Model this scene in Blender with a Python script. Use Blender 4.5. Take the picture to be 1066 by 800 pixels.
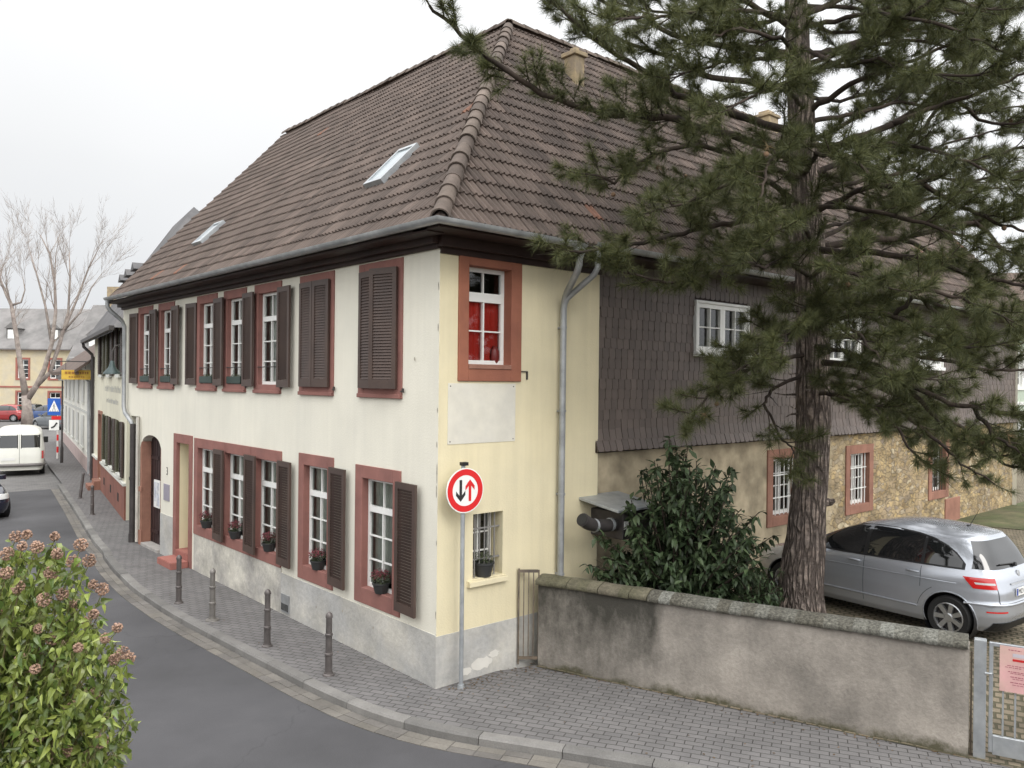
import bpy, bmesh, math, random
from mathutils import Vector, Matrix, noise
import numpy as np

rnd = random.Random(11)
for o in list(bpy.data.objects): bpy.data.objects.remove(o)
SC = bpy.context.scene
COL = SC.collection
R = math.radians

# ------------------------------------------------------------------ camera
CAM = Vector((-6.436, -8.811, 4.1))
YAW, ROLL, PITCH, FPX = math.atan2(746, 850), R(.6), math.atan(-2.5 / 850), 850.0
Fh = Vector((math.sin(YAW), math.cos(YAW), 0)); R0 = Vector((math.cos(YAW), -math.sin(YAW), 0)); U0 = Vector((0, 0, 1))
FW = Fh * math.cos(PITCH) + U0 * math.sin(PITCH); UP = -Fh * math.sin(PITCH) + U0 * math.cos(PITCH)
RT = R0 * math.cos(ROLL) + UP * math.sin(ROLL); UP = -R0 * math.sin(ROLL) + UP * math.cos(ROLL)
cd = bpy.data.cameras.new('camera'); cam = bpy.data.objects.new('camera', cd); COL.objects.link(cam)
cam.matrix_world = Matrix(((RT.x, UP.x, -FW.x, CAM.x), (RT.y, UP.y, -FW.y, CAM.y), (RT.z, UP.z, -FW.z, CAM.z), (0, 0, 0, 1)))
cd.sensor_width = 36; cd.lens = 36 * FPX / 1066; cd.clip_end = 3000; cd.clip_start = .05
SC.camera = cam

def at(px, py, depth):
    """a point of the place seen in a given direction at a given distance"""
    return CAM + (FW + RT * ((px - 533) / FPX) + UP * ((400 - py) / FPX)) * depth

# ------------------------------------------------------------------ light
SUN_EL, SUN_AZ = R(40), R(192)          # azimuth clockwise from +Y: the sun stands behind the camera
w = bpy.data.worlds.new('World'); SC.world = w; w.use_nodes = True
nt = w.node_tree; nt.nodes.clear()
out = nt.nodes.new('ShaderNodeOutputWorld'); bg = nt.nodes.new('ShaderNodeBackground')
sky = nt.nodes.new('ShaderNodeTexSky'); sky.sky_type = 'NISHITA'; sky.sun_disc = False
sky.sun_elevation = SUN_EL; sky.sun_rotation = SUN_AZ; sky.air_density = 1.2; sky.dust_density = 5; sky.altitude = 100
hsv = nt.nodes.new('ShaderNodeHueSaturation'); hsv.inputs['Saturation'].default_value = .18
nt.links.new(sky.outputs[0], hsv.inputs['Color'])
tc = nt.nodes.new('ShaderNodeTexCoord'); sx = nt.nodes.new('ShaderNodeSeparateXYZ'); nt.links.new(tc.outputs['Generated'], sx.inputs[0])
cr = nt.nodes.new('ShaderNodeValToRGB'); nt.links.new(sx.outputs['Z'], cr.inputs[0])
cr.color_ramp.elements[0].position = 0.0; cr.color_ramp.elements[0].color = (.445, .458, .475, 1)
cr.color_ramp.elements[1].position = 1.0; cr.color_ramp.elements[1].color = (1.15, 1.15, 1.15, 1)
e = cr.color_ramp.elements.new(.25); e.color = (.53, .536, .543, 1); e = cr.color_ramp.elements.new(.5); e.color = (.575, .58, .585, 1)
cn = nt.nodes.new('ShaderNodeTexNoise'); cn.inputs['Scale'].default_value = 2.2; cn.inputs['Detail'].default_value = 4
nt.links.new(tc.outputs['Generated'], cn.inputs['Vector'])
cm = nt.nodes.new('ShaderNodeMapRange'); cm.inputs['To Min'].default_value = 22.5; cm.inputs['To Max'].default_value = 27.5
nt.links.new(cn.outputs[0], cm.inputs[0])
# thin cloud: the half of the sky the sun stands in is the brighter one
dp_ = nt.nodes.new('ShaderNodeVectorMath'); dp_.operation = 'DOT_PRODUCT'; nt.links.new(tc.outputs['Generated'], dp_.inputs[0])
dp_.inputs[1].default_value = (math.sin(SUN_AZ) * math.cos(SUN_EL), math.cos(SUN_AZ) * math.cos(SUN_EL), math.sin(SUN_EL))
gm = nt.nodes.new('ShaderNodeMapRange'); gm.inputs['From Min'].default_value = -.6; gm.inputs['From Max'].default_value = 1; gm.inputs['To Min'].default_value = .92; gm.inputs['To Max'].default_value = 2.1
nt.links.new(dp_.outputs['Value'], gm.inputs[0]); gx_ = nt.nodes.new('ShaderNodeMath'); gx_.operation = 'MULTIPLY'; nt.links.new(cm.outputs[0], gx_.inputs[0]); nt.links.new(gm.outputs[0], gx_.inputs[1])
vm = nt.nodes.new('ShaderNodeVectorMath'); vm.operation = 'SCALE'
nt.links.new(cr.outputs[0], vm.inputs[0]); nt.links.new(gx_.outputs[0], vm.inputs['Scale'])
mx = nt.nodes.new('ShaderNodeMix'); mx.data_type = 'RGBA'; mx.inputs['Factor'].default_value = .86
nt.links.new(hsv.outputs[0], mx.inputs['A']); nt.links.new(vm.outputs[0], mx.inputs['B'])
nt.links.new(mx.outputs['Result'], bg.inputs[0]); bg.inputs[1].default_value = .09
nt.links.new(bg.outputs[0], out.inputs[0])
sd = bpy.data.lights.new('sun', 'SUN'); sd.energy = 1.0; sd.angle = R(22); sd.color = (1, .96, .9)
sun = bpy.data.objects.new('sun', sd); COL.objects.link(sun)
sdir = Vector((math.sin(SUN_AZ) * math.cos(SUN_EL), math.cos(SUN_AZ) * math.cos(SUN_EL), math.sin(SUN_EL)))
sun.rotation_euler = sdir.to_track_quat('Z', 'Y').to_euler()
sun.location = (0, 0, 30)
SC.view_settings.view_transform = 'Standard'; SC.view_settings.look = 'None'
SC.view_settings.exposure = -0.12; SC.view_settings.gamma = 1
SC.view_settings.use_curve_mapping = False
SC.render.resolution_x = 1024; SC.render.resolution_y = 768

# ------------------------------------------------------------------ materials
MATS = {}
def mat(name, col, col2=None, rough=.8, scale=2.0, var=.18, bump=.0, bscale=40, metal=0.0, island=0.0, spec=.4, coat=0.0,
        streak=0.0, detail=6, trans=0.0, hue=0.0, bdist=.02, fine=0.0, thr=(.42, .62)):
    """procedural principled: patchy mix of col and col2, brightness noise, per-island variation, streaks and bump"""
    m = bpy.data.materials.new(name); m.use_nodes = True; t = m.node_tree; N = t.nodes; L = t.links
    p = N['Principled BSDF']; g = N.new('ShaderNodeNewGeometry')
    def noise_(sc, det=detail, vec=None, dist=0):
        n = N.new('ShaderNodeTexNoise'); n.inputs['Scale'].default_value = sc; n.inputs['Detail'].default_value = det
        n.inputs['Roughness'].default_value = .62; n.inputs['Distortion'].default_value = dist
        L.new(vec or g.outputs['Position'], n.inputs['Vector']); return n.outputs['Fac']
    def rng(s, a, b, f0=.3, f1=.7):
        r = N.new('ShaderNodeMapRange'); r.inputs['From Min'].default_value = f0; r.inputs['From Max'].default_value = f1
        r.inputs['To Min'].default_value = a; r.inputs['To Max'].default_value = b; L.new(s, r.inputs[0]); return r.outputs[0]
    def mul(a, b):
        n = N.new('ShaderNodeMath'); n.operation = 'MULTIPLY'; L.new(a, n.inputs[0]); L.new(b, n.inputs[1]); return n.outputs[0]
    c1 = N.new('ShaderNodeMix'); c1.data_type = 'RGBA'
    c1.inputs['A'].default_value = (*col, 1); c1.inputs['B'].default_value = (*(col2 or col), 1)
    if island and col2: L.new(g.outputs['Random Per Island'], c1.inputs['Factor'])
    else: L.new(rng(noise_(scale * .6, 5), 0, 1, *thr), c1.inputs['Factor'])
    v = rng(noise_(scale), 1 - var, 1 + var)
    if fine: v = mul(v, rng(noise_(bscale, 3), 1 - fine, 1 + fine))
    if island:
        wn = N.new('ShaderNodeTexWhiteNoise'); wn.noise_dimensions = '1D'; L.new(g.outputs['Random Per Island'], wn.inputs['W'])
        v = mul(v, rng(wn.outputs['Value'], 1 - island, 1 + island, 0, 1))
    if streak:
        mp = N.new('ShaderNodeMapping'); mp.inputs['Scale'].default_value = (3.5, 3.5, .22); L.new(g.outputs['Position'], mp.inputs[0])
        v = mul(v, rng(noise_(1.6, 5, mp.outputs[0]), 1 - streak, 1 + streak * .4, .35, .65))
    sc = N.new('ShaderNodeVectorMath'); sc.operation = 'SCALE'; L.new(c1.outputs['Result'], sc.inputs[0]); L.new(v, sc.inputs['Scale'])
    L.new(sc.outputs[0], p.inputs['Base Color'])
    p.inputs['Roughness'].default_value = rough; p.inputs['Metallic'].default_value = metal
    p.inputs['Specular IOR Level'].default_value = spec; p.inputs['Coat Weight'].default_value = coat; p.inputs['Coat Roughness'].default_value = .08
    if trans:
        p.inputs['Subsurface Weight'].default_value = 0
        tl = N.new('ShaderNodeBsdfTranslucent'); L.new(sc.outputs[0], tl.inputs[0]); ms = N.new('ShaderNodeMixShader'); ms.inputs[0].default_value = trans
        L.new(p.outputs[0], ms.inputs[1]); L.new(tl.outputs[0], ms.inputs[2]); L.new(ms.outputs[0], N['Material Output'].inputs[0])
    if bump:
        b = N.new('ShaderNodeBump'); b.inputs['Strength'].default_value = bump; b.inputs['Distance'].default_value = bdist
        L.new(noise_(bscale, 8), b.inputs['Height']); L.new(b.outputs[0], p.inputs['Normal'])
    MATS[name] = m; return m

def glass_mat(name, tint=(.84, .88, .85), refl=.07):
    m = bpy.data.materials.new(name); m.use_nodes = True; t = m.node_tree; N = t.nodes; L = t.links; N.remove(N['Principled BSDF'])
    tr = N.new('ShaderNodeBsdfTransparent'); tr.inputs[0].default_value = (*tint, 1)
    gl = N.new('ShaderNodeBsdfGlossy'); gl.inputs['Roughness'].default_value = .03
    fr = N.new('ShaderNodeFresnel'); fr.inputs['IOR'].default_value = 1.5
    ad = N.new('ShaderNodeMath'); ad.operation = 'ADD'; ad.inputs[1].default_value = refl - .04; L.new(fr.outputs[0], ad.inputs[0])
    nz = N.new('ShaderNodeTexNoise'); nz.inputs['Scale'].default_value = 1.5; g = N.new('ShaderNodeNewGeometry'); L.new(g.outputs['Position'], nz.inputs['Vector'])
    b = N.new('ShaderNodeBump'); b.inputs['Strength'].default_value = .08; b.inputs['Distance'].default_value = .1; L.new(nz.outputs[0], b.inputs['Height'])
    L.new(b.outputs[0], gl.inputs['Normal'])
    ms = N.new('ShaderNodeMixShader'); L.new(ad.outputs[0], ms.inputs[0]); L.new(tr.outputs[0], ms.inputs[1]); L.new(gl.outputs[0], ms.inputs[2])
    L.new(ms.outputs[0], N['Material Output'].inputs[0]); return m

def brick_mat(name, c1, c2, mortar, bw, bh, ms=.006, ang=0.0, rough=.85, bump=.5, vert=None, off=.5, var=.25):
    """pavers / blocks in the ground plane (vert=None) as one brick pattern with joints"""
    m = bpy.data.materials.new(name); m.use_nodes = True; t = m.node_tree; N = t.nodes; L = t.links; p = N['Principled BSDF']
    g = N.new('ShaderNodeNewGeometry'); mp = N.new('ShaderNodeMapping'); mp.inputs['Rotation'].default_value = (0, 0, ang)
    L.new(g.outputs['Position'], mp.inputs[0])
    wn = N.new('ShaderNodeTexNoise'); wn.inputs['Scale'].default_value = .9; L.new(g.outputs['Position'], wn.inputs['Vector'])
    mv = N.new('ShaderNodeVectorMath'); mv.operation = 'MULTIPLY_ADD'; mv.inputs[1].default_value = (.06, .06, .06); L.new(wn.outputs['Color'], mv.inputs[0]); L.new(mp.outputs[0], mv.inputs[2])
    b = N.new('ShaderNodeTexBrick'); b.offset = off; b.inputs['Scale'].default_value = 1
    b.inputs['Brick Width'].default_value = bw; b.inputs['Row Height'].default_value = bh; b.inputs['Mortar Size'].default_value = ms
    b.inputs['Mortar Smooth'].default_value = .3
    b.inputs['Color1'].default_value = (*c1, 1); b.inputs['Color2'].default_value = (*c2, 1); b.inputs['Mortar'].default_value = (*mortar, 1)
    L.new(mv.outputs[0], b.inputs['Vector'])
    n = N.new('ShaderNodeTexNoise'); n.inputs['Scale'].default_value = 1.3; n.inputs['Detail'].default_value = 9; n.inputs['Roughness'].default_value = .65; L.new(g.outputs['Position'], n.inputs['Vector'])
    r = N.new('ShaderNodeMapRange'); r.inputs['From Min'].default_value = .3; r.inputs['From Max'].default_value = .7; r.inputs['To Min'].default_value = 1 - var; r.inputs['To Max'].default_value = 1 + var
    L.new(n.outputs[0], r.inputs[0])
    s = N.new('ShaderNodeVectorMath'); s.operation = 'SCALE'; L.new(b.outputs['Color'], s.inputs[0]); L.new(r.outputs[0], s.inputs['Scale']); L.new(s.outputs[0], p.inputs['Base Color'])
    p.inputs['Roughness'].default_value = rough; p.inputs['Specular IOR Level'].default_value = .3
    n2 = N.new('ShaderNodeTexNoise'); n2.inputs['Scale'].default_value = 60; L.new(g.outputs['Position'], n2.inputs['Vector'])
    iv = N.new('ShaderNodeMath'); iv.operation = 'SUBTRACT'; iv.inputs[0].default_value = 1; L.new(b.outputs['Fac'], iv.inputs[1])
    ad = N.new('ShaderNodeMath'); ad.operation = 'MULTIPLY_ADD'; ad.inputs[1].default_value = .25; L.new(n2.outputs[0], ad.inputs[0]); L.new(iv.outputs[0], ad.inputs[2])
    bp = N.new('ShaderNodeBump'); bp.inputs['Strength'].default_value = bump; bp.inputs['Distance'].default_value = .012; L.new(ad.outputs[0], bp.inputs['Height']); L.new(bp.outputs[0], p.inputs['Normal'])
    return m

def rubble_mat(name, plaster_to, plaster_soft=2.5):
    """rubble masonry of yellow and tan stones, rendered over up to x = plaster_to"""
    m = bpy.data.materials.new(name); m.use_nodes = True; t = m.node_tree; N = t.nodes; L = t.links; p = N['Principled BSDF']
    g = N.new('ShaderNodeNewGeometry'); mp = N.new('ShaderNodeMapping'); mp.inputs['Scale'].default_value = (1, 1, 1.7); L.new(g.outputs['Position'], mp.inputs[0])
    nz = N.new('ShaderNodeTexNoise'); nz.inputs['Scale'].default_value = 7; nz.inputs['Detail'].default_value = 6; L.new(g.outputs['Position'], nz.inputs['Vector'])
    mv = N.new('ShaderNodeVectorMath'); mv.operation = 'MULTIPLY_ADD'; mv.inputs[1].default_value = (.30, .30, .30); L.new(nz.outputs['Color'], mv.inputs[0]); L.new(mp.outputs[0], mv.inputs[2])
    v = N.new('ShaderNodeTexVoronoi'); v.inputs['Scale'].default_value = 5.4; L.new(mv.outputs[0], v.inputs['Vector'])
    ve = N.new('ShaderNodeTexVoronoi'); ve.feature = 'DISTANCE_TO_EDGE'; ve.inputs['Scale'].default_value = 5.4; L.new(mv.outputs[0], ve.inputs['Vector'])
    se = N.new('ShaderNodeSeparateColor'); L.new(v.outputs['Color'], se.inputs[0])
    cr = N.new('ShaderNodeValToRGB'); L.new(se.outputs[0], cr.inputs[0]); el = cr.color_ramp.elements
    el[0].color = (.28, .20, .11, 1); el[1].color = (.56, .47, .32, 1); el[1].position = 1
    for pos, c in ((.2, (.43, .33, .18)), (.45, (.36, .28, .18)), (.7, (.50, .37, .19)), (.85, (.27, .22, .17))):
        q = el.new(pos); q.color = (*c, 1)
    jr = N.new('ShaderNodeMapRange'); jr.inputs['From Min'].default_value = .01; jr.inputs['From Max'].default_value = .09; L.new(ve.outputs['Distance'], jr.inputs[0])
    c2 = N.new('ShaderNodeMix'); c2.data_type = 'RGBA'; c2.inputs['A'].default_value = (.33, .27, .18, 1); L.new(jr.outputs[0], c2.inputs['Factor']); L.new(cr.outputs[0], c2.inputs['B'])
    sx = N.new('ShaderNodeSeparateXYZ'); L.new(g.outputs['Position'], sx.inputs[0])
    n3 = N.new('ShaderNodeTexNoise'); n3.inputs['Scale'].default_value = .9; n3.inputs['Detail'].default_value = 6; L.new(g.outputs['Position'], n3.inputs['Vector'])
    ma = N.new('ShaderNodeMath'); ma.operation = 'MULTIPLY_ADD'; ma.inputs[1].default_value = 8; L.new(n3.outputs[0], ma.inputs[0]); L.new(sx.outputs[0], ma.inputs[2])
    pr = N.new('ShaderNodeMapRange'); pr.inputs['From Min'].default_value = plaster_to + 4 - plaster_soft / 2; pr.inputs['From Max'].default_value = plaster_to + 4 + plaster_soft / 2; L.new(ma.outputs[0], pr.inputs[0])
    c3 = N.new('ShaderNodeMix'); c3.data_type = 'RGBA'; L.new(pr.outputs[0], c3.inputs['Factor']); c3.inputs['A'].default_value = (.43, .36, .25, 1); L.new(c2.outputs['Result'], c3.inputs['B'])
    n4 = N.new('ShaderNodeTexNoise'); n4.inputs['Scale'].default_value = 3; n4.inputs['Detail'].default_value = 8; L.new(g.outputs['Position'], n4.inputs['Vector'])
    r4 = N.new('ShaderNodeMapRange'); r4.inputs['From Min'].default_value = .3; r4.inputs['From Max'].default_value = .7; r4.inputs['To Min'].default_value = .62; r4.inputs['To Max'].default_value = 1.25; L.new(n4.outputs[0], r4.inputs[0])
    s = N.new('ShaderNodeVectorMath'); s.operation = 'SCALE'; L.new(c3.outputs['Result'], s.inputs[0]); L.new(r4.outputs[0], s.inputs['Scale']); L.new(s.outputs[0], p.inputs['Base Color'])
    hh = N.new('ShaderNodeMath'); hh.operation = 'MULTIPLY'; L.new(jr.outputs[0], hh.inputs[0]); L.new(pr.outputs[0], hh.inputs[1])
    h2 = N.new('ShaderNodeMath'); h2.operation = 'MULTIPLY_ADD'; h2.inputs[1].default_value = .4; L.new(n4.outputs[0], h2.inputs[0]); L.new(hh.outputs[0], h2.inputs[2])
    bp = N.new('ShaderNodeBump'); bp.inputs['Strength'].default_value = .7; bp.inputs['Distance'].default_value = .05; L.new(h2.outputs[0], bp.inputs['Height']); L.new(bp.outputs[0], p.inputs['Normal'])
    p.inputs['Roughness'].default_value = .9; p.inputs['Specular IOR Level'].default_value = .2
    return m

def wallstain_mat(name, base, dark, moss):
    """old cement render with dark patches and moss along its foot"""
    m = mat(name, base, dark, rough=.92, scale=1.1, var=.30, bump=.45, bscale=22, streak=.06, spec=.2, fine=.1)
    t = m.node_tree; N = t.nodes; L = t.links; p = N['Principled BSDF']
    src = p.inputs['Base Color'].links[0].from_socket
    g = N.new('ShaderNodeNewGeometry'); sx = N.new('ShaderNodeSeparateXYZ'); L.new(g.outputs['Position'], sx.inputs[0])
    n = N.new('ShaderNodeTexNoise'); n.inputs['Scale'].default_value = 2.2; n.inputs['Detail'].default_value = 8; n.inputs['Roughness'].default_value = .7; L.new(g.outputs['Position'], n.inputs['Vector'])
    a = N.new('ShaderNodeMath'); a.operation = 'MULTIPLY_ADD'; a.inputs[1].default_value = -.55; L.new(n.outputs[0], a.inputs[0]); L.new(sx.outputs[2], a.inputs[2])
    r = N.new('ShaderNodeMapRange'); r.inputs['From Min'].default_value = -.27; r.inputs['From Max'].default_value = -.17; r.inputs['To Min'].default_value = .9; r.inputs['To Max'].default_value = 0; L.new(a.outputs[0], r.inputs[0])
    mx = N.new('ShaderNodeMix'); mx.data_type = 'RGBA'; L.new(r.outputs[0], mx.inputs['Factor']); L.new(src, mx.inputs['A']); mx.inputs['B'].default_value = (*moss, 1)
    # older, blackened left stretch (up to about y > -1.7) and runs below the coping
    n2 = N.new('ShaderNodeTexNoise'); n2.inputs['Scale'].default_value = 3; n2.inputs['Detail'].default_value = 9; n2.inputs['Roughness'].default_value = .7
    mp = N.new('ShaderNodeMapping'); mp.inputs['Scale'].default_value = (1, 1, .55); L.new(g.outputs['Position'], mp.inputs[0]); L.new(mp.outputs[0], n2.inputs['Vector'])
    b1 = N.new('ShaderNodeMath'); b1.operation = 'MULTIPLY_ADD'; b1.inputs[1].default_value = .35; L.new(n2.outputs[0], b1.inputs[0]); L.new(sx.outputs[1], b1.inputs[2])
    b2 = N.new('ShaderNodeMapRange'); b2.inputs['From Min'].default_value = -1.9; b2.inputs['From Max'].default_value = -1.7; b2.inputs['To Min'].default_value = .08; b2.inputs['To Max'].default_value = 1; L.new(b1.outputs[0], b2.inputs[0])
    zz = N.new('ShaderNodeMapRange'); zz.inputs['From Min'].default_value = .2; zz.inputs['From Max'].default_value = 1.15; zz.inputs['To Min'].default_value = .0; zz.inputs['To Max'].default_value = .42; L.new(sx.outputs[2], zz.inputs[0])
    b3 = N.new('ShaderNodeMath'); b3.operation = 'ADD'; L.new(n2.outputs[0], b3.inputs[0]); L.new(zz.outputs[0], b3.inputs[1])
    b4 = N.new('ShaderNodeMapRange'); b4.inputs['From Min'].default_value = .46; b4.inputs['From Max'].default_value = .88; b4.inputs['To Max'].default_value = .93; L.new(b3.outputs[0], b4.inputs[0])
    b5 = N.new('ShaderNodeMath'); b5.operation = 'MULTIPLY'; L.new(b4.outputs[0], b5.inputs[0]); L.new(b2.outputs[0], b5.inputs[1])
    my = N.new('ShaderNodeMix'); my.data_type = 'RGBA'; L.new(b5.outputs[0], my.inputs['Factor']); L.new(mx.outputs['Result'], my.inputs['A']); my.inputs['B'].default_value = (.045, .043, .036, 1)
    L.new(my.outputs['Result'], p.inputs['Base Color'])
    return m

# ------------------------------------------------------------------ builders
ORG = {}
class Fr:
    """a wall frame: u along the wall, n out of the wall, z up"""
    def __init__(s, o=(0, 0, 0), u=(1, 0, 0), n=(0, 1, 0), z=(0, 0, 1)):
        s.o = Vector(o); s.u = Vector(u).normalized(); s.n = Vector(n).normalized(); s.z = Vector(z).normalized()
    def P(s, u, n, z): return s.o + s.u * u + s.n * n + s.z * z
WORLD = Fr()

class MB:
    def __init__(s, fr=None): s.fr = fr or WORLD; s.v = []; s.f = []; s.m = []
    def add(s, vs, fs, m=0, raw=False):
        b = len(s.v); s.v += [Vector(q) if raw else s.fr.P(*q) for q in vs]
        s.f += [tuple(i + b for i in f) for f in fs]; s.m += [m] * len(fs); return s
    def box(s, a0, a1, b0, b1, c0, c1, m=0):
        return s.add([(a0, b0, c0), (a1, b0, c0), (a1, b1, c0), (a0, b1, c0), (a0, b0, c1), (a1, b0, c1), (a1, b1, c1), (a0, b1, c1)],
                     [(0, 3, 2, 1), (4, 5, 6, 7), (0, 1, 5, 4), (1, 2, 6, 5), (2, 3, 7, 6), (3, 0, 4, 7)], m)
    def hexa(s, p, m=0):
        return s.add(p, [(0, 3, 2, 1), (4, 5, 6, 7), (0, 1, 5, 4), (1, 2, 6, 5), (2, 3, 7, 6), (3, 0, 4, 7)], m)
    def tube(s, pts, r, seg=8, m=0, cap=True, raw=False, wob=0):
        P = [Vector(p) if raw else s.fr.P(*p) for p in pts]; n = len(P)
        rs = r if isinstance(r, (list, tuple)) else [r] * n
        vs = []; x = None
        for i in range(n):
            d = (P[min(i + 1, n - 1)] - P[max(i - 1, 0)]).normalized()
            if x is None: x = d.orthogonal().normalized()
            x = (x - d * x.dot(d)); x = x.normalized() if x.length > 1e-6 else d.orthogonal().normalized()
            y = d.cross(x)
            for k in range(seg):
                a = 2 * math.pi * k / seg; rr = rs[i] * (1 + (wob * noise.noise(P[i] * 3 + Vector((math.cos(a), math.sin(a), 0)) * 1.5) if wob else 0))
                vs.append(P[i] + (x * math.cos(a) + y * math.sin(a)) * rr)
        fs = [(i * seg + k, i * seg + (k + 1) % seg, (i + 1) * seg + (k + 1) % seg, (i + 1) * seg + k) for i in range(n - 1) for k in range(seg)]
        if cap: fs += [tuple(range(seg))[::-1], tuple((n - 1) * seg + k for k in range(seg))]
        return s.add(vs, fs, m, True)
    def lathe(s, c, prof, seg=16, axis=None, m=0, raw=False, cap=True):
        c = Vector(c) if raw else s.fr.P(*c); ax = Vector(axis).normalized() if axis else Vector((0, 0, 1)); x = ax.orthogonal().normalized(); y = ax.cross(x)
        vs = [c + ax * z + (x * math.cos(2 * math.pi * k / seg) + y * math.sin(2 * math.pi * k / seg)) * r for r, z in prof for k in range(seg)]
        n = len(prof)
        fs = [(i * seg + k, i * seg + (k + 1) % seg, (i + 1) * seg + (k + 1) % seg, (i + 1) * seg + k) for i in range(n - 1) for k in range(seg)]
        if cap: fs += [tuple(range(seg))[::-1], tuple((n - 1) * seg + k for k in range(seg))]
        return s.add(vs, fs, m, True)
    def build(s, name, mats, parent=None, smooth=False, bevel=0, recalc=True, local=False, bseg=1):
        me = bpy.data.meshes.new(name); org = Vector((0, 0, 0)) if (local or parent is None) else ORG[parent.name]
        me.from_pydata([tuple(q - org) for q in s.v], [], s.f)
        mats = mats if isinstance(mats, (list, tuple)) else [mats]
        for q in mats: me.materials.append(q)
        if len(mats) > 1: me.polygons.foreach_set('material_index', s.m)
        if recalc or bevel:
            bm = bmesh.new(); bm.from_mesh(me)
            if recalc: bmesh.ops.recalc_face_normals(bm, faces=bm.faces)
            if bevel: bmesh.ops.bevel(bm, geom=list(bm.edges), offset=bevel, segments=bseg, affect='EDGES', clamp_overlap=True)
            bm.to_mesh(me); bm.free()
        if smooth: me.polygons.foreach_set('use_smooth', [True] * len(me.polygons))
        me.update(); o = bpy.data.objects.new(name, me); COL.objects.link(o)
        if parent is not None: o.parent = parent
        ORG[o.name] = org; return o

def soft(o, ang=35):
    """smooth shading that keeps edges sharper than ang"""
    me = o.data; bm = bmesh.new(); bm.from_mesh(me)
    for e_ in bm.edges:
        if len(e_.link_faces) == 2 and e_.calc_face_angle(0) > R(ang): e_.smooth = False
    for f in bm.faces: f.smooth = True
    bm.to_mesh(me); bm.free(); return o

def tag(o, label, cat, group=None):
    o['label'] = label; o['category'] = cat
    if group: o['group'] = group
    return o
def struct(o, kind='structure'): o['kind'] = kind; return o
def thing(name, label, cat, loc=(0, 0, 0), group=None, rz=0, local=False):
    o = bpy.data.objects.new(name, None); COL.objects.link(o); o.location = loc; o.rotation_euler = (0, 0, rz); o.empty_display_size = .2
    ORG[o.name] = Vector((0, 0, 0)) if local else Vector(loc)
    return tag(o, label, cat, group)
def dup(root, loc, rz=0, label=None, group=None):
    r = root.copy(); COL.objects.link(r); r.location = loc; r.rotation_euler = (0, 0, rz)
    if label: r['label'] = label
    if group: r['group'] = group
    def rec(src, dst):
        for ch in list(src.children):
            c = ch.copy(); COL.objects.link(c); c.parent = dst; rec(ch, c)
    rec(root, r); return r

STREET = Fr((0, 0, 0), (0, 1, 0), (-1, 0, 0))      # street front of the corner house
GABLE = Fr((0, 0, 0), (1, 0, 0), (0, -1, 0))       # yard front

# palette
m_white = mat('white_plaster', (.74, .71, .61), (.71, .685, .595), rough=.9, scale=.7, var=.05, bump=.25, bscale=35, streak=.035, spec=.2)
m_yellow = mat('yellow_plaster', (.72, .64, .435), (.685, .615, .43), rough=.9, scale=.8, var=.06, bump=.25, bscale=35, streak=.05, spec=.2)
m_plinth = mat('plinth_render', (.42, .415, .40), (.49, .47, .42), rough=.9, scale=1.3, var=.2, bump=.5, bscale=14, spec=.2, fine=.08)
m_plinth2 = mat('old_plinth_render', (.55, .525, .46), (.36, .345, .32), rough=.9, scale=1.8, var=.25, bump=.5, bscale=12, spec=.2, fine=.1)
m_sand = mat('red_sandstone_paint', (.265, .122, .102), (.235, .112, .096), rough=.75, scale=2.5, var=.14, bump=.15, bscale=50, spec=.3)
m_sand2 = mat('orange_sandstone', (.30, .155, .112), (.26, .135, .10), rough=.85, scale=2, var=.2, bump=.3, bscale=40, spec=.2)
m_shut = mat('shutter_paint', (.076, .050, .040), (.065, .044, .037), rough=.5, scale=3, var=.15, bump=.08, bscale=60, spec=.4)
m_cornice = mat('dark_cornice_wood', (.034, .018, .014), (.028, .015, .013), rough=.6, scale=3, var=.25, spec=.3)
m_sash = mat('white_sash_paint', (.78, .78, .75), rough=.4, var=.04, spec=.4)
m_glass = glass_mat('window_glass')
m_glassd = glass_mat('dark_window_glass', (.8, .82, .82), .07)
m_curtain = mat('grey_curtain', (.46, .46, .42), (.30, .31, .28), rough=.9, scale=3, var=.25)
m_dark = mat('dark_interior', (.02, .019, .018), rough=1, var=.1)
m_redblind = mat('red_blind', (.62, .035, .02), rough=.7, var=.08)
m_tile = mat('brown_roof_tile', (.117, .089, .075), (.084, .064, .054), rough=.75, scale=1.2, var=.2, island=.16, bump=.3, bscale=50, spec=.3)
m_tile2 = mat('lichen_roof_tile', (.122, .092, .077), (.077, .059, .050), rough=.8, scale=1.6, var=.28, island=.2, bump=.3, bscale=50, spec=.3)
m_ridge = mat('ridge_tile', (.15, .12, .10), (.105, .083, .071), rough=.85, scale=3, var=.3, island=.3, bump=.4, bscale=40, spec=.2)
m_zinc = mat('zinc', (.38, .39, .395), (.31, .32, .325), rough=.42, scale=4, var=.18, metal=.4)
m_iron = mat('dark_iron', (.07, .062, .06), (.055, .05, .05), rough=.5, scale=5, var=.2, metal=.3)
m_galv = mat('galvanised_steel', (.43, .45, .46), (.36, .38, .40), rough=.45, scale=6, var=.15, metal=.5)
m_slate = mat('hung_slate', (.128, .099, .085), (.104, .081, .070), rough=.55, scale=1.4, var=.14, island=.09, bump=.15, bscale=60, spec=.45)
m_gslate = mat('grey_roof_slate', (.11, .105, .105), (.08, .078, .08), rough=.7, scale=1.5, var=.25, spec=.3)
m_asphalt = mat('asphalt', (.078, .077, .081), (.066, .065, .069), rough=.85, scale=.5, var=.14, bump=.6, bscale=90, spec=.3, fine=.22, bdist=.008)
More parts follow.
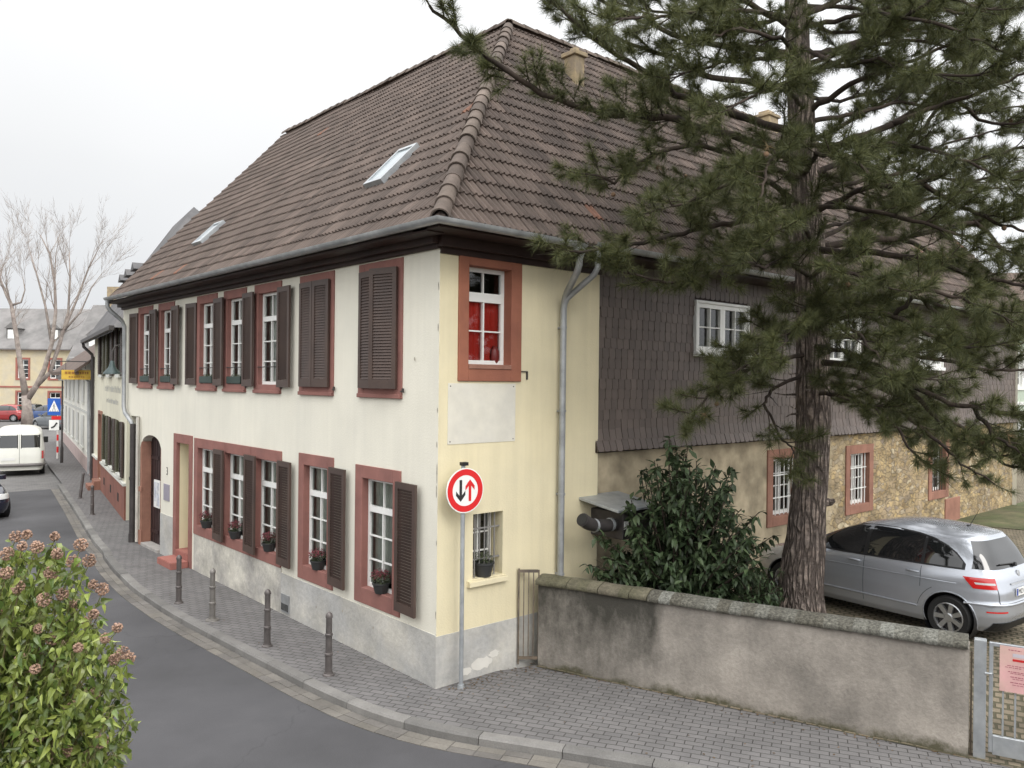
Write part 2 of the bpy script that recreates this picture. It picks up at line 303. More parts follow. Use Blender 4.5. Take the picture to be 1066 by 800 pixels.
# CRACKS: thin dark crack lines, pale worn tracks
t_ = m_asphalt.node_tree; N_ = t_.nodes; L_ = t_.links; p_ = N_['Principled BSDF']; src_ = p_.inputs['Base Color'].links[0].from_socket
g_ = N_.new('ShaderNodeNewGeometry'); n_ = N_.new('ShaderNodeTexNoise'); n_.inputs['Scale'].default_value = 1.4; n_.inputs['Detail'].default_value = 5; L_.new(g_.outputs['Position'], n_.inputs['Vector'])
v_ = N_.new('ShaderNodeVectorMath'); v_.operation = 'MULTIPLY_ADD'; v_.inputs[1].default_value = (1.2, 1.2, 0); L_.new(n_.outputs['Color'], v_.inputs[0]); L_.new(g_.outputs['Position'], v_.inputs[2])
vo_ = N_.new('ShaderNodeTexVoronoi'); vo_.feature = 'DISTANCE_TO_EDGE'; vo_.inputs['Scale'].default_value = .32; L_.new(v_.outputs[0], vo_.inputs['Vector'])
r_ = N_.new('ShaderNodeMapRange'); r_.inputs['From Min'].default_value = .0015; r_.inputs['From Max'].default_value = .005; r_.inputs['To Min'].default_value = .86; r_.inputs['To Max'].default_value = 1; L_.new(vo_.outputs['Distance'], r_.inputs[0])
n2_ = N_.new('ShaderNodeTexNoise'); n2_.inputs['Scale'].default_value = .35; n2_.inputs['Detail'].default_value = 7; L_.new(g_.outputs['Position'], n2_.inputs['Vector'])
r2_ = N_.new('ShaderNodeMapRange'); r2_.inputs['From Min'].default_value = .35; r2_.inputs['From Max'].default_value = .65; r2_.inputs['To Min'].default_value = .84; r2_.inputs['To Max'].default_value = 1.16; L_.new(n2_.outputs[0], r2_.inputs[0])
m_ = N_.new('ShaderNodeMath'); m_.operation = 'MULTIPLY'; L_.new(r_.outputs[0], m_.inputs[0]); L_.new(r2_.outputs[0], m_.inputs[1])
s_ = N_.new('ShaderNodeVectorMath'); s_.operation = 'SCALE'; L_.new(src_, s_.inputs[0]); L_.new(m_.outputs[0], s_.inputs['Scale']); L_.new(s_.outputs[0], p_.inputs['Base Color'])
m_kerb = mat('kerb_concrete', (.20, .193, .182), (.165, .16, .153), rough=.9, scale=2, var=.2, island=.1, bump=.35, bscale=60, spec=.2, fine=.1)
m_black = mat('black_plastic', (.015, .015, .016), rough=.45, var=.1)
m_rubber = mat('tyre_rubber', (.018, .018, .018), rough=.8, var=.15)
m_wood = mat('brown_door_wood', (.10, .045, .035), (.08, .038, .032), rough=.55, scale=4, var=.25, streak=.15)
m_redstep = mat('red_step', (.33, .13, .105), (.28, .115, .095), rough=.85, scale=3, var=.18, bump=.2)
# ================================================================== GROUND
KERB = [(30, 60.0), (7.2, 60.0), (4.9, 50), (3.4, 41), (2.2, 33.5), (1.07, 25.6), (.02, 18.5), (-.80, 13.3), (-1.25, 10), (-1.43, 8), (-1.46, 6), (-1.40, 4.5), (-1.34, 3.5), (-1.28, 2.5), (-1.20, 1.1),
        (-1.07, .0), (-.86, -.76), (-.60, -1.33), (-.22, -1.96), (.22, -2.73), (.58, -3.34), (2.5, -7.5), (4.9, -14), (7.2, -20), (12, -32)][2:]
def kerb_x(y):
    for (x0, y0), (x1, y1) in zip(KERB, KERB[1:]):
        if y0 >= y >= y1: return x0 + (x1 - x0) * (y0 - y) / (y0 - y1)
    return KERB[-1][0] if y < 0 else KERB[0][0]
ys = list(np.arange(-32, -6, 1.0)) + list(np.arange(-6, 12, .25)) + list(np.arange(12, 50.01, 1.0))
kx = np.array([kerb_x(y) for y in ys])
for _ in range(3): kx[1:-1] = (kx[:-2] + 2 * kx[1:-1] + kx[2:]) / 4
KP = [Vector((x, y, 0)) for x, y in zip(kx, ys)]
def normals(P):
    N_ = []
    for i in range(len(P)):
        d = (P[min(i + 1, len(P) - 1)] - P[max(i - 1, 0)]).normalized(); N_.append(Vector((-d.y, d.x, 0)))   # towards the road (-x)
    return N_
KN = normals(KP)
def strip(A, B):
    n = len(A); return A + B, [(i, i + 1, n + i + 1, n + i) for i in range(n - 1)]
def inner_x(y):
    if y > 16: return 1.2 + (y - 16) * .172
    if y > -.1: return 1.0
    return 1.75 + (-.1 - y) * .3367
ZR = -.10
struct(MB().add([(-900, -900, -.16), (900, -900, -.16), (900, 1200, -.16), (-900, 1200, -.16)], [(0, 1, 2, 3)]).build('ground', mat('earth_ground', (.12, .115, .10), (.10, .10, .085), scale=.2, rough=.95)))
rp = MB(); rp.add([(-40, -40, ZR), (30, -40, ZR), (30, 25.4, ZR), (-40, 25.4, ZR)], [(0, 1, 2, 3)]); struct(rp.build('road', m_asphalt))
m_far = brick_mat('far_street_setts', (.15, .145, .14), (.125, .12, .118), (.09, .088, .085), .18, .14, .006, R(10), bump=.2)
struct(MB().add([(-60, 25.4, ZR + .004), (40, 25.4, ZR + .004), (70, 140, ZR + .004), (-60, 140, ZR + .004)], [(0, 1, 2, 3)]).build('square_paving', m_far))
m_pave = brick_mat('paver_blocks', (.165, .158, .156), (.138, .133, .132), (.06, .057, .054), .205, .105, .0065, R(62), bump=.7, var=.16)
A = [p + Vector((0, 0, 0)) - n * .145 for p, n in zip(KP, KN)]
v, f = strip(A, [Vector((inner_x(p.y), p.y, 0)) for p in KP]); struct(MB().add(v, f).build('pavement', m_pave))
# kerb stones: 1 m long blocks with open joints
def curve_pts(off, step):
    Q = [p + n * off for p, n in zip(KP, KN)]; out_ = []; acc = 0.0; s_ = 0.0
    L_ = [0]
    for a, b in zip(Q, Q[1:]): L_.append(L_[-1] + (b - a).length)
    k = 0; t = 0
    while t < L_[-1]:
        while L_[k + 1] < t: k += 1
        out_.append(Q[k].lerp(Q[k + 1], (t - L_[k]) / (L_[k + 1] - L_[k]))); t += step
    return out_
kb = MB(); pts = curve_pts(0, .25); ins = normals(pts)
for i in range(0, len(pts) - 4, 4):
    if pts[i].y > 26: continue
    P_ = pts[i:i + 5]; N_ = ins[i:i + 5]; j = rnd.uniform(-.004, .004)
    prof = [(-.145, -.1), (-.145, .003 + j), (-.012 + j, .003 + j), (.012, -.02), (.022, -.16)]
    vs = []
    for a, (q, n) in enumerate(zip(P_, N_)):
        q2 = q
        if a == 0: q2 = q.lerp(P_[1], .02)
        if a == 4: q2 = q.lerp(P_[3], .02)
        vs += [q2 + n * o_ + Vector((0, 0, z_)) for o_, z_ in prof]
    k = len(prof)
    fs = [(a * k + b, a * k + b + 1, (a + 1) * k + b + 1, (a + 1) * k + b) for a in range(4) for b in range(k - 1)] + [tuple(range(k)), tuple(4 * k + b for b in range(k))]
    kb.add(vs, fs)
struct(kb.build('kerb', m_kerb))
gp = MB(); pts = curve_pts(.03, .32); ins = normals(pts)
for i in range(len(pts) - 1):                        # gutter of two rows of pale setts
    if pts[i].y > 25.2: continue
    for r_ in range(2):
        o0, o1 = .0 + r_ * .13, .124 + r_ * .13; a, b = pts[i].lerp(pts[i + 1], .012), pts[i].lerp(pts[i + 1], .985); h = ZR + .008 + rnd.uniform(-.003, .003)
        gp.add([a + ins[i] * o0 + Vector((0, 0, h)), b + ins[i + 1] * o0 + Vector((0, 0, h)), b + ins[i + 1] * o1 + Vector((0, 0, h)), a + ins[i] * o1 + Vector((0, 0, h)),
                a + ins[i] * o0 + Vector((0, 0, h - .05)), b + ins[i + 1] * o0 + Vector((0, 0, h - .05)), b + ins[i + 1] * o1 + Vector((0, 0, h - .05)), a + ins[i] * o1 + Vector((0, 0, h - .05))],
               [(0, 1, 2, 3), (0, 4, 5, 1), (1, 5, 6, 2), (2, 6, 7, 3), (3, 7, 4, 0)])
struct(gp.build('road_gutter', mat('gutter_setts', (.165, .152, .132), (.13, .121, .112), rough=.9, scale=1.6, var=.25, island=.12, bump=.4, bscale=50, fine=.12)))

# yard behind the wall, 0.42 m above the pavement, with a ramp at the gate
WALL0 = Vector((1.64, -.24, 0)); WD = Vector((.314, -.9494, 0)).normalized(); WN = Vector((WD.y, -WD.x, 0))   # WN points to the road
if WN.x > 0: WN = -WN
YZ = .375
def yard_z(p):
    d = -(p - WALL0).dot(WN); s = (p - WALL0).dot(WD)
    base = max(0, min(1, (d - .2) / (2.6 if s > 5.2 else .35)))
    return .008 + base * base * (3 - 2 * base) * (YZ - .008) + .012 * noise.noise(p * 1.3)
gx = []; Us = [-.05, .05, .12, .2, .3, .4, .55, .7, .9, 1.1, 1.4, 1.7, 2, 2.3, 2.6, 3, 3.5, 4, 5, 6, 8, 10, 12, 15, 18, 22, 27, 33, 40]; Ss = [-26, -12, -8, -4, -2] + list(np.arange(0, 12, .4)) + [13, 15, 18, 22, 30, 40]
for s_ in Ss:
    for d_ in Us:
        p = WALL0 + WD * s_ - WN * d_; gx.append((p.x, p.y, yard_z(p)))
nU = len(Us); yf = [(i * nU + j, i * nU + j + 1, (i + 1) * nU + j + 1, (i + 1) * nU + j) for i in range(len(Ss) - 1) for j in range(nU - 1)]
m_yard = brick_mat('yard_cobbles', (.20, .165, .115), (.15, .125, .09), (.075, .068, .042), .15, .12, .018, R(70), bump=1.0, var=.3)
yf = [f_ for f_ in yf if not (sum(gx[i][1] for i in f_) / 4 > .6 and sum(gx[i][0] for i in f_) / 4 < 24)]
struct(MB().add(gx, yf).build('yard', m_yard, smooth=True))
lw_ = MB(); gv = []                                        # grass patch at the far end of the yard
n_ = 14
for i in range(n_):
    for j in range(n_): gv.append((17.0 + i * 2.6 + 3.0 * (1 - j / 13.) , -9 + j * .7, YZ + .012 + (.0 if min(i, j, 13 - i, 13 - j) == 0 else .05) + .02 * noise.noise(Vector((i, j, 0)))))
struct(MB().add(gv, [(i * n_ + j, (i + 1) * n_ + j, (i + 1) * n_ + j + 1, i * n_ + j + 1) for i in range(n_ - 1) for j in range(n_ - 1)]).build('lawn', mat('lawn_green', (.075, .085, .035), (.12, .11, .06), scale=1.5, var=.35, bump=.8, bscale=60, rough=.95), smooth=True))

# raised terrace the photo is taken from, held by a sandstone wall on the far side of the road
TE = [(-12, 45), (-10.2, 24), (-9.6, 14), (-9.0, 6), (-8.2, 0), (-7.0, -3.6), (-4.35, -6.25), (-2.2, -8.6), (.6, -13.5), (4, -21), (7, -28)]
TZ = 2.35
tv = [(x, y, TZ) for x, y in TE] + [(x - 40 if i < 6 else x - 25, y - (25 if i > 5 else 0), TZ) for i, (x, y) in enumerate(TE)]
k = len(TE); struct(MB().add(tv, [(i, i + 1, k + i + 1, k + i) for i in range(k - 1)]).build('terrace', mat('terrace_soil', (.07, .07, .04), (.09, .075, .05), rough=.95, scale=2, var=.3, bump=.5)))
rw = MB()
for (x0, y0), (x1, y1) in zip(TE, TE[1:]):
    a, b = Vector((x0, y0, 0)), Vector((x1, y1, 0)); d = (b - a).normalized(); n = Vector((-d.y, d.x, 0))
    rw.hexa([a - d * 0 , b, b - n * .35, a - n * .35, a + Vector((0, 0, TZ + .04)), b + Vector((0, 0, TZ + .04)), b - n * .35 + Vector((0, 0, TZ + .04)), a - n * .35 + Vector((0, 0, TZ + .04))])
    
for q in rw.v:
    if q.z < .01: q.z = -.15
tag(rw.build('retaining_wall', brick_mat('retaining_stone', (.24, .17, .12), (.19, .14, .10), (.12, .11, .09), .5, .25, .012, 0)), 'sandstone retaining wall of the terrace across the road', 'wall')

# ================================================================== CORNER HOUSE
house = thing('corner_house', 'large cream and yellow corner house with brown hipped tile roof and red window surrounds', 'house', (0, 0, 0))
EZ, XR, YR, HZ = 6.06, 5.0, 4.43, 11.7       # eaves, ridge lines and ridge height
OVS, OVG = .45, .6
XE = 22.4
RY1 = 15.2

def holed(mb, fr, u0, u1, z0, z1, holes, n=0.0, m=0, extra_u=(), extra_z=()):
    us = sorted({u0, u1, *[h[0] for h in holes], *[h[1] for h in holes], *extra_u}); zs = sorted({z0, z1, *[h[2] for h in holes], *[h[3] for h in holes], *extra_z})
    us = [q for q in us if u0 <= q <= u1]; zs = [q for q in zs if z0 <= q <= z1]
    for a, b in zip(us, us[1:]):
        for c, d in zip(zs, zs[1:]):
            if not any(h[0] - 1e-6 <= a and b <= h[1] + 1e-6 and h[2] - 1e-6 <= c and d <= h[3] + 1e-6 for h in holes):
                mb.add([(a, n, c), (b, n, c), (b, n, d), (a, n, d)], [(0, 1, 2, 3)], m)

UPS = [(.86, 2.05), (2.81, 3.98), (4.68, 5.80), (6.17, 7.25), (7.60, 8.70), (10.08, 11.16), (11.57, 12.66)]
UZ = (3.84, 5.84)
up_holes = [(a + .02, b - .02, UZ[0] + .02, UZ[1] - .02) for a, b in UPS]
LOW = [(.865, 2.10), (2.78, 3.965), (4.62, 5.89)]
low_holes = [(.885, 2.08, .77, 2.80), (2.80, 3.945, .77, 2.84), (4.64, 8.77, .80, 2.81), (8.92, 10.03, 0, 2.83), (10.93, 12.38, 0, 2.74)]
wl = MB(STREET)
holed(wl, STREET, -.0, 12.5, -.15, 3.13, low_holes)
holed(wl, STREET, -.0, 13.95, 3.13, 6.2, up_holes)
# segmental arch over the gateway
N_A = 12; ax0, ax1 = 10.93, 12.38; aspr, atop = 2.42, 2.72
def arch(u): 
    t = (u - (ax0 + ax1) / 2) / ((ax1 - ax0) / 2); return aspr + (atop - aspr) * math.sqrt(max(0, 1 - t * t * .999))
for i in range(N_A):
    a, b = ax0 + (ax1 - ax0) * i / N_A, ax0 + (ax1 - ax0) * (i + 1) / N_A
    wl.add([(a, 0, arch(a)), (b, 0, arch(b)), (b, 0, 2.74), (a, 0, 2.74)], [(0, 1, 2, 3)])
# end of the ground floor, underside of the jetty, far end of the upper floor
wl.add([(12.5, 0, -.15), (12.5, -6, -.15), (12.5, -6, 3.13), (12.5, 0, 3.13)], [(0, 1, 2, 3)])
wl.add([(12.5, 0, 3.13), (12.5, -6, 3.13), (13.95, -6, 3.13), (13.95, 0, 3.13)], [(0, 1, 2, 3)])
wl.add([(13.95, 0, 3.13), (13.95, -6, 3.13), (13.95, -6, 6.2), (13.95, 0, 6.2)], [(0, 1, 2, 3)])
wl.build('wall', m_white, house, recalc=False)
ir = MB(STREET)                                                      # dark rooms behind the windows
ir.add([(-.0 + .3, -1.1, 0), (13.9, -1.1, 0), (13.9, -1.1, 6.1), (.3, -1.1, 6.1)], [(0, 1, 2, 3)])
ir.add([(.3, -.35, 3.2), (13.9, -.35, 3.2), (13.9, -1.1, 3.2), (.3, -1.1, 3.2)], [(0, 1, 2, 3)])
ir2 = MB(GABLE)
ir2.add([(.3, -1.1, 0), (XE - .1, -1.1, 0), (XE - .1, -1.1, 6.0), (.3, -1.1, 6.0)], [(0, 1, 2, 3)])
ir.v += []; b0 = len(ir.v); ir.v += ir2.v; ir.f += [tuple(i + b0 for i in f_) for f_ in ir2.f]; ir.m += ir2.m
ir.build('room', m_dark, house, recalc=False)
gw = MB(GABLE)
GU = (.31, 1.45, 4.10, 5.86); GS = (.61, 1.15, 1.36, 2.26)
holed(gw, GABLE, 0.0, 3.12, -.15, 6.2, [(GU[0] + .02, GU[1] - .02, GU[2] + .02, GU[3] - .02), GS])
for a in (0, 1):                                                     # deep plastered reveal of the small window
    u = GS[a]; gw.add([(u, 0, GS[2]), (u, -.3, GS[2]), (u, -.3, GS[3]), (u, 0, GS[3])], [(0, 1, 2, 3)])
    z = GS[2 + a]; gw.add([(GS[0], 0, z), (GS[1], 0, z), (GS[1], -.3, z), (GS[0], -.3, z)], [(0, 1, 2, 3)])
gw.add([(3.12, 0, -.15), (3.12, -.12, -.15), (3.12, -.12, 6.2), (3.12, 0, 6.2)], [(0, 1, 2, 3)])
gw.box(GS[0] - .1, GS[1] + .04, .0, .05, GS[2] - .09, GS[2] - .012)
gw.build('wall', m_yellow, house, recalc=False)
# corner strip of yellow plaster seen edge-on, grey plinths a little proud of the wall
MB(STREET).box(.0, 4.6, 0, .014, -.15, .705).build('plinth', m_plinth, house); MB(STREET).box(10.05, 10.92, 0, .014, -.15, .95).build('plinth', m_plinth, house)
pl_ = MB(STREET); pl_.box(4.6, 8.78, 0, .012, -.15, .79); pl_.build('plinth', m_plinth2, house)
pl_ = MB(GABLE); pl_.box(-.013, 3.12, 0, .014, -.15, .69); pl_.build('plinth', m_plinth, house)
pt = MB(GABLE)                                                       # patches where the paint has flaked
def flake(mb, cu, cz, ru, rz, n, seed, k=18):
    q = [(cu + ru * math.cos(2 * math.pi * i / k) * (1 + .5 * noise.noise(Vector((i * .9, seed, 0)))), n, cz + rz * math.sin(2 * math.pi * i / k) * (1 + .5 * noise.noise(Vector((i * .9, seed, 5))))) for i in range(k)]
    mb.add(q, [tuple(range(k))])
flake(pt, .78, .17, .19, .085, .0165, 3); flake(pt, 1.0, .26, .1, .05, .0165, 4.5); flake(pt, .5, .12, .1, .05, .0165, 9)
pt.build('flaked_patch', mat('bare_lime', (.62, .60, .55), rough=.95, var=.1), house)
ch_ = MB(STREET); r_ = random.Random(2)                               # chipped plaster along the corner and small scars
for k in range(9):
    z = r_.uniform(.8, 5.6); flake(ch_, .02 + r_.uniform(-.006, .006), z, r_.uniform(.005, .012), r_.uniform(.02, .14), .003, 20 + k, 10)
for u, z in ((.55, 4.4), (1.55, .45), (2.45, .5), (3.3, .38)): flake(ch_, u, z, .012, .025, .0165, u * 7, 10)
ch_.build('chipped_plaster', mat('old_chip', (.36, .32, .25), (.25, .22, .18), rough=.95, scale=9, var=.3), house)
gp_ = MB(STREET); gp_.box(4.25, 4.56, .012, .03, .05, .36); o = gp_.build('cellar_vent', m_zinc, house)
gq = MB(STREET)
for i in range(6): gq.box(4.28 + i * .047, 4.30 + i * .047, .03, .036, .08, .2)
gq.build('vent_slot', m_dark, o)
rp_ = MB(GABLE); rp_.box(.15, 1.36, .001, .007, 3.245, 4.07); o = rp_.build('repair_panel', mat('pale_grey_panel', (.66, .63, .545), (.62, .595, .525), rough=.85, scale=3, var=.08, bump=.1), house)
o['label'] = 'pale grey rectangular panel under the upper window'
for u in (.19, 1.32):
    for z in (3.28, 4.03): MB(GABLE).lathe((u, .007, z), [(.009, 0), (.009, .004)], 8, (0, -1, 0)).build('screw', m_iron, o)

# ---- cornice under the eaves: stepped dark boards
co = MB(STREET); co.box(-.02, 13.95, .0, .06, 5.86, 6.05); co.box(-.05, 13.95, .06, .16, 5.92, 6.06); co.box(-.3, 13.95, .16, OVS - .02, 6.0, 6.05); co.build('cornice', m_cornice, house, bevel=.006)
co = MB(GABLE); co.box(.0, 3.14, .0, .04, 5.80, 6.0); co.box(-.06, 3.14, .04, .14, 5.88, 6.02); co.box(-OVS + .02, XE, .0, OVG - .03, 6.02, 6.05); co.build('cornice', m_cornice, house)

# ---- roof
def tiles(mb, O, U, S, Lu, Ls, tw=.215, course=.335, seed=0, mi=0, u_start=0):
    r = random.Random(seed); Nn = U.cross(S).normalized()
    if Nn.z < 0: Nn = -Nn
    prof = [(0, .0), (.1, .030), (.2, .030), (.3, .0), (.5, -.002), (.6, .026), (.7, .026), (.8, .0), (1, -.002)]
    nc = int(Ls / course) + 1
    for c in range(nc):
        s0 = c * course; s1 = min(Ls, s0 + course + .05); k = int(Lu / tw) + 1; sag = .012 * math.sin(c * 1.7)
        for i in range(k):
            u = u_start + i * tw; j = r.uniform(-.004, .004); du = r.uniform(-.003, .003); ds = r.uniform(-.008, .008)
            lo = [O + U * (u + du + a * tw) + S * (s0 + ds) + Nn * (h + .040 + j + .034 * noise.noise(Vector((u * .45, s0 * .4, seed)))) for a, h in prof]
            hi = [O + U * (u + a * tw) + S * s1 + Nn * (h + .004 + .034 * noise.noise(Vector((u * .45, s1 * .4, seed)))) for a, h in prof]
            lip = [q - Nn * .036 for q in lo]; n = len(prof)
            mi_ = 1 if r.random() < .004 else mi
            mb.add(lo + hi + lip, [(a, a + 1, n + a + 1, n + a) for a in range(n - 1)] + [(a, 2 * n + a, 2 * n + a + 1, a + 1) for a in range(n - 1)], mi_, True)
def clip(o, planes):
    bm = bmesh.new(); bm.from_mesh(o.data)
    for co_, no in planes: bmesh.ops.bisect_plane(bm, geom=list(bm.verts) + list(bm.edges) + list(bm.faces), plane_co=co_, plane_no=no, clear_outer=True)
    bm.to_mesh(o.data); bm.free()
    return o
E0 = Vector((-OVS, -OVG, EZ + .04)); APEX = Vector((XR, YR, HZ)); RID2 = Vector((XR, RY1, HZ)); EAV2 = Vector((-OVS, 13.62, EZ + .04))
hipdir = (APEX - E0); hip_n = Vector((hipdir.y, -hipdir.x, 0)).normalized()       # towards +x / -y
ver = (RID2 - EAV2); ver_n = Vector((-ver.y, ver.x, 0)).normalized()              # towards +y
if ver_n.y < 0: ver_n = -ver_n
Ssl = (Vector((XR, 0, HZ)) - Vector((-OVS, 0, E0.z))); LsS = Ssl.length; Ssl.normalize()
Gsl = (Vector((0, YR, HZ)) - Vector((0, -OVG, E0.z))); LsG = Gsl.length; Gsl.normalize()
mb = MB(); tiles(mb, Vector((-OVS, -OVG - .2, E0.z)), Vector((0, 1, 0)), Ssl, 16.6, LsS, seed=1)
m_newtile = mat('replaced_tile', (.20, .095, .06), (.16, .085, .06), rough=.8, var=.2)
roof = mb.build('roof', [m_tile, m_newtile], house, recalc=False)
clip(roof, [(E0, hip_n), (EAV2, ver_n)]); 
mb = MB(); tiles(mb, Vector((-OVS - .2, -OVG, E0.z)), Vector((1, 0, 0)), Gsl, 23.5, LsG, seed=2)
roof2 = mb.build('roof', [m_tile2, m_newtile], house, recalc=False); clip(roof2, [(E0, -hip_n), (Vector((XE + .3, 0, 0)), Vector((1, 0, 0)))])
# roof shell below the tiles, rear slopes and gable ends
XB, YB = 10.4, 9.4
Vv = [E0, APEX, RID2, EAV2, Vector((XE + .3, -OVG, E0.z)), Vector((XE + .3, YR, HZ)), Vector((XE + .3, YB, E0.z)), Vector((XB, YB, E0.z)), Vector((XB, 15.2, E0.z)), ]
sh = MB(); sh.add([q - Vector((0, 0, .02)) for q in Vv], [(0, 1, 2, 3), (0, 4, 5, 1), (1, 5, 6, 7), (1, 7, 8, 2)], 0, True)
sh.build('roof_deck', mat('rear_tile', (.13, .09, .08), scale=2, var=.3), house, recalc=False)
bk = MB(); ez = E0.z
bk.add([(XE, -.02, -.1), (XE, 9, -.1), (XE, 9, ez), (XE, YR, HZ - .06), (XE, -.02, ez)], [(0, 1, 2, 3, 4)])
bk.add([(10, 9, -.1), (XE, 9, -.1), (XE, 9, ez), (10, 9, ez)], [(0, 1, 2, 3)]); bk.add([(10, 9, -.1), (10, 15, -.1), (10, 15, ez), (10, 9, ez)], [(0, 1, 2, 3)])
bk.add([(0, 13.95, ez), (10, 15.1, ez), (5, 15.1, HZ - .1)], [(0, 1, 2)]); bk.add([(0, 12.5, -.1), (10, 15.05, -.1), (10, 15.05, ez), (0, 13.9, ez)], [(0, 1, 2, 3)])
bk.build('wall', m_white, house, recalc=False)
# hip and ridge caps
def caps(name, a, b, step=.38, r=.125, parent=None):
    mb = MB(); d = (b - a); L_ = d.length; d.normalize(); x = Vector((0, 0, 1)).cross(d).normalized(); y = d.cross(x); n = int(L_ / step)
    for i in range(n):
        p0 = a + d * (i * step); p1 = p0 + d * (step + .05); ra = r * rnd.uniform(1.0, 1.08); rb = r * .84; off = y * rnd.uniform(-.01, .012); vs = []
        for q, rr in ((p0, ra), (p1, rb)):
            for th in (.02, 0):
                for k_ in range(9):
                    an = math.pi * k_ / 8; vs.append(q + off + x * math.cos(an) * (rr - th) + y * (math.sin(an) * (rr - th) - .03))
        fs = [(k_ + 9, k_ + 10, k_ + 28, k_ + 27) for k_ in range(8)] + [(k_, k_ + 1, k_ + 10, k_ + 9) for k_ in range(8)] + [(k_ + 18, k_ + 19, k_ + 28, k_ + 27) for k_ in range(8)] + [(k_, k_ + 1, k_ + 19, k_ + 18) for k_ in range(8)]
        mb.add(vs, fs, 0, True)
    return soft(mb.build(name, m_ridge, parent), 40)
up3 = Vector((0, 0, .06))
caps('hip_ridge', E0 + up3, APEX + up3, .36, .125, roof)
caps('ridge_cap', APEX + up3, RID2 + up3, .38, .125, roof); caps('ridge_cap', APEX + up3, Vector((XE + .3, YR, HZ)) + up3, .38, .125, roof2)
mbv = MB(); mbv.hexa([EAV2 + Vector((0, -.02, -.12)), EAV2 + Vector((.02, .03, -.12)), RID2 + Vector((.02, .03, -.12)), RID2 + Vector((0, -.02, -.12)), EAV2 + Vector((0, -.02, .06)), EAV2 + Vector((.02, .03, .06)), RID2 + Vector((.02, .03, .06)), RID2 + Vector((0, -.02, .06))])
mbv.build('verge', m_ridge, roof)
def chimney(x0, x1, y0, y1, z0, z1, par):
    c = MB(); c.box(x0, x1, y0, y1, z0, z1); c.box(x0 - .05, x1 + .05, y0 - .05, y1 + .05, z1, z1 + .09); c.box(x0 + .08, x1 - .08, y0 + .08, y1 - .08, z1 + .09, z1 + .2)
    c.build('chimney', mat('chimney_brick', (.36, .28, .17), (.26, .21, .15), rough=.9, scale=5, var=.25, bump=.4), par, bevel=.012)
chimney(5.66, 5.95, 3.1, 3.42, 9.6, 10.9, roof2); chimney(14.85, 15.35, 4.2, 4.7, 11.0, 11.95, roof2)
# skylights on the street slope (plan x from the eaves)
def skylight(u0, u1, x0, x1, tilt=0):
    S0 = lambda x, u, h: Vector((x, u, E0.z + (x + OVS) * (HZ - E0.z) / (XR + OVS))) + Vector((-(HZ - E0.z), 0, XR + OVS)).normalized() * h
    fr = MB(); w_ = .05
    for a, b, c, d in ((x0, x0 + w_, u0, u1), (x1 - w_, x1, u0, u1), (x0 + w_, x1 - w_, u0, u0 + w_), (x0 + w_, x1 - w_, u1 - w_, u1)):
        fr.hexa([S0(a, c, .0), S0(b, c, .0), S0(b, d, .0), S0(a, d, .0), S0(a, c, .12), S0(b, c, .12), S0(b, d, .12), S0(a, d, .12)])
    f_ = fr.build('skylight', m_galv, roof); g_ = MB(); g_.add([S0(x0 + w_, u0 + w_, .1), S0(x1 - w_, u0 + w_, .1), S0(x1 - w_, u1 - w_, .1), S0(x0 + w_, u1 - w_, .1)], [(0, 1, 2, 3)]); return f_, g_
m_sky_glass = mat('skylight_glass', (.30, .34, .36), rough=.06, spec=1.0, var=.1)
for a in ((2.42, 2.96, .66, 1.36), (9.95, 10.5, .58, 1.12)):
    f_, g_ = skylight(*a); b0 = len(f_.data.materials)
    # pane joined into the skylight frame as a second material
    bm = bmesh.new(); bm.from_mesh(f_.data); vs = [bm.verts.new(q) for q in g_.v]; fc_ = bm.faces.new(vs); fc_.material_index = 1; bm.to_mesh(f_.data); bm.free(); f_.data.materials.append(m_sky_glass)

# ---- gutters and downpipes
def gutter(pts, r=.078, parent=house, name='gutter'):
    P = [Vector(p) for p in pts]; n = len(P); vs = []; K = 8
    for i in range(n):
        d0 = (P[i] - P[i - 1]).normalized() if i else (P[1] - P[0]).normalized(); d1 = (P[i + 1] - P[i]).normalized() if i < n - 1 else d0
        s0 = Vector((d0.y, -d0.x, 0)); s1 = Vector((d1.y, -d1.x, 0)); s = (s0 + s1); s = s / max(.3, s.length_squared / 2)
        for rr in (r, r - .008):
            for k in range(K + 1):
                a = math.pi + math.pi * k / K; vs.append(P[i] + s * math.cos(a) * rr + Vector((0, 0, math.sin(a) * rr)))
    m_ = K + 1; fs = []
    for i in range(n - 1):
        a, b = i * 2 * m_, (i + 1) * 2 * m_
        for k in range(K): fs += [(a + k, a + k + 1, b + k + 1, b + k), (a + m_ + k, b + m_ + k, b + m_ + k + 1, a + m_ + k + 1)]
        fs += [(a, b, b + m_, a + m_), (a + K, a + m_ + K, b + m_ + K, b + K)]
    fs += [tuple(range(m_)) + tuple(m_ + k for k in range(m_))[::-1]]; e_ = (n - 1) * 2 * m_; fs += [tuple(e_ + k for k in range(m_)) + tuple(e_ + m_ + k for k in range(m_))[::-1]]
    g = MB(); g.add(vs, fs, 0, True)
    for i in range(n - 1):                                  # rolled front bead and joint bands
        for k in range(int((P[i + 1] - P[i]).length / 2.2)):
            q = P[i].lerp(P[i + 1], (k + .5) / max(1, int((P[i + 1] - P[i]).length / 2.2))); d = (P[i + 1] - P[i]).normalized(); s = Vector((d.y, -d.x, 0)); ring = []
            for t in (-.02, .02):
                for kk in range(K + 1):
                    a = math.pi + math.pi * kk / K; ring.append(q + d * t + s * math.cos(a) * (r + .004) + Vector((0, 0, math.sin(a) * (r + .004))))
            g.add(ring, [(kk, kk + 1, m_ + kk + 1, m_ + kk) for kk in range(K)], 0, True)
    return soft(g.build(name, m_zinc, parent), 50)
GZ = EZ + .055
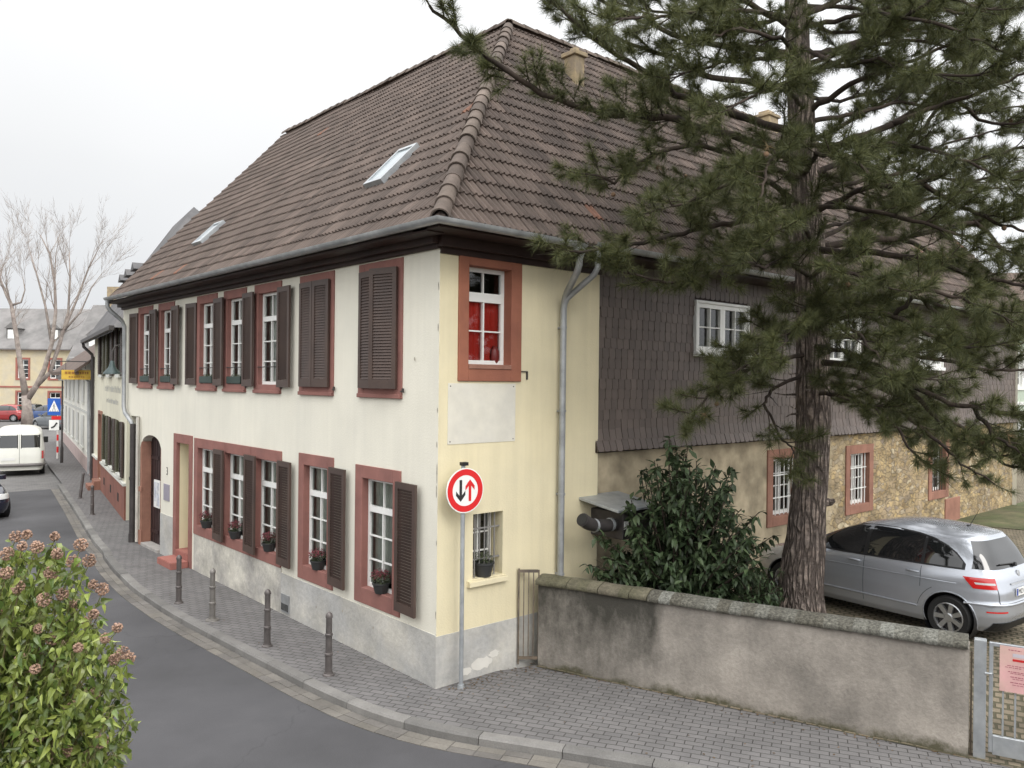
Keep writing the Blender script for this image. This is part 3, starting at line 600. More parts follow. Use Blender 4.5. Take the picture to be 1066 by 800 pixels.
gutter([(-OVS - .06, 13.6, GZ), (-OVS - .06, -OVG - .06, GZ), (2.08, -OVG - .06, GZ - .02)])
gutter([(2.28, -OVG - .06, GZ + .02), (XE + .2, -OVG - .06, GZ - .02)])
dp = MB(); dp.tube([(1.97, -.66, 6.05), (1.97, -.66, 5.78), (1.99, -.60, 5.68), (2.2, -.2, 5.45), (2.235, -.12, 5.36), (2.225, -.1, 5.2), (2.215, -.1, .9), (2.21, -.1, .2)], [.05] * 8, 12)
dp.lathe((1.97, -.66, 5.86), [(.055, 0), (.09, .12), (.09, .16)], 12)
o = soft(dp.build('downpipe', m_zinc, house), 50)
for z in (4.9, 3.65, 2.4, 1.2): cl = MB(); cl.lathe((2.22, -.1, z), [(.058, 0), (.058, .035)], 12); cl.box(2.20, 2.24, .0, .1, z + .005, z + .03) if 0 else cl.add([(2.2, -.1, z), (2.24, -.1, z), (2.24, 0, z), (2.2, 0, z), (2.2, -.1, z + .03), (2.24, -.1, z + .03), (2.24, 0, z + .03), (2.2, 0, z + .03)], [(0, 3, 2, 1), (4, 5, 6, 7), (0, 1, 5, 4), (1, 2, 6, 5), (2, 3, 7, 6), (3, 0, 4, 7)]); cl.build('pipe_clamp', m_zinc, o)
dp = MB(); dp.tube([(2.36, -.66, 6.05), (2.36, -.66, 5.78), (2.35, -.60, 5.68), (2.28, -.22, 5.42), (2.25, -.14, 5.35), (2.23, -.1, 5.25)], .045, 12); soft(dp.build('downpipe', m_zinc, house), 50)
dp = MB(); dp.tube([(-.51, 13.5, 6.05), (-.51, 13.5, 5.9), (-.45, 13.5, 5.8), (-.16, 13.5, 5.55), (-.1, 13.5, 5.4), (-.1, 13.5, 3.35), (-.09, 13.42, 3.2), (-.1, 12.85, 2.98), (-.1, 12.72, 2.85), (-.1, 12.72, 2.2)], .052, 10); soft(dp.build('downpipe', m_zinc, house), 50)
dp = MB(); dp.tube([(-.1, 12.72, 2.95), (-.1, 12.72, -.1)], .07, 12); dp.lathe((-.1, 12.72, 1.55), [(.085, 0), (.085, .08)], 12); dp.lathe((-.1, 12.72, -.08), [(.085, 0), (.085, .3)], 12); soft(dp.build('downpipe', m_iron, house), 50)
dp = MB(); dp.tube([(-.08, 12.42, 3.12), (-.08, 12.42, 3.0), (-.08, 12.42, .05)], .04, 10); soft(dp.build('downpipe', mat('painted_pipe', (.50, .48, .43), rough=.6), house), 50)
# ================================================================== WINDOWS, SHUTTERS, DOORS
def sash(fr, u0, u1, z0, z1, n, parent, rows, trans_at, glass, fw=.046, cols=2, bar=.02, transom=.09, depth=.055, name='window'):
    """white timber window: frame, transom, glazing bars; its panes are one sub-part. rows = rows below the transom"""
    s = MB(fr); a, b = n - depth, n
    s.box(u0, u0 + fw, a, b, z0, z1); s.box(u1 - fw, u1, a, b, z0, z1); s.box(u0 + fw, u1 - fw, a, b, z0, z0 + fw * 1.25); s.box(u0 + fw, u1 - fw, a, b, z1 - fw, z1)
    zt = z0 + (z1 - z0) * trans_at if trans_at else z1 - fw
    if trans_at: s.box(u0 + fw, u1 - fw, a, b + .012, zt - transom / 2, zt + transom / 2)
    zlow = z0 + fw * 1.25; zhi = zt - (transom / 2 if trans_at else 0)
    for c in range(1, cols):
        u = u0 + (u1 - u0) * c / cols; wd = bar * (1.35 if c * 2 == cols else 1)
        s.box(u - wd / 2, u + wd / 2, a + .01, b + .006, zlow, zhi)
        if trans_at: s.box(u - bar / 2, u + bar / 2, a + .012, b - .004, zt + transom / 2, z1 - fw)
    for r_ in range(1, rows):
        z = zlow + (zhi - zlow) * r_ / rows; s.box(u0 + fw, u1 - fw, a + .014, b - .006, z - bar / 2, z + bar / 2)
    o = s.build(name, m_sash, parent)
    g = MB(fr); m_ = n - depth * .6; g.add([(u0 + fw * .5, m_, z0 + fw * .5), (u1 - fw * .5, m_, z0 + fw * .5), (u1 - fw * .5, m_, z1 - fw * .5), (u0 + fw * .5, m_, z1 - fw * .5)], [(0, 1, 2, 3)])
    if fr.u.cross(fr.z).dot(fr.n) < 0: g.f = [f_[::-1] for f_ in g.f]          # the pane faces out of the wall
    g.build('pane', glass, o, recalc=False); return o

def surround(fr, u0, u1, z0, z1, ou0, ou1, oz0, oz1, parent, m=None, proud=.022, deep=.22, name='surround', sill=.0):
    """stone frame with outer edge u0..z1 and opening ou0..oz1, running deep into the wall"""
    s = MB(fr)
    s.box(u0, ou0, -deep, proud, z0, z1); s.box(ou1, u1, -deep, proud, z0, z1)
    s.box(ou0, ou1, -deep, proud, oz1, z1); s.box(ou0, ou1, -deep, proud + sill, z0, oz0)
    return s.build(name, m or m_sand, parent, bevel=.006)

def shutter(fr, uh, side, z0, z1, wd, ang, parent, n0=.04, nslat=None):
    """louvred leaf hinged at uh; side = +1 closes towards +u, -1 towards -u"""
    a = R(ang); ud = fr.u * math.cos(a) * side + fr.n * math.sin(a); nn = fr.n * math.cos(a) - fr.u * math.sin(a) * side
    f2 = Fr(fr.P(uh, n0, 0), ud, nn); s = MB(f2); t = .036; st = .075
    s.box(0, st, 0, t, z0, z1); s.box(wd - st, wd, 0, t, z0, z1); s.box(st, wd - st, 0, t, z0, z0 + .13); s.box(st, wd - st, 0, t, z1 - .09, z1)
    k = nslat or int((z1 - z0 - .22) / .042)
    for i in range(k):
        z = z0 + .13 + (z1 - z0 - .22) * (i + .1) / k; h = (z1 - z0 - .22) / k
        p = [(st, .004, z), (wd - st, .004, z), (wd - st, .012, z), (st, .012, z), (st, .022, z + h * 1.02), (wd - st, .022, z + h * 1.02), (wd - st, .03, z + h * 1.02), (st, .03, z + h * 1.02)]
        # slats lean: lower edge outwards
        p = [(u_, t - n_, z_) for u_, n_, z_ in p]
        s.hexa(p)
    o = s.build('shutter', m_shut, parent)
    h_ = MB(f2)
    for z in (z0 + .22, z1 - .25): h_.box(-.03, .14, t, t + .008, z, z + .035); h_.lathe((-.005, t * .6, z - .03), [(.014, 0), (.014, .1)], 8)
    h_.build('hinge', m_iron, o) if False else None
    b0 = len(o.data.vertices)
    return o

def guard_bar(fr, u0, u1, z, parent):
    g = MB(fr); g.tube([(u0, -.05, z), (u0, .03, z), (u1, .03, z), (u1, -.05, z)], .008, 6); return g.build('guard_bar', m_iron, parent)

# ---- upper floor, street side
for i, (a, b) in enumerate(UPS):
    jw = .17; ou0, ou1, oz0, oz1 = a + jw, b - jw, UZ[0] + .16, UZ[1] - .17
    wn_ = sash(STREET, ou0, ou1, oz0, oz1, -.07, house, 3, .72, m_glass if i != 0 else m_glassd)
    surround(STREET, a, b, UZ[0], UZ[1], ou0, ou1, oz0, oz1, wn_, deep=.11)
    sl = MB(STREET); sl.box(a + .01, b - .01, .022, .05, UZ[0] - .0, UZ[0] + .06); sl.build('sill', m_sand, wn_, bevel=.006)
    hw = (ou1 - ou0) / 2 + .02
    if i == 0:
        shutter(STREET, a + .09, 1, oz0 - .02, oz1 + .04, .52, 15, wn_); shutter(STREET, b - .09, -1, oz0 - .02, oz1 + .04, .50, 4, wn_)
    elif i == 1:
        shutter(STREET, a + .09, 1, oz0 - .02, oz1 + .04, .49, 3, wn_); shutter(STREET, b - .09, -1, oz0 - .02, oz1 + .04, .49, 3, wn_)
    else:
        shutter(STREET, a + .04, 1, oz0 - .04, oz1 + .04, .53, 177, wn_, .085)
        if i in (4, 6): shutter(STREET, b - .02, -1, oz0 - .04, oz1 + .04, .52, 176, wn_, .05)
        guard_bar(STREET, ou0 + .02, ou1 - .02, oz0 + .32, wn_)
    cu = MB(STREET); nn = -.2
    if i > 1: cu.add([(ou0 + .3, nn, oz0 - .05), (ou1 + .25, nn, oz0 - .05), (ou1 + .25, nn, oz1 + .05), (ou0 + .3, nn, oz1 + .05)], [(0, 1, 2, 3)]); cu.build('curtain', m_curtain, wn_, recalc=False)
    hk = MB(STREET); hk.box(a - .06, a + .02, .02, .03, UZ[0] + .10, UZ[0] + .115); hk.box(a - .07, a - .055, .02, .055, UZ[0] + .09, UZ[0] + .15); hk.build('shutter_catch', m_iron, wn_)

# ---- ground floor, street side
def low_window(ou0, ou1, oz0, oz1, su, parent=house):
    wn_ = sash(STREET, ou0, ou1, oz0, oz1, -.095, parent, 3, .72, m_glass)
    if su: surround(STREET, *su, ou0, ou1, oz0, oz1, wn_, deep=.155)
    shutter(STREET, ou0 - .17, 1, oz0 - .12, oz1 + .05, .53, 177.5, wn_, .095)
    c = MB(STREET); k = 18; nn = -.2
    for j in range(k):
        u = ou0 - .1 + (ou1 - ou0 + .3) * j / k; u2 = ou0 - .1 + (ou1 - ou0 + .3) * (j + 1) / k; q = .02 * (j % 2)
        c.add([(u, nn - q, oz0 + .1), (u2, nn - .02 + q, oz0 + .1), (u2, nn - .02 + q, oz1), (u, nn - q, oz1)], [(0, 1, 2, 3)])
    c.build('curtain', m_curtain, wn_, recalc=False)
    return wn_
lws = []
lws.append(low_window(1.06, 1.90, .99, 2.63, (.865, 2.10, .75, 2.82)))
lws.append(low_window(2.97, 3.78, .99, 2.67, (2.78, 3.965, .75, 2.86)))
lws.append(low_window(4.80, 5.68, .99, 2.63, (4.62, 5.895, .78, 2.83)))
su = None
w4 = low_window(6.22, 7.12, .99, 2.63, None); w5 = low_window(7.72, 8.60, .99, 2.63, None); lws += [w4, w5]
s = MB(STREET); s.box(5.905, 6.22, -.155, .022, .78, 2.83); s.box(7.12, 7.72, -.155, .022, .78, 2.83); s.box(8.60, 8.79, -.155, .022, .78, 2.83)
for a, b in ((6.22, 7.12), (7.72, 8.60)): s.box(a, b, -.155, .022, 2.63, 2.83); s.box(a, b, -.155, .022, .78, .99)
s.build('surround', m_sand, w4, bevel=.006)

# ---- side door with red frame, step; arched gateway
dr = MB(STREET); dr.box(9.10, 9.86, -.62, -.58, 0.02, 2.62); dr.box(9.14, 9.44, -.58, -.565, .25, 1.2); dr.box(9.52, 9.82, -.58, -.565, .25, 1.2); dr.box(9.14, 9.44, -.58, -.565, 1.35, 2.5); dr.box(9.52, 9.82, -.58, -.565, 1.35, 2.5)
do = dr.build('door', mat('cream_door', (.50, .46, .36), rough=.6, scale=2, var=.1), house, bevel=.004)
s = MB(STREET); s.box(8.905, 9.10, -.06, .022, -.1, 2.86); s.box(9.86, 10.05, -.06, .022, -.1, 2.86); s.box(9.10, 9.86, -.06, .022, 2.66, 2.86); s.build('surround', m_sand, do, bevel=.006)
s = MB(STREET); s.box(9.865, 9.95, -.62, -.06, 0, 2.66); s.box(9.02, 9.095, -.62, -.06, 0, 2.66); s.box(9.10, 9.86, -.62, -.06, 2.665, 2.7); s.build('reveal', m_yellow, do)
s = MB(STREET); s.box(9.04, 9.92, .03, .40, -.01, .14); s.box(9.101, 9.859, -.6, .03, -.01, .28); st = s.build('step', m_redstep, do, bevel=.012, bseg=2)
s = MB(STREET); s.lathe((9.22, -.55, 1.12), [(.022, 0), (.022, .07)], 10, (-1, 0, 0)); s.tube([(9.22, -.5, 1.12), (9.34, -.5, 1.12)], .012, 8); s.build('handle', m_iron, do)

ar = MB(STREET); ga, gb_ = 10.95, 12.36; NN = 14                                  # gate: red stone jambs and arch ring, then two dark wooden leaves
def arch2(u, k=0): 
    t = (u - (ga + gb_) / 2) / ((gb_ - ga) / 2); return 2.40 + k + (.31) * math.sqrt(max(0, 1 - t * t * .999))
for i in range(NN):
    a, b = ga + (gb_ - ga) * i / NN, ga + (gb_ - ga) * (i + 1) / NN
    if i == NN - 1: ar.hexa([(a, -.205, -.1), (b + .018, -.205, -.1), (b + .018, .03, -.1), (a, .03, -.1), (a, -.205, arch2(a) - .02), (b + .018, -.205, arch2(b) - .02), (b + .018, .03, arch2(b) - .02), (a, .03, arch2(a) - .02)])
ar.box(ga - .06, ga + .02, -.205, -.002, -.1, 2.45)
ar.box(gb_ - .16, gb_ + .05, .03, .055, -.1, .35); ar.box(gb_ - .16, gb_ + .05, .03, .06, 1.30, 1.42)
ls = MB(STREET)
ls.box(ga, (ga + gb_) / 2 - .004, -.27, -.21, .02, 2.75); ls.box((ga + gb_) / 2 + .004, gb_ - .1, -.27, -.21, .02, 2.75)
for i in range(8): ls.box(ga + .02 + i * .17, ga + .03 + i * .17, -.21, -.202, .05, 2.6)
for z in (.3, 1.2, 2.1): ls.box(ga + .02, (ga + gb_) / 2 - .05, -.21, -.19, z, z + .09); ls.box((ga + gb_) / 2 + .05, gb_ - .12, -.21, -.19, z, z + .09)
go = ls.build('gateway', mat('dark_gate_wood', (.040, .022, .022), (.032, .02, .02), rough=.5, scale=3, var=.25, streak=.15), house)
ar.build('jamb', m_sand2, go, bevel=.008)
so = MB(STREET); n_ = 10
for i in range(n_):
    a, b = ga + (gb_ - ga) * i / n_, ga + (gb_ - ga) * (i + 1) / n_
    so.add([(a, 0, arch(a)), (b, 0, arch(b)), (b, -.5, arch(b)), (a, -.5, arch(a))], [(0, 1, 2, 3)])
so.build('arch_soffit', m_white, go, recalc=False)
s = MB(STREET); s.box(10.98, 12.2, -.2, .06, -.01, .07); s.build('threshold', mat('sill_stone', (.34, .32, .30), rough=.9, scale=3, var=.2), go, bevel=.01)

# ---- gable windows
gu = sash(GABLE, GU[0] + .17, GU[1] - .20, GU[2] + .22, GU[3] - .17, -.14, house, 2, .70, m_glassd, fw=.06, transom=.13)
s = MB(GABLE); u0, u1, z0, z1 = GU; surround(GABLE, u0, u1, z0, z1, u0 + .17, u1 - .2, z0 + .22, z1 - .17, gu, mat('brown_red_stone', (.30, .115, .07), (.26, .10, .065), rough=.8, scale=2, var=.14, bump=.2, bscale=50), .03, .25)
s = MB(GABLE); s.box(u0 + .171, u1 - .201, -.135, .045, z0 + .17, z0 + .235); s.build('sill', m_sand2, gu, bevel=.006)
s = MB(GABLE); k = 40; ua, ub, za, zb_ = u0 + .18, u1 - .21, z0 + .23, z0 + .22 + (z1 - z0 - .39) * .68      # red cloth in soft folds
fo_ = lambda q: -.215 + .009 * math.sin(q * 1.15) + .006 * math.sin(q * .43 + 1)
for i in range(k): a_, b_ = ua + (ub - ua) * i / k, ua + (ub - ua) * (i + 1) / k; s.add([(a_, fo_(i), za), (b_, fo_(i + 1), za), (b_, fo_(i + 1) - .004, zb_), (a_, fo_(i) - .004, zb_)], [(0, 1, 2, 3)])
s.build('blind', m_redblind, gu, smooth=True)
s = MB(GABLE); s.lathe((u1 - .33, -.195, z0 + .235), [(.05, 0), (.075, .1), (.07, .2), (.03, .27), (.0, .28)], 16); soft(s.build('ornament', mat('dark_red_vase', (.12, .012, .01), rough=.4), gu), 50)
hk = MB(GABLE); hk.box(1.46, 1.58, .0, .02, 4.24, 4.255); hk.box(1.565, 1.58, .0, .03, 4.13, 4.25); hk.build('shutter_catch', m_iron, gu)
sw = sash(GABLE, GS[0] + .02, GS[1] - .02, GS[2], GS[3], -.24, house, 3, 0, m_glassd, fw=.05, cols=2)
b = MB(GABLE)
for i in range(5): u = GS[0] + .09 + i * .09; b.tube([(u, -.08, GS[2]), (u, -.08, GS[3])], .011, 8)
for z in (1.6, 2.03): b.box(GS[0], GS[1], -.092, -.068, z, z + .02)
b.build('window_bars', mat('grey_bar_paint', (.22, .21, .20), rough=.5), sw)
s = MB(GABLE); s.box(GS[0] - .1, GS[1] + .05, .052, .075, GS[2] - .09, GS[2] - .02); s.build('sill', m_yellow, sw, bevel=.005)

# ---- yard wing: rubble wall under hung slate
YW = .1; WING = Fr((0, YW, 0), (1, 0, 0), (0, -1, 0))
WWIN = [(8.2, 9.55, 1.22, 2.78), (11.46, 12.8, 1.14, 2.72), (16.0, 17.3, 1.08, 2.66)]
wg = MB(WING); holed(wg, WING, 3.12, XE, -.15, 3.2, [(a + .02, b - .02, c + .02, d - .02) for a, b, c, d in WWIN])
wg.build('wall', rubble_mat('rubble_stone', 10.6), house, recalc=False)
for k, (a, b, c, d) in enumerate(WWIN):
    wn_ = sash(WING, a + .2, b - .2, c + .2, d - .2, -.14, house, 4, 0, m_glass, fw=.06, cols=2)
    surround(WING, a, b, c, d, a + .2, b - .2, c + .2, d - .2, wn_, m_sand2, .03, .24)
    bb = MB(WING)
    for i in range(6): u = a + .27 + i * (b - a - .54) / 5; bb.tube([(u, -.06, c + .2), (u, -.06, d - .2)], .013, 6)
    for z in (c + .55, d - .55): bb.box(a + .2, b - .2, -.07, -.05, z, z + .02)
    bb.build('window_bars', m_sash if k < 2 else m_iron, wn_)
s = MB(WING); s.box(17.1, 18.1, -.05, .035, YZ - .1, 1.02); s.build('bricked_niche', m_sand2, house, bevel=.01)
# hung slate: overlapping scales, lowest courses kicked outwards
sl = MB(WING); r_ = random.Random(5); SZ0, SZ1 = 3.0, 6.02; ch = .165; cw = .152; SX0, SX1 = 3.07, XE
WUP = [(5.70, 7.33, 4.66, 5.55), (10.3, 11.9, 4.58, 5.62), (15.2, 16.6, 4.58, 5.62)]
def kick(z): return .10 * max(0, (3.42 - z) / .42) ** 1.6 + .045
nrow = int((SZ1 - SZ0) / ch)
for j in range(nrow):
    z0 = SZ0 + j * ch; z1 = z0 + ch * 1.75; off = j * .022 + .012 * math.sin(j * 1.9)
    for i in range(-2, int((SX1 - SX0) / cw) + 2):
        u = SX0 + i * cw + off % cw
        if u < SX0 - .02 or u > SX1: continue
        if any(a - .04 < u + cw / 2 < b + .04 and c - .06 < z0 + ch / 2 < d + .04 for a, b, c, d in WUP): continue
        jz = r_.uniform(-.006, .006); t = .011; n0 = kick(z0) + .016 + r_.uniform(-.002, .003); n1 = kick(z1) + .001
        g_ = .006; pr = [(u + g_, z1), (u + g_, z0 + .02 + jz), (u + .015, z0 + .004 + jz), (u + cw * .6, z0 - .002 + jz), (u + cw * .9, z0 + .016 + jz), (u + cw - g_, z0 + .05 + jz), (u + cw - g_, z1)]
        fr_ = [(a, n0 + (n1 - n0) * max(0, (b - z0)) / (z1 - z0) + .002 * math.sin(i * 3.1 + j), b) for a, b in pr]; n_ = len(pr)
        sl.add(fr_ + [(a, q - t, b) for a, q, b in fr_], [tuple(range(n_))] + [(k_, k_ + n_, (k_ + 1) % n_ + n_, (k_ + 1) % n_) for k_ in range(n_)])
so_ = sl.build('slate_cladding', m_slate, house)
bd = MB(WING); holed(bd, WING, 3.06, XE, 3.05, 6.05, WUP, n=.03)
bd.add([(3.06, .0, 3.0), (3.06, .15, 2.99), (3.06, .05, 3.4), (3.06, .05, 6.05), (3.06, 0, 6.05)], [(0, 1, 2, 3, 4)]); bd.add([(3.06, 0, 2.985), (XE, 0, 2.985), (XE, .13, 2.985), (3.06, .13, 2.985)], [(0, 1, 2, 3)])
bd.build('slate_backing', m_cornice, so_, recalc=False)
for k, (a, b, c, d) in enumerate(WUP):
    wn_ = sash(WING, a + .02, a + (b - a) * .5, c + .02, d, .075, house, 2, 0, m_glass, fw=.075, cols=2, depth=.09)
    w2 = sash(WING, a + (b - a) * .5 + .004, b - .02, c + .02, d, .075, house, 2, 0, m_glass, fw=.075, cols=2, depth=.09)
    s = MB(WING); s.box(a - .05, b + .05, .0, .16, c - .07, c + .015); s.box(a - .04, a + .018, 0, .11, c + .015, d + .05); s.box(b - .018, b + .04, 0, .11, c + .015, d + .05); s.box(a + .018, b - .018, 0, .11, d + .002, d + .05)
    s.build('surround', m_sash, wn_, bevel=.006)
# pipe vent and little lean-to cover between wall and shrub
vb = thing('wall_vent', 'grey bent vent pipe with a small boiler box fixed low on the yard wall', 'vent', (3.0, -.1, 1.9))
s = MB(); s.tube([(3.05, -.50, 1.93), (2.72, -.52, 1.95), (2.48, -.52, 1.98), (2.33, -.54, 2.03), (2.20, -.56, 2.10)], [.095, .095, .095, .097, .10], 16); o = soft(s.build('pipe', m_iron, vb), 50)
s = MB(); s.lathe((2.187, -.562, 2.106), [(.088, 0), (.088, .004)], 16, (-.13, -.02, .07)); s.build('pipe_mouth', m_black, o)
for x in (2.5, 2.85): MB().lathe((x, -.52, 1.975 - (x - 2.5) * .06), [(.102, -.02), (.102, .02)], 16, (1, 0, -.05)).build('pipe_band', m_galv, o)
s = MB(); s.box(2.98, 3.7, -.66, .08, 1.72, 2.13); s.build('housing', m_iron, vb, bevel=.01)
s = MB(); s.box(3.0, 3.1, -.668, -.662, 1.88, 2.0); s.build('sticker', m_sash, vb)
s = MB(); s.hexa([(2.70, -.80, 2.17), (3.7, -.80, 2.17), (3.7, .08, 2.29), (2.70, .08, 2.29), (2.70, -.80, 2.21), (3.7, -.80, 2.21), (3.7, .08, 2.33), (2.70, .08, 2.33)]); s.build('cover', m_galv, vb, bevel=.006)
for x, y in ((2.9, .02), (3.8, -.72)): MB().box(x, x + .06, y, y + .06, YZ - .1, 2.2).build('post', m_wood, vb)
# ================================================================== SMALL THINGS ON THE HOUSE
m_heath = mat('heather_flowers', (.16, .03, .045), (.10, .03, .03), rough=.8, island=.4, var=.2)
m_leafd = mat('small_dark_leaf', (.035, .05, .02), (.05, .06, .025), rough=.7, island=.4, var=.2)
m_pot = mat('dark_pot', (.035, .036, .036), rough=.55, var=.2)
m_planter = mat('green_planter', (.03, .05, .042), rough=.5, var=.2)
def tuft_cloud(mb, c, rx, ry, rz, n, size, seed, lo=-1):
    r = random.Random(seed)
    for _ in range(n):
        d = Vector((r.gauss(0, 1), r.gauss(0, 1), r.gauss(0, 1))).normalized() * (r.random() ** .4)
        if d.z < lo: continue
        p = c + Vector((d.x * rx, d.y * ry, d.z * rz)); a = Vector((r.gauss(0, 1), r.gauss(0, 1), r.gauss(0, 1))).normalized(); b = a.orthogonal().normalized(); s_ = size * r.uniform(.6, 1.3)
        mb.add([p - a * s_, p + b * s_ * .5, p + a * s_, p - b * s_ * .5], [(0, 1, 2, 3)], 0, True)
def flower_pot(loc, label, group='flower pots on the ground floor sills', flowers=True, seed=1, r=.125, h=.15):
    t = thing('flower_pot', label, 'flower pot', loc, group)
    s = MB(); s.lathe(loc, [(r * .72, 0), (r, h * .86), (r * 1.07, h * .86), (r * 1.07, h), (r * .93, h), (r * .9, h * .85)], 18); soft(s.build('pot', m_pot, t), 40)
    c = Vector(loc) + Vector((0, 0, h + .05)); f = MB(); tuft_cloud(f, c, r * 1.15, r * 1.15, .10, 260, .017, seed); f.build('leaves', m_leafd, t, recalc=False)
    if flowers:
        f = MB(); tuft_cloud(f, c + Vector((0, .02, .05)), r * 1.2, r * 1.2, .10, 420, .016, seed + 9, -.4); f.build('flowers', m_heath, t, recalc=False)
    return t
for k, (u, z, lab) in enumerate(((1.40, .992, 'dark pot of red heather on the ground floor sill nearest the house corner'),
                        (3.32, .992, 'dark flower pot of red heather on the second ground floor sill from the house corner'),
                        (5.16, .992, 'dark pot of heather on the third ground floor sill from the corner'),
                        (6.66, .992, 'dark flower pot of heather on the middle sill of the triple ground floor window'),
                        (8.14, .992, 'dark flower pot of heather on the ground floor sill beside the cream door'))):
    flower_pot((.02, u, z), lab, seed=30 + k)
flower_pot((.86, .07, 1.362), 'dark empty looking round pot on the barred little gable window sill', 'flower pots on the ground floor sills', False, 40, .145, .2)
for k, (i, lab) in enumerate(((3, 'dark green planter box on the upper sill fourth from the house corner'), (4, 'dark green planter box on the upper sill fifth from the house corner'),
                (5, 'dark planter box on the upper sill of the second window from the downpipe'), (6, 'dark planter box on the upper sill nearest the far downpipe'))):
    a, b = UPS[i]; u0, u1 = a + .2, b - .22; z = UZ[0] + .163
    t = thing('planter_box', lab, 'planter box', (.02, (u0 + u1) / 2, z), 'planter boxes on the upper sills')
    s = MB(STREET); s.box(u0, u1, -.09, .045, z, z + .14); s.build('box', m_planter, t, bevel=.008)
    f = MB(); tuft_cloud(f, Vector((.022, (u0 + u1) / 2, z + .15)), .06, (u1 - u0) / 2 - .03, .04, 160, .014, 60 + k); f.build('leaves', m_leafd, t, recalc=False)

def text(mb_name, s_, fr, u, n, z, size, m, parent=None, align='CENTER', ext=.001):
    cu = bpy.data.curves.new(mb_name, 'FONT'); cu.body = s_; cu.size = size; cu.extrude = ext; cu.align_x = align; cu.align_y = 'CENTER'; cu.resolution_u = 3
    o = bpy.data.objects.new(mb_name, cu); COL.objects.link(o); dg = bpy.context.evaluated_depsgraph_get(); me = bpy.data.meshes.new_from_object(o.evaluated_get(dg)); bpy.data.objects.remove(o)
    me.materials.clear(); me.materials.append(m); q = fr.P(u, n, z); x = fr.u; zz = fr.z; nn = x.cross(zz)
    # the letters read from outside: x to the reader's right
    if nn.dot(fr.n) < 0: x = -x; nn = -nn
    M = Matrix(((x.x, zz.x, nn.x, q.x), (x.y, zz.y, nn.y, q.y), (x.z, zz.z, nn.z, q.z), (0, 0, 0, 1)))
    me.transform(M); org = ORG[parent.name] if parent is not None else Vector(); me.transform(Matrix.Translation(-org))
    o = bpy.data.objects.new(mb_name, me); COL.objects.link(o)
    if parent is not None: o.parent = parent
    ORG[o.name] = org; return o
m_ink = mat('black_ink', (.02, .02, .02), rough=.6, var=.05)
m_redink = mat('red_ink', (.50, .02, .02), rough=.5, var=.05)

t = thing('notice_board', 'white framed notice board with papers hung on the dark gate leaf', 'notice board', STREET.P(11.7, -.19, 1.3))
s = MB(STREET); s.box(11.50, 11.93, -.19, -.16, .95, 1.62); s.build('board', m_sash, t, bevel=.005)
s = MB(STREET); s.box(11.54, 11.71, -.16, -.156, 1.0, 1.57); s.box(11.75, 11.89, -.16, -.156, 1.1, 1.57); s.build('paper', mat('pale_paper', (.42, .44, .52), (.6, .6, .6), scale=9, var=.3), t)
t = tag(MB(STREET).box(10.32, 10.70, .001, .016, 1.28, 1.66).build('name_plate', mat('violet_grey_plate', (.30, .28, .33), rough=.45, var=.08), bevel=.003), 'small grey name plate on the cream wall right of the arched gate', 'plaque')
t = thing('house_number', 'small dark house number on the cream wall above the grey name plate', 'house number', STREET.P(10.5, .002, 1.95)); text('digit', '3', STREET, 10.5, .004, 1.95, .26, m_ink, t)

# ================================================================== BOLLARDS, SIGN
def bollard(loc, label, m, base):
    t = thing('bollard', label, 'bollard', loc, 'bollards along the kerb', local=True)
    s = MB(); s.lathe((0, 0, 0), [(.05, 0), (.05, .27), (.058, .28), (.058, .305), (.047, .315), (.045, .54), (.054, .55), (.054, .575), (.043, .585), (.042, .80)], 16); soft(s.build('post', m, t), 35)
    s = MB(); s.lathe((0, 0, .80), [(.05, 0), (.05, .02), (.044, .045), (.03, .065), (.012, .078), (.0, .08)], 16); soft(s.build('cap', m, t), 35)
    s = MB(); s.lathe((0, 0, 0), [(.115 if base else .085, 0), (.11 if base else .08, .018), (.062, .03), (.06, .05)], 18); soft(s.build('foot', m, t), 35); return t
m_boll = mat('bollard_iron', (.135, .12, .115), (.11, .10, .096), rough=.45, metal=.4, scale=7, var=.2)
m_boll2 = mat('bare_bollard', (.24, .225, .205), (.18, .17, .16), rough=.5, metal=.45, scale=7, var=.2)
for (x, y), lab, m, b_, tl in (((-.85, 1.35), 'dark iron bollard standing nearest the house corner and the traffic sign', m_boll, 0, 0), ((-.97, 3.05), 'dark iron bollard opposite the cellar vent, second from the corner', m_boll, 0, 0),
        ((-1.1, 4.91), 'pale bare metal bollard with a round foot plate', m_boll2, 1, 0), ((-1.16, 6.35), 'dark iron bollard in front of the red door step', m_boll, 0, 0), ((.24, 17.72), 'dark iron bollard before the neighbour house with the red plinth', m_boll, 0, 0),
        ((.82, 21.55), 'leaning dark bollard farthest up the street', m_boll, 0, .12)):
    b_o = bollard((x, y, 0), lab, m, b_); b_o.rotation_euler = (0, tl, 0)

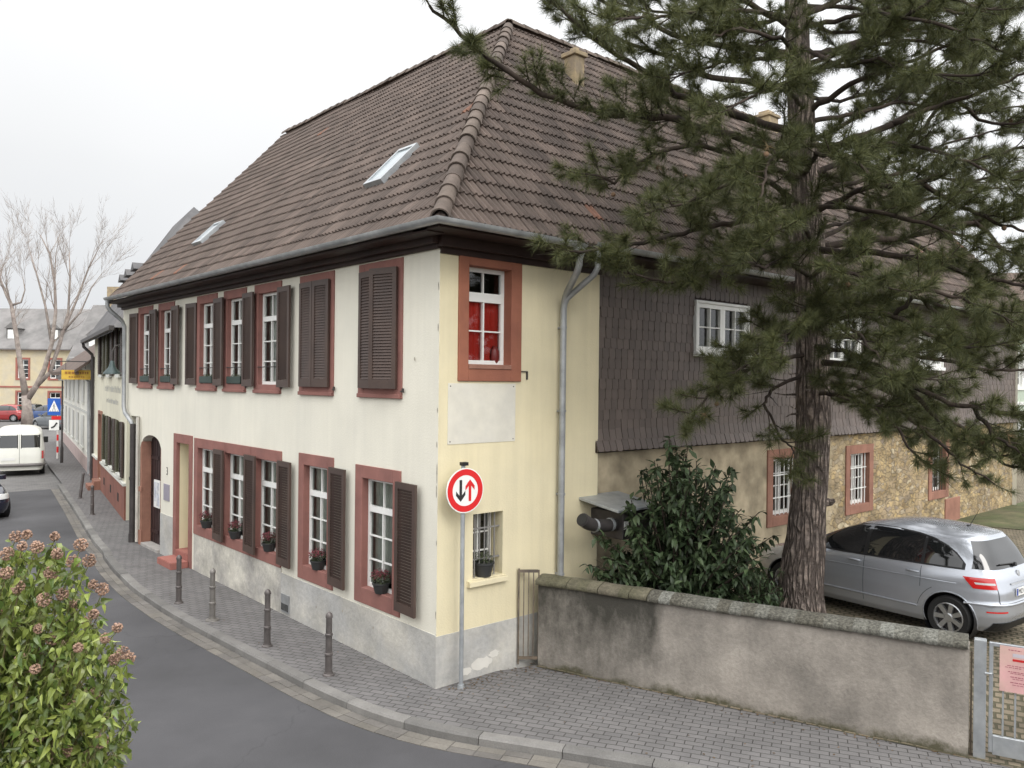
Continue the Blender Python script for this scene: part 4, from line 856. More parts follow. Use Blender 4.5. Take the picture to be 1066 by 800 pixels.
def prism2(mb, pts, fr, n0, n1, m=0):
    k = len(pts); mb.add([(a, n0, b) for a, b in pts] + [(a, n1, b) for a, b in pts], [tuple(range(k))[::-1], tuple(range(k, 2 * k))] + [(i, (i + 1) % k, k + (i + 1) % k, k + i) for i in range(k)], m)
def disc(mb, cu, cz, r, n0, n1, k=48): prism2(mb, [(cu + r * math.cos(2 * math.pi * i / k), cz + r * math.sin(2 * math.pi * i / k)) for i in range(k)], None, n0, n1)
t = thing('traffic_sign', 'round red ringed traffic sign with black and red arrows on a grey pole', 'traffic sign', (.27, -.20, 0))
SF = Fr((.27, -.20, 0), (1, -.05, 0), (-.05, -1, 0)); SCz = 2.645
s = MB(); s.lathe((.27, -.20, 0), [(.03, 0), (.03, 2.98)], 16); s.lathe((.27, -.20, 2.98), [(.034, 0), (.034, .02)], 12); s.lathe((.27, -.20, 0), [(.05, 0), (.045, .05)], 12); soft(s.build('pole', m_galv, t), 40)
s = MB(SF); disc(s, 0, SCz, .30, .045, .055); pl_o = s.build('plate', m_sash, t)
s = MB(SF); k = 64; ri, ro = .205, .285; vs = [(r_ * math.cos(2 * math.pi * i / k), .0572, SCz + r_ * math.sin(2 * math.pi * i / k)) for r_ in (ri, ro) for i in range(k)]; s.add(vs, [(i, (i + 1) % k, k + (i + 1) % k, k + i) for i in range(k)]); s.build('red_ring', mat('signal_red', (.62, .018, .02), rough=.35, var=.05), pl_o)
def arrow(cu, up, m, nm):
    s = MB(SF); sg = 1 if up else -1; pts = [(-.021, -.145), (.021, -.145), (.021, .06), (.075, 0), (.075, .058), (0, .145), (-.075, .058), (-.075, 0), (-.021, .06)]
    q = [(cu + a, SCz + sg * b) for a, b in pts]; s.add([(a, .0575, b) for a, b in q], [(0, 1, 2, 8), (3, 4, 5, 2), (2, 5, 8), (5, 6, 7, 8)]); return s.build(nm, m, pl_o, recalc=False)
arrow(-.075, False, m_ink, 'black_arrow'); arrow(.075, True, MATS['signal_red'], 'red_arrow')
s = MB(SF); s.box(-.04, .04, -.035, .046, SCz + .12, SCz + .15); s.box(-.04, .04, -.035, .046, SCz - .15, SCz - .12); s.build('bracket', m_galv, t)
s = MB(SF); s.box(-.045, .045, -.02, .06, 2.975, 3.02); s.build('pole_cap', m_black, t)

# ================================================================== BOUNDARY WALL, RAILING, GATE
WF = Fr(WALL0, WD, WN); WL = 5.42
bw = thing('boundary_wall', 'stained cement boundary wall with mossy stone coping between pavement and yard', 'wall', tuple(WALL0))
m_bw = wallstain_mat('cement_render', (.34, .308, .27), (.235, .215, .19), (.07, .066, .035))
s = MB(WF); n_ = 40; vs = []; fs = []
for side, nn in ((0, 0.0), (1, -.30)):
    for j, z in enumerate((-.15, .1, .3, .6, .9, 1.2)):
        for i in range(n_ + 1):
            u = WL * i / n_; vs.append((u, nn + (.012 * noise.noise(Vector((u * 1.5, z * 2, 3))) if side == 0 else 0), z))
K = n_ + 1
for side in (0, 1):
    b0 = side * 6 * K; fs += [(b0 + j * K + i, b0 + j * K + i + 1, b0 + (j + 1) * K + i + 1, b0 + (j + 1) * K + i) for j in range(5) for i in range(n_)]
for i in (0, n_): fs += [(j * K + i, (j + 1) * K + i, 6 * K + (j + 1) * K + i, 6 * K + j * K + i) for j in range(5)]
fs += [(5 * K + i, 5 * K + i + 1, 11 * K + i + 1, 11 * K + i) for i in range(n_)]
s.add(vs, fs); soft(s.build('wall', m_bw, bw), 30)
m_cope = mat('coping_stone', (.13, .115, .085), (.10, .095, .06), rough=.95, scale=5, var=.35, bump=.7, bscale=30, island=.08, fine=.25)
m_cope2 = mat('lichen_coping', (.078, .072, .056), (.17, .17, .15), rough=.95, scale=30, thr=(.60, .64), var=.35, bump=.8, bscale=30, island=.06, fine=.3)
u = -.03; c1 = MB(WF); c2 = MB(WF)
for k_, L_ in enumerate((.5, .48, .46, .26, 1.25, 1.3, WL + .02 - .03 - 4.25 + .03)):
    mb_ = c1 if k_ < 4 else c2; u2 = u + L_ - (.012 if k_ < 4 else .003); q = rnd.uniform(-.008, .008); N_ = 8 if k_ > 3 else 3; st_ = 0
    for a_ in range(N_):
        ua, ub = u + (u2 - u) * a_ / N_, u + (u2 - u) * (a_ + 1) / N_
        prof = [(.04, 1.185), (.05, 1.20), (.05, 1.235), (.035, 1.255), (-.06, 1.292), (-.15, 1.305), (-.24, 1.292), (-.335, 1.255), (-.35, 1.235), (-.35, 1.2), (-.345, 1.185)]
        vs = []
        for uu in (ua, ub): vs += [(uu, a + .007 * noise.noise(Vector((uu * 5, b * 9, 1))), b + q + .008 * noise.noise(Vector((uu * 4, a * 9, 7)))) for a, b in prof]
        k9 = len(prof); fs = [(i, (i + 1) % k9, k9 + (i + 1) % k9, k9 + i) for i in range(k9)]
        if a_ == 0: fs.append(tuple(range(k9)))
        if a_ == N_ - 1: fs.append(tuple(range(k9, 2 * k9)))
        mb_.add(vs, fs)
    u += L_
o = soft(c1.build('coping', m_cope, bw), 50); o['label'] = 'brown mossy slab coping'; o = soft(c2.build('coping', m_cope2, bw), 50); o['label'] = 'coping spotted with pale lichen'

rl = thing('railing', 'narrow rusty railing filling the gap between house gable and boundary wall', 'railing', (1.5, -.05, 0))
a, b = Vector((1.43, -.03, 0)), Vector((1.66, -.22, 0)); d = (b - a).normalized(); rf = Fr(a, d, (d.y, -d.x, 0)); L_ = (b - a).length
m_rust = mat('brown_steel', (.17, .135, .10), (.12, .10, .085), rough=.6, scale=8, var=.3, metal=.3)
MB(rf).box(0, .022, -.02, .02, .02, 1.40).build('post', m_rust, rl); MB(rf).box(L_ - .01, L_ + .01, -.02, .02, .1, 1.38).build('post', m_rust, rl)
s = MB(rf)
for i in range(3): s.box(.075 + i * .07, .090 + i * .07, -.01, .01, .13, 1.34)
s.build('bar', m_rust, rl)
s = MB(rf); s.box(.022, L_ - .011, -.014, .014, 1.345, 1.385); s.box(.022, L_ - .011, -.012, .012, .09, .13); s.build('rail', m_rust, rl)

gt = thing('yard_gate', 'galvanised bar gate with flat steel post at the end of the boundary wall', 'gate', tuple(WF.P(WL + .2, -.05, 0)))
s = MB(WF); s.box(WL + .045, WL + .165, -.13, -.03, 0, 1.30); s.box(WL + .05, WL + .16, -.125, -.035, 1.30, 1.305); s.build('gate_post', m_galv, gt, bevel=.006)
s = MB(WF); s.box(WL + .012, WL + .03, -.1, -.07, 0, 1.15); s.build('edge_strip', m_rust, gt)
G0 = WL + .19; G1 = G0 + 2.0
fm = MB(WF); fm.box(G0, G0 + .04, -.095, -.055, .08, 1.29); fm.box(G1 - .04, G1, -.095, -.055, .08, 1.29); fm.box(G0 + .04, G1 - .04, -.095, -.055, 1.25, 1.29); fm.box(G0 + .04, G1 - .04, -.097, -.053, .06, .27); fo = fm.build('frame', m_galv, gt, bevel=.004)
for i in range(1, 17):
    u = G0 + .02 + i * .115; s = MB(WF); s.box(u - .009, u + .009, -.085, -.065, .27, 1.25); s.build('bar', m_galv, fo)
s = MB(WF); s.tube([(WL + .15, -.03, .95), (G0 + .03, -.03, .95)], .012, 8); s.build('latch', m_galv, gt)
po = thing('poster', 'faded pink notice poster with red heading tied to the yard gate bars', 'poster', tuple(WF.P(G0 + .3, -.04, 1)))
s = MB(WF); s.box(G0 + .10, G0 + .50, -.052, -.046, .78, 1.275); s.build('sheet', mat('pink_poster', (.62, .36, .35), (.60, .40, .35), rough=.5, scale=4, var=.1), po)
PX0, PX1 = G0 + .10, G0 + .50
s = MB(WF); s.box(PX0 + .12, PX1 - .10, -.0455, -.0452, 1.165, 1.205); s.build('pale_band', mat('grey_print', (.50, .46, .50), rough=.6), po)
s = MB(WF); s.box(PX0 + .12, PX1 - .09, -.0455, -.0448, 1.12, 1.145); s.build('heading', m_redink, po)
s = MB(WF); r_ = random.Random(3)
for row, (z, a, b, h) in enumerate(((1.235, .08, .2, .009), (1.222, .24, .35, .009), (1.065, .07, .34, .007), (1.045, .05, .2, .007), (1.0, .08, .35, .008), (.985, .1, .3, .006), (.945, .10, .33, .008), (.925, .12, .24, .006), (.885, .1, .3, .008), (.86, .12, .26, .006))):
    u = PX0 + a
    while u < PX0 + b:
        w_ = r_.uniform(.012, .035); s.box(u, min(u + w_, PX0 + b), -.0455, -.0446, z, z + h); u += w_ + .007
s.build('print_lines', mat('faded_print', (.34, .10, .14), rough=.6), po)
# ================================================================== CARS
def lerp_tab(tab, z):
    if z <= tab[0][0]: return tab[0][1]
    for (a, b), (c, d) in zip(tab, tab[1:]):
        if z <= c: return b + (d - b) * (z - a) / (c - a)
    return tab[-1][1]
class CarShape:
    def __init__(s, xf, xr, wd, nn, zmin, zmax): s.xf, s.xr, s.wd, s.nn, s.zmin, s.zmax = xf, xr, wd, nn, zmin, zmax
    def pos(s, z, th, off=0.0):
        """point of the body shell: th = 0 nose, 90 left side, 180 tail"""
        xf, xr, w_, n = lerp_tab(s.xf, z), lerp_tab(s.xr, z), lerp_tab(s.wd, z), lerp_tab(s.nn, z)
        c, sn = math.cos(th), math.sin(th); e = 2.0 / n
        x = (xf + xr) / 2 + (xf - xr) / 2 * math.copysign(abs(c) ** e, c); y = w_ * math.copysign(abs(sn) ** e, sn)
        p = Vector((x, y, z))
        if off:
            d = 1e-3; a = s.pos(z, th + d) - s.pos(z, th - d); b = s.pos(min(z + .02, s.zmax), th) - s.pos(max(z - .02, s.zmin), th); nrm = a.cross(b)
            if nrm.length > 1e-9:
                nrm.normalize()
                if nrm.dot(Vector((x - (xf + xr) / 2, y, .2))) < 0: nrm = -nrm
                p = p + nrm * off
        return p
    def side(s, x, z, off=0.0, sg=1):
        xf, xr, w_, n = lerp_tab(s.xf, z), lerp_tab(s.xr, z), lerp_tab(s.wd, z), lerp_tab(s.nn, z)
        t = max(-.9999, min(.9999, (x - (xf + xr) / 2) / ((xf - xr) / 2))); c = math.copysign(abs(t) ** (n / 2.0), t); th = math.acos(c)
        return s.pos(z, th if sg > 0 else -th, off)
    def tail(s, y, z, off=0.0, front=False):
        w_, n = lerp_tab(s.wd, z), lerp_tab(s.nn, z); t = max(-.9999, min(.9999, y / w_)); sn = math.copysign(abs(t) ** (n / 2.0), t); th = math.asin(sn)
        return s.pos(z, th if front else math.pi - th, off)
def grid(mb, fn, us, vs_):
    P = [fn(u, v) for v in vs_ for u in us]; k = len(us); mb.add(P, [(j * k + i, j * k + i + 1, (j + 1) * k + i + 1, (j + 1) * k + i) for j in range(len(vs_) - 1) for i in range(k - 1)], 0, True)
def lin(a, b, n): return [a + (b - a) * i / (n - 1) for i in range(n)]

m_silver = mat('silver_paint', (.47, .495, .54), rough=.24, metal=.55, var=.03, coat=.7, spec=.5)
m_carglass = mat('car_glass', (.012, .013, .014), rough=.03, spec=1.0, var=.05)
m_tail = mat('red_lamp', (.55, .012, .012), rough=.12, spec=.8, var=.1, coat=.8)
m_lampw = mat('clear_lamp', (.55, .55, .55), rough=.1, spec=.9, coat=.8)
m_rim = mat('alloy_rim', (.52, .53, .54), rough=.3, metal=.8, var=.05)
m_plate = mat('plate_white', (.74, .74, .72), rough=.4, var=.04)
m_blue = mat('plate_blue', (.02, .06, .35), rough=.4)

def wheels(parent, cs, xs, yy, r, tyre_w=.2):
    for x in xs:
        for sg in (1, -1):
            c = Vector((x, sg * (yy - tyre_w), r)); ax = Vector((0, sg, 0))
            s = MB(); s.lathe(c, [(r * .66, 0), (r * .93, .0), (r, .03), (r, tyre_w - .03), (r * .93, tyre_w), (r * .7, tyre_w - .004), (r * .68, tyre_w - .03), (r * .67, .02), (.01, .02)], 28, ax, cap=False); wo = soft(s.build('wheel', m_rubber, parent, local=True), 40)
            s = MB(); s.lathe(c, [(r * .70, tyre_w - .012), (r * .64, tyre_w - .004), (r * .62, tyre_w - .05), (r * .64, tyre_w - .12)], 28, ax, cap=False)
            z_ = Vector((0, 0, 1)); x_ = Vector((1, 0, 0))
            for k in range(7):
                a = 2 * math.pi * k / 7; d = x_ * math.cos(a) + z_ * math.sin(a); q = x_ * -math.sin(a) + z_ * math.cos(a); n0, n1 = tyre_w - .055, tyre_w - .02
                s.hexa([c + d * r * .1 - q * .028 + ax * n0, c + d * r * .1 + q * .028 + ax * n0, c + d * r * .66 + q * .036 + ax * n0, c + d * r * .66 - q * .036 + ax * n0,
                        c + d * r * .1 - q * .028 + ax * n1, c + d * r * .1 + q * .028 + ax * n1, c + d * r * .66 + q * .034 + ax * (n1 + .008), c + d * r * .66 - q * .034 + ax * (n1 + .008)])
            s.lathe(c, [(r * .2, tyre_w - .06), (r * .2, tyre_w - .015), (r * .15, tyre_w - .008)], 16, ax); s.build('rim', m_rim, wo, local=True)
            s = MB(); s.lathe(c, [(r * .6, tyre_w - .10), (r * .6, tyre_w - .09)], 24, ax); s.build('brake_disc', m_iron, wo, local=True)

def hatchback(name, label, loc, rz, paint, cat='car', group=None, plate=None, detail=True):
    t = thing(name, label, cat, loc, group, rz, local=True)
    xf = [(.18, 1.98), (.3, 2.08), (.5, 2.13), (.62, 2.10), (.72, 2.02), (.80, 1.86), (.86, 1.66), (.92, 1.40), (.98, 1.18), (1.04, 1.03), (1.2, .72), (1.35, .40), (1.45, .14), (1.52, -.12), (1.57, -.35), (1.595, -.6), (1.603, -.8)]
    xr = [(.18, -2.02), (.3, -2.10), (.42, -2.145), (.58, -2.15), (.62, -2.12), (.75, -2.115), (.95, -2.06), (1.05, -2.0), (1.1, -1.965), (1.25, -1.88), (1.4, -1.77), (1.46, -1.735), (1.50, -1.72), (1.53, -1.6), (1.57, -1.3), (1.595, -1.0), (1.603, -.85)]
    wd = [(.18, .80), (.26, .85), (.4, .88), (.55, .887), (.62, .889), (.72, .885), (.85, .875), (.95, .855), (1.02, .828), (1.1, .80), (1.2, .765), (1.35, .70), (1.43, .655), (1.48, .60), (1.53, .50), (1.57, .36), (1.595, .18), (1.603, .05)]
    nn = [(.18, 5), (.5, 5.0), (.8, 4.6), (1.0, 4.6), (1.2, 4.8), (1.4, 4.6), (1.5, 3.6), (1.6, 2.4)]
    cs = CarShape(xf, xr, wd, nn, .18, 1.603)
    AX, WR = (1.33, -1.45), .315; AC, AR = WR + .012, .365
    zs = sorted(set([round(q, 4) for q in lin(.18, .74, 27) + lin(.74, 1.1, 12) + lin(1.1, 1.46, 9)] + [1.48, 1.50, 1.515, 1.53, 1.545, 1.56, 1.57, 1.58, 1.588, 1.595, 1.603]))
    half = [math.acos(math.copysign(abs(t_) ** 2.4, t_)) for t_ in lin(.985, -.985, 170)]; nose = lin(0, half[0], 14)[:-1]
    ths = nose + half + [math.pi - q for q in nose[::-1]]; ths = ths + [2 * math.pi - q for q in ths[1:-1][::-1]]; K = len(ths)
    P = [cs.pos(z, th) for z in zs for th in ths]
    F = [(j * K + i, j * K + (i + 1) % K, (j + 1) * K + (i + 1) % K, (j + 1) * K + i) for j in range(len(zs) - 1) for i in range(K)]
    def arch_d(q): return min((math.hypot(q.x - x, q.z - AC), x) for x in AX)
    def inside(f): c = sum((P[i_] for i_ in f), Vector()) / 4; return abs(c.y) > .5 and arch_d(c)[0] < AR
    F = [f for f in F if not inside(f)]; cnt = {}
    for f in F:
        for a_, b_ in zip(f, f[1:] + f[:1]): k_ = (min(a_, b_), max(a_, b_)); cnt[k_] = cnt.get(k_, 0) + 1
    bd_ = {i_ for k_, c_ in cnt.items() if c_ == 1 for i_ in k_}
    for i_ in bd_:
        d_, x_ = arch_d(P[i_])
        if abs(P[i_].y) > .5 and abs(d_ - AR) < .06 and P[i_].z > .181:
            u_ = Vector((P[i_].x - x_, 0, P[i_].z - AC)).normalized(); P[i_] = cs.side(x_ + u_.x * AR, AC + u_.z * AR, 0, 1 if P[i_].y > 0 else -1)
    s = MB(); s.add(P, F + [tuple((len(zs) - 1) * K + i for i in range(K))], 0, True)
    used = sorted({i_ for f in s.f for i_ in f}); mp_ = {o_: n_ for n_, o_ in enumerate(used)}; s.v = [s.v[o_] for o_ in used]; s.f = [tuple(mp_[i_] for i_ in f) for f in s.f]
    body = soft(s.build('body', paint, t, local=True), 32)
    s = MB(); s.box(-1.95, 1.95, -.56, .56, .2, .42); s.build('underbody', m_black, t, local=True)
    for x in AX:                                         # rolled lip round each arch
        for sg in (1, -1):
            s = MB(); s.tube([cs.side(x + math.cos(a_) * AR, AC + math.sin(a_) * AR, .002, sg) for a_ in lin(-.35, math.pi + .35, 26)], .011, 6, raw=True, cap=False); soft(s.build('arch_lip', paint, t, local=True), 60)
    for x in AX:
        for sg in (1, -1):
            s = MB(); s.lathe((x, sg * .60, AC), [(.02, 0), (AR + .004, 0), (AR + .004, .255)], 32, (0, sg, 0), cap=False); s.build('wheel_well', m_black, t, local=True)
    wheels(t, cs, AX, .865, WR)
    # side glass: black band, then panes
    zb = lambda x: 1.0 + .05 * max(0, (.3 - x)) / 1.9
    ZT = [(-1.68, 1.06), (-1.6, 1.16), (-1.5, 1.255), (-1.35, 1.345), (-1.15, 1.415), (-.9, 1.455), (-.55, 1.475), (-.2, 1.468), (.1, 1.43), (.35, 1.355), (.6, 1.25), (.8, 1.145), (1.0, 1.01)]
    def zt(x): return lerp_tab(ZT, x)
    def glass(x0, x1, inset, off, nm, m, par, n=18):
        for sg in (1, -1):
            mb = MB(); xs = lin(x0, x1, n); vv = lin(0, 1, 7)
            def fn(x, v):
                a, b = zb(x) + inset, max(zb(x) + inset + .004, min(zt(x), zt(x)) - inset); return cs.side(x, a + (b - a) * v, off, sg)
            grid(mb, fn, xs, vv); o_ = soft(mb.build(nm, m, par, local=True), 60)
        return o_
    glass(.97, -1.64, -.012, .0035, 'window_trim', m_black, t, 40)
    glass(.86, -.10, .012, .0065, 'side_window', m_carglass, t); glass(-.17, -1.02, .012, .0065, 'side_window', m_carglass, t); glass(-1.07, -1.60, .012, .0065, 'side_window', m_carglass, t)
    # rear window, windscreen
    mb = MB(); grid(mb, lambda y, z: cs.tail(y * lerp_tab(cs.wd, z) * (.90 - .06 * (z - 1.06) / .37), z, .005), lin(-1, 1, 25), lin(1.065, 1.435, 8)); o_ = soft(mb.build('rear_window', m_carglass, t, local=True), 60)
    mb = MB(); mb.tube([cs.tail(.0, 1.1, .03), cs.tail(.1, 1.105, .03), cs.tail(.42, 1.12, .03)], .011, 6, raw=True); mb.lathe(cs.tail(0, 1.085, .02), [(.035, 0), (.03, .03)], 10, (-1, 0, .3), raw=True); mb.build('wiper', m_black, t, local=True)
    mb = MB(); grid(mb, lambda y, z: cs.tail(y, z, .005, True), lin(-.70, .70, 17), lin(1.06, 1.43, 8)); soft(mb.build('windscreen', m_carglass, t, local=True), 60)
    # lamps, wrapping the corners
    for sg in (1, -1):
        mb = MB(); o0 = math.pi - .14; 
        A0 = lambda z: math.pi - math.asin(min(1, ((.60 + .02 * (z - .78) * 10 * 0) / lerp_tab(cs.wd, z)) ** (lerp_tab(cs.nn, z) / 2)))
        def fn(q, z, sg=sg):
            a0 = A0(z); a1 = math.acos(-min(.9999, ((1.71 - 0.25 * (.96 - z) - (-.0)) / 2.1)) ** (lerp_tab(cs.nn, z) / 2)) if 0 else None
            xq = -1.62 - .9 * (.96 - z)
            xf_, xr_ = lerp_tab(cs.xf, z), lerp_tab(cs.xr, z); tt = (xq - (xf_ + xr_) / 2) / ((xf_ - xr_) / 2); th1 = math.acos(math.copysign(abs(tt) ** (lerp_tab(cs.nn, z) / 2), tt))
            th = a0 + (th1 - a0) * q; return cs.pos(z, th * sg, .006)
        grid(mb, fn, lin(0, 1, 16), lin(.80, .955, 7)); soft(mb.build('tail_lamp', m_tail, t, local=True), 60)
        mb = MB(); grid(mb, lambda q, z: fn(.05 + q * .75, z) + Vector((-.002, sg * .002, 0)), lin(0, 1, 10), lin(.862, .89, 3)); mb.build('reverse_lamp', m_lampw, t, local=True)
        mb = MB(); grid(mb, lambda y, z: cs.tail(y, z, .006, True), lin(.42 * sg, .80 * sg, 9), lin(.60, .74, 6)); soft(mb.build('headlight', m_lampw, t, local=True), 60)
        mb = MB(); grid(mb, lambda y, z: cs.tail(y, z, .005), lin(.50 * sg, .74 * sg, 6), lin(.475, .497, 3)); mb.build('reflector', m_tail, t, local=True)
        # door handles and mirror
        for x in (.02, -.93):
            mb = MB(); p = [cs.side(x + d, .905, .012 + (.022 if 0 < k < 3 else 0), sg) for k, d in enumerate((.1, .07, -.05, -.09))]; mb.tube(p, [.013, .016, .016, .013], 8, raw=True); soft(mb.build('handle', paint, t, local=True), 60)
        mb = MB(); q = cs.side(.72, 1.06, .0, sg); mb.tube([q, q + Vector((.0, sg * .09, .02))], .025, 8, raw=True); c = q + Vector((-.0, sg * .16, .05))
        mb.add([c + Vector((dx, sg * dy, dz)) for dz in (-.065, .07) for dx, dy in ((.05, -.09), (.07, .0), (.04, .1), (-.05, .1), (-.05, -.09))], [(0, 1, 2, 3, 4), (9, 8, 7, 6, 5)] + [(i, (i + 1) % 5, 5 + (i + 1) % 5, 5 + i) for i in range(5)], 0, True)
        mo = mb.build('mirror', paint, t, local=True, bevel=.015)
        # panel gaps and the long crease
        for x, z0, z1 in ((.93, .33, .98), (-.13, .30, 1.0)): mb = MB(); grid(mb, lambda a, z, x=x: cs.side(x + a, z, .0022, sg), [-.004, .004], lin(z0, z1, 10)); mb.build('panel_gap', m_black, t, local=True)
        mb = MB(); grid(mb, lambda a, z: cs.side(-1.04 + a, z, .0022, sg), [-.004, .004], lin(.70, 1.0, 10))
        mb.build('panel_gap', m_black, t, local=True); mb = MB()
        for k in range(9):                                    # rear edge of the rear door follows the wheel arch
            a_, b_ = R(12 + k * 5.2), R(12 + (k + 1) * 5.2); f2_ = lambda an, rr: cs.side(-1.45 + math.cos(an) * rr, .33 + math.sin(an) * rr, .0022, sg)
            mb.add([f2_(a_, .45), f2_(b_, .45), f2_(b_, .457), f2_(a_, .457)], [(0, 1, 2, 3)], 0, True)
        mb.build('panel_gap', m_black, t, local=True)
        mb = MB(); mb.tube([cs.side(x, .80 + .035 * (-x + 1) / 2.5, .001, sg) for x in lin(1.05, -1.55, 14)], .007, 6, raw=True); mb.build('crease', paint, t, local=True)
        mb = MB(); mb.tube([cs.side(x, .40, .004, sg) for x in lin(.88, -1.0, 10)], .014, 6, raw=True); mb.build('side_strip', paint, t, local=True)
    # tailgate gap, bumper step, plate
    mb = MB(); grid(mb, lambda y, z: cs.tail(y, z, .003), lin(-.70, .70, 15), [.592, .604]); 
    for sg in (1, -1): grid(mb, lambda a, z: cs.tail(sg * (.60 + a), z, .003), [-.004, .004], lin(.60, .80, 6))
    mb.build('tailgate_gap', m_black, t, local=True)
    mb = MB(); mb.tube([cs.tail(y, .585, .012) for y in lin(-.83, .83, 15)], .02, 8, raw=True); soft(mb.build('bumper_lip', paint, t, local=True), 60)
    mb = MB(); grid(mb, lambda y, z: cs.tail(y, z, .007), lin(-.66, .66, 24), lin(.19, .33, 9)); mb.build('rear_skirt', m_black, t, local=True)
    mb = MB(); grid(mb, lambda y, z: cs.tail(y, z, .012), lin(-.33, .33, 6), [.845, .87]); mb.build('grip_bar', m_rim, t, local=True)
    mb = MB(); x = cs.tail(0, .75, .012).x
    mb.box(x - .012, x, -.26, .26, .69, .80); po_ = mb.build('number_plate', m_plate, t, local=True)
    mb = MB(); mb.box(x - .0135, x - .012, .215, .258, .694, .796); mb.build('blue_strip', m_blue, po_, local=True)
    if plate:
        fr = Fr((x - .0145, 0, .745), (0, -1, 0), (-1, 0, 0)); ORG.setdefault(po_.name, Vector()); text('plate_letters', plate, fr, .02, 0, 0, .092, m_ink, po_, ext=.0005)
    mb = MB(); mb.lathe(cs.tail(0, .98, .0), [(.045, .0), (.045, .012), (.036, .014)], 20, (-1, 0, .25), raw=True); mb.build('badge', m_rim, t, local=True)
    mb = MB(); mb.tube([(-1.35, 0, 1.555), (-1.50, 0, 1.85)], [.006, .003], 6); mb.lathe((-1.34, 0, 1.55), [(.04, 0), (.02, .035)], 10); mb.build('aerial', m_black, t, local=True)
    # interior glimpses
    return t
hb = hatchback('parked_car', 'silver compact hatchback parked in the yard behind the boundary wall', (6.47 + .865 * .996, -2.66, YZ), R(90 - 4.8), m_silver, plate='MZ CR 881')

def recolour(root, paint):
    for o in root.children_recursive:
        for sl_ in o.material_slots:
            if sl_.material == m_silver: sl_.link = 'OBJECT'; sl_.material = paint
far_cols = [('dark_red_paint', (.28, .02, .02), 'dark red car parked at the far square, left of the bare tree'), ('black_paint', (.02, .022, .03), 'black car parked at the far square before the yellow house'),
            ('blue_paint', (.03, .07, .20), 'blue car parked at the far square, right of the bare tree'), ('grey_paint', (.12, .13, .14), 'dark grey car at the far square, nearest the crossing sign')]
def far(px, D): 
    p = CAM + Fh * D + R0 * ((px - 533) / FPX * D); return Vector((p.x, p.y, ZR + .02))
VA = math.atan2(Fh.y, Fh.x)
for (nm, c, lab), (px, D, dr_) in zip(far_cols, ((2, 76, 95), (24, 79, 80), (47, 77, 100), (58, 66, 60))):
    q = dup(hb, far(px, D), VA + R(dr_), lab, 'cars parked at the far square'); q.name = 'parked_car'; recolour(q, mat(nm, c, rough=.25, coat=.8, spec=.5, var=.03))
q = dup(hb, (-2.62, 20.9, ZR), R(-84), 'dark blue car at the left edge of the photo, waiting on the road', 'cars on the road'); q.name = 'oncoming_car'; recolour(q, mat('navy_paint', (.012, .014, .03), rough=.22, coat=.9, var=.03))

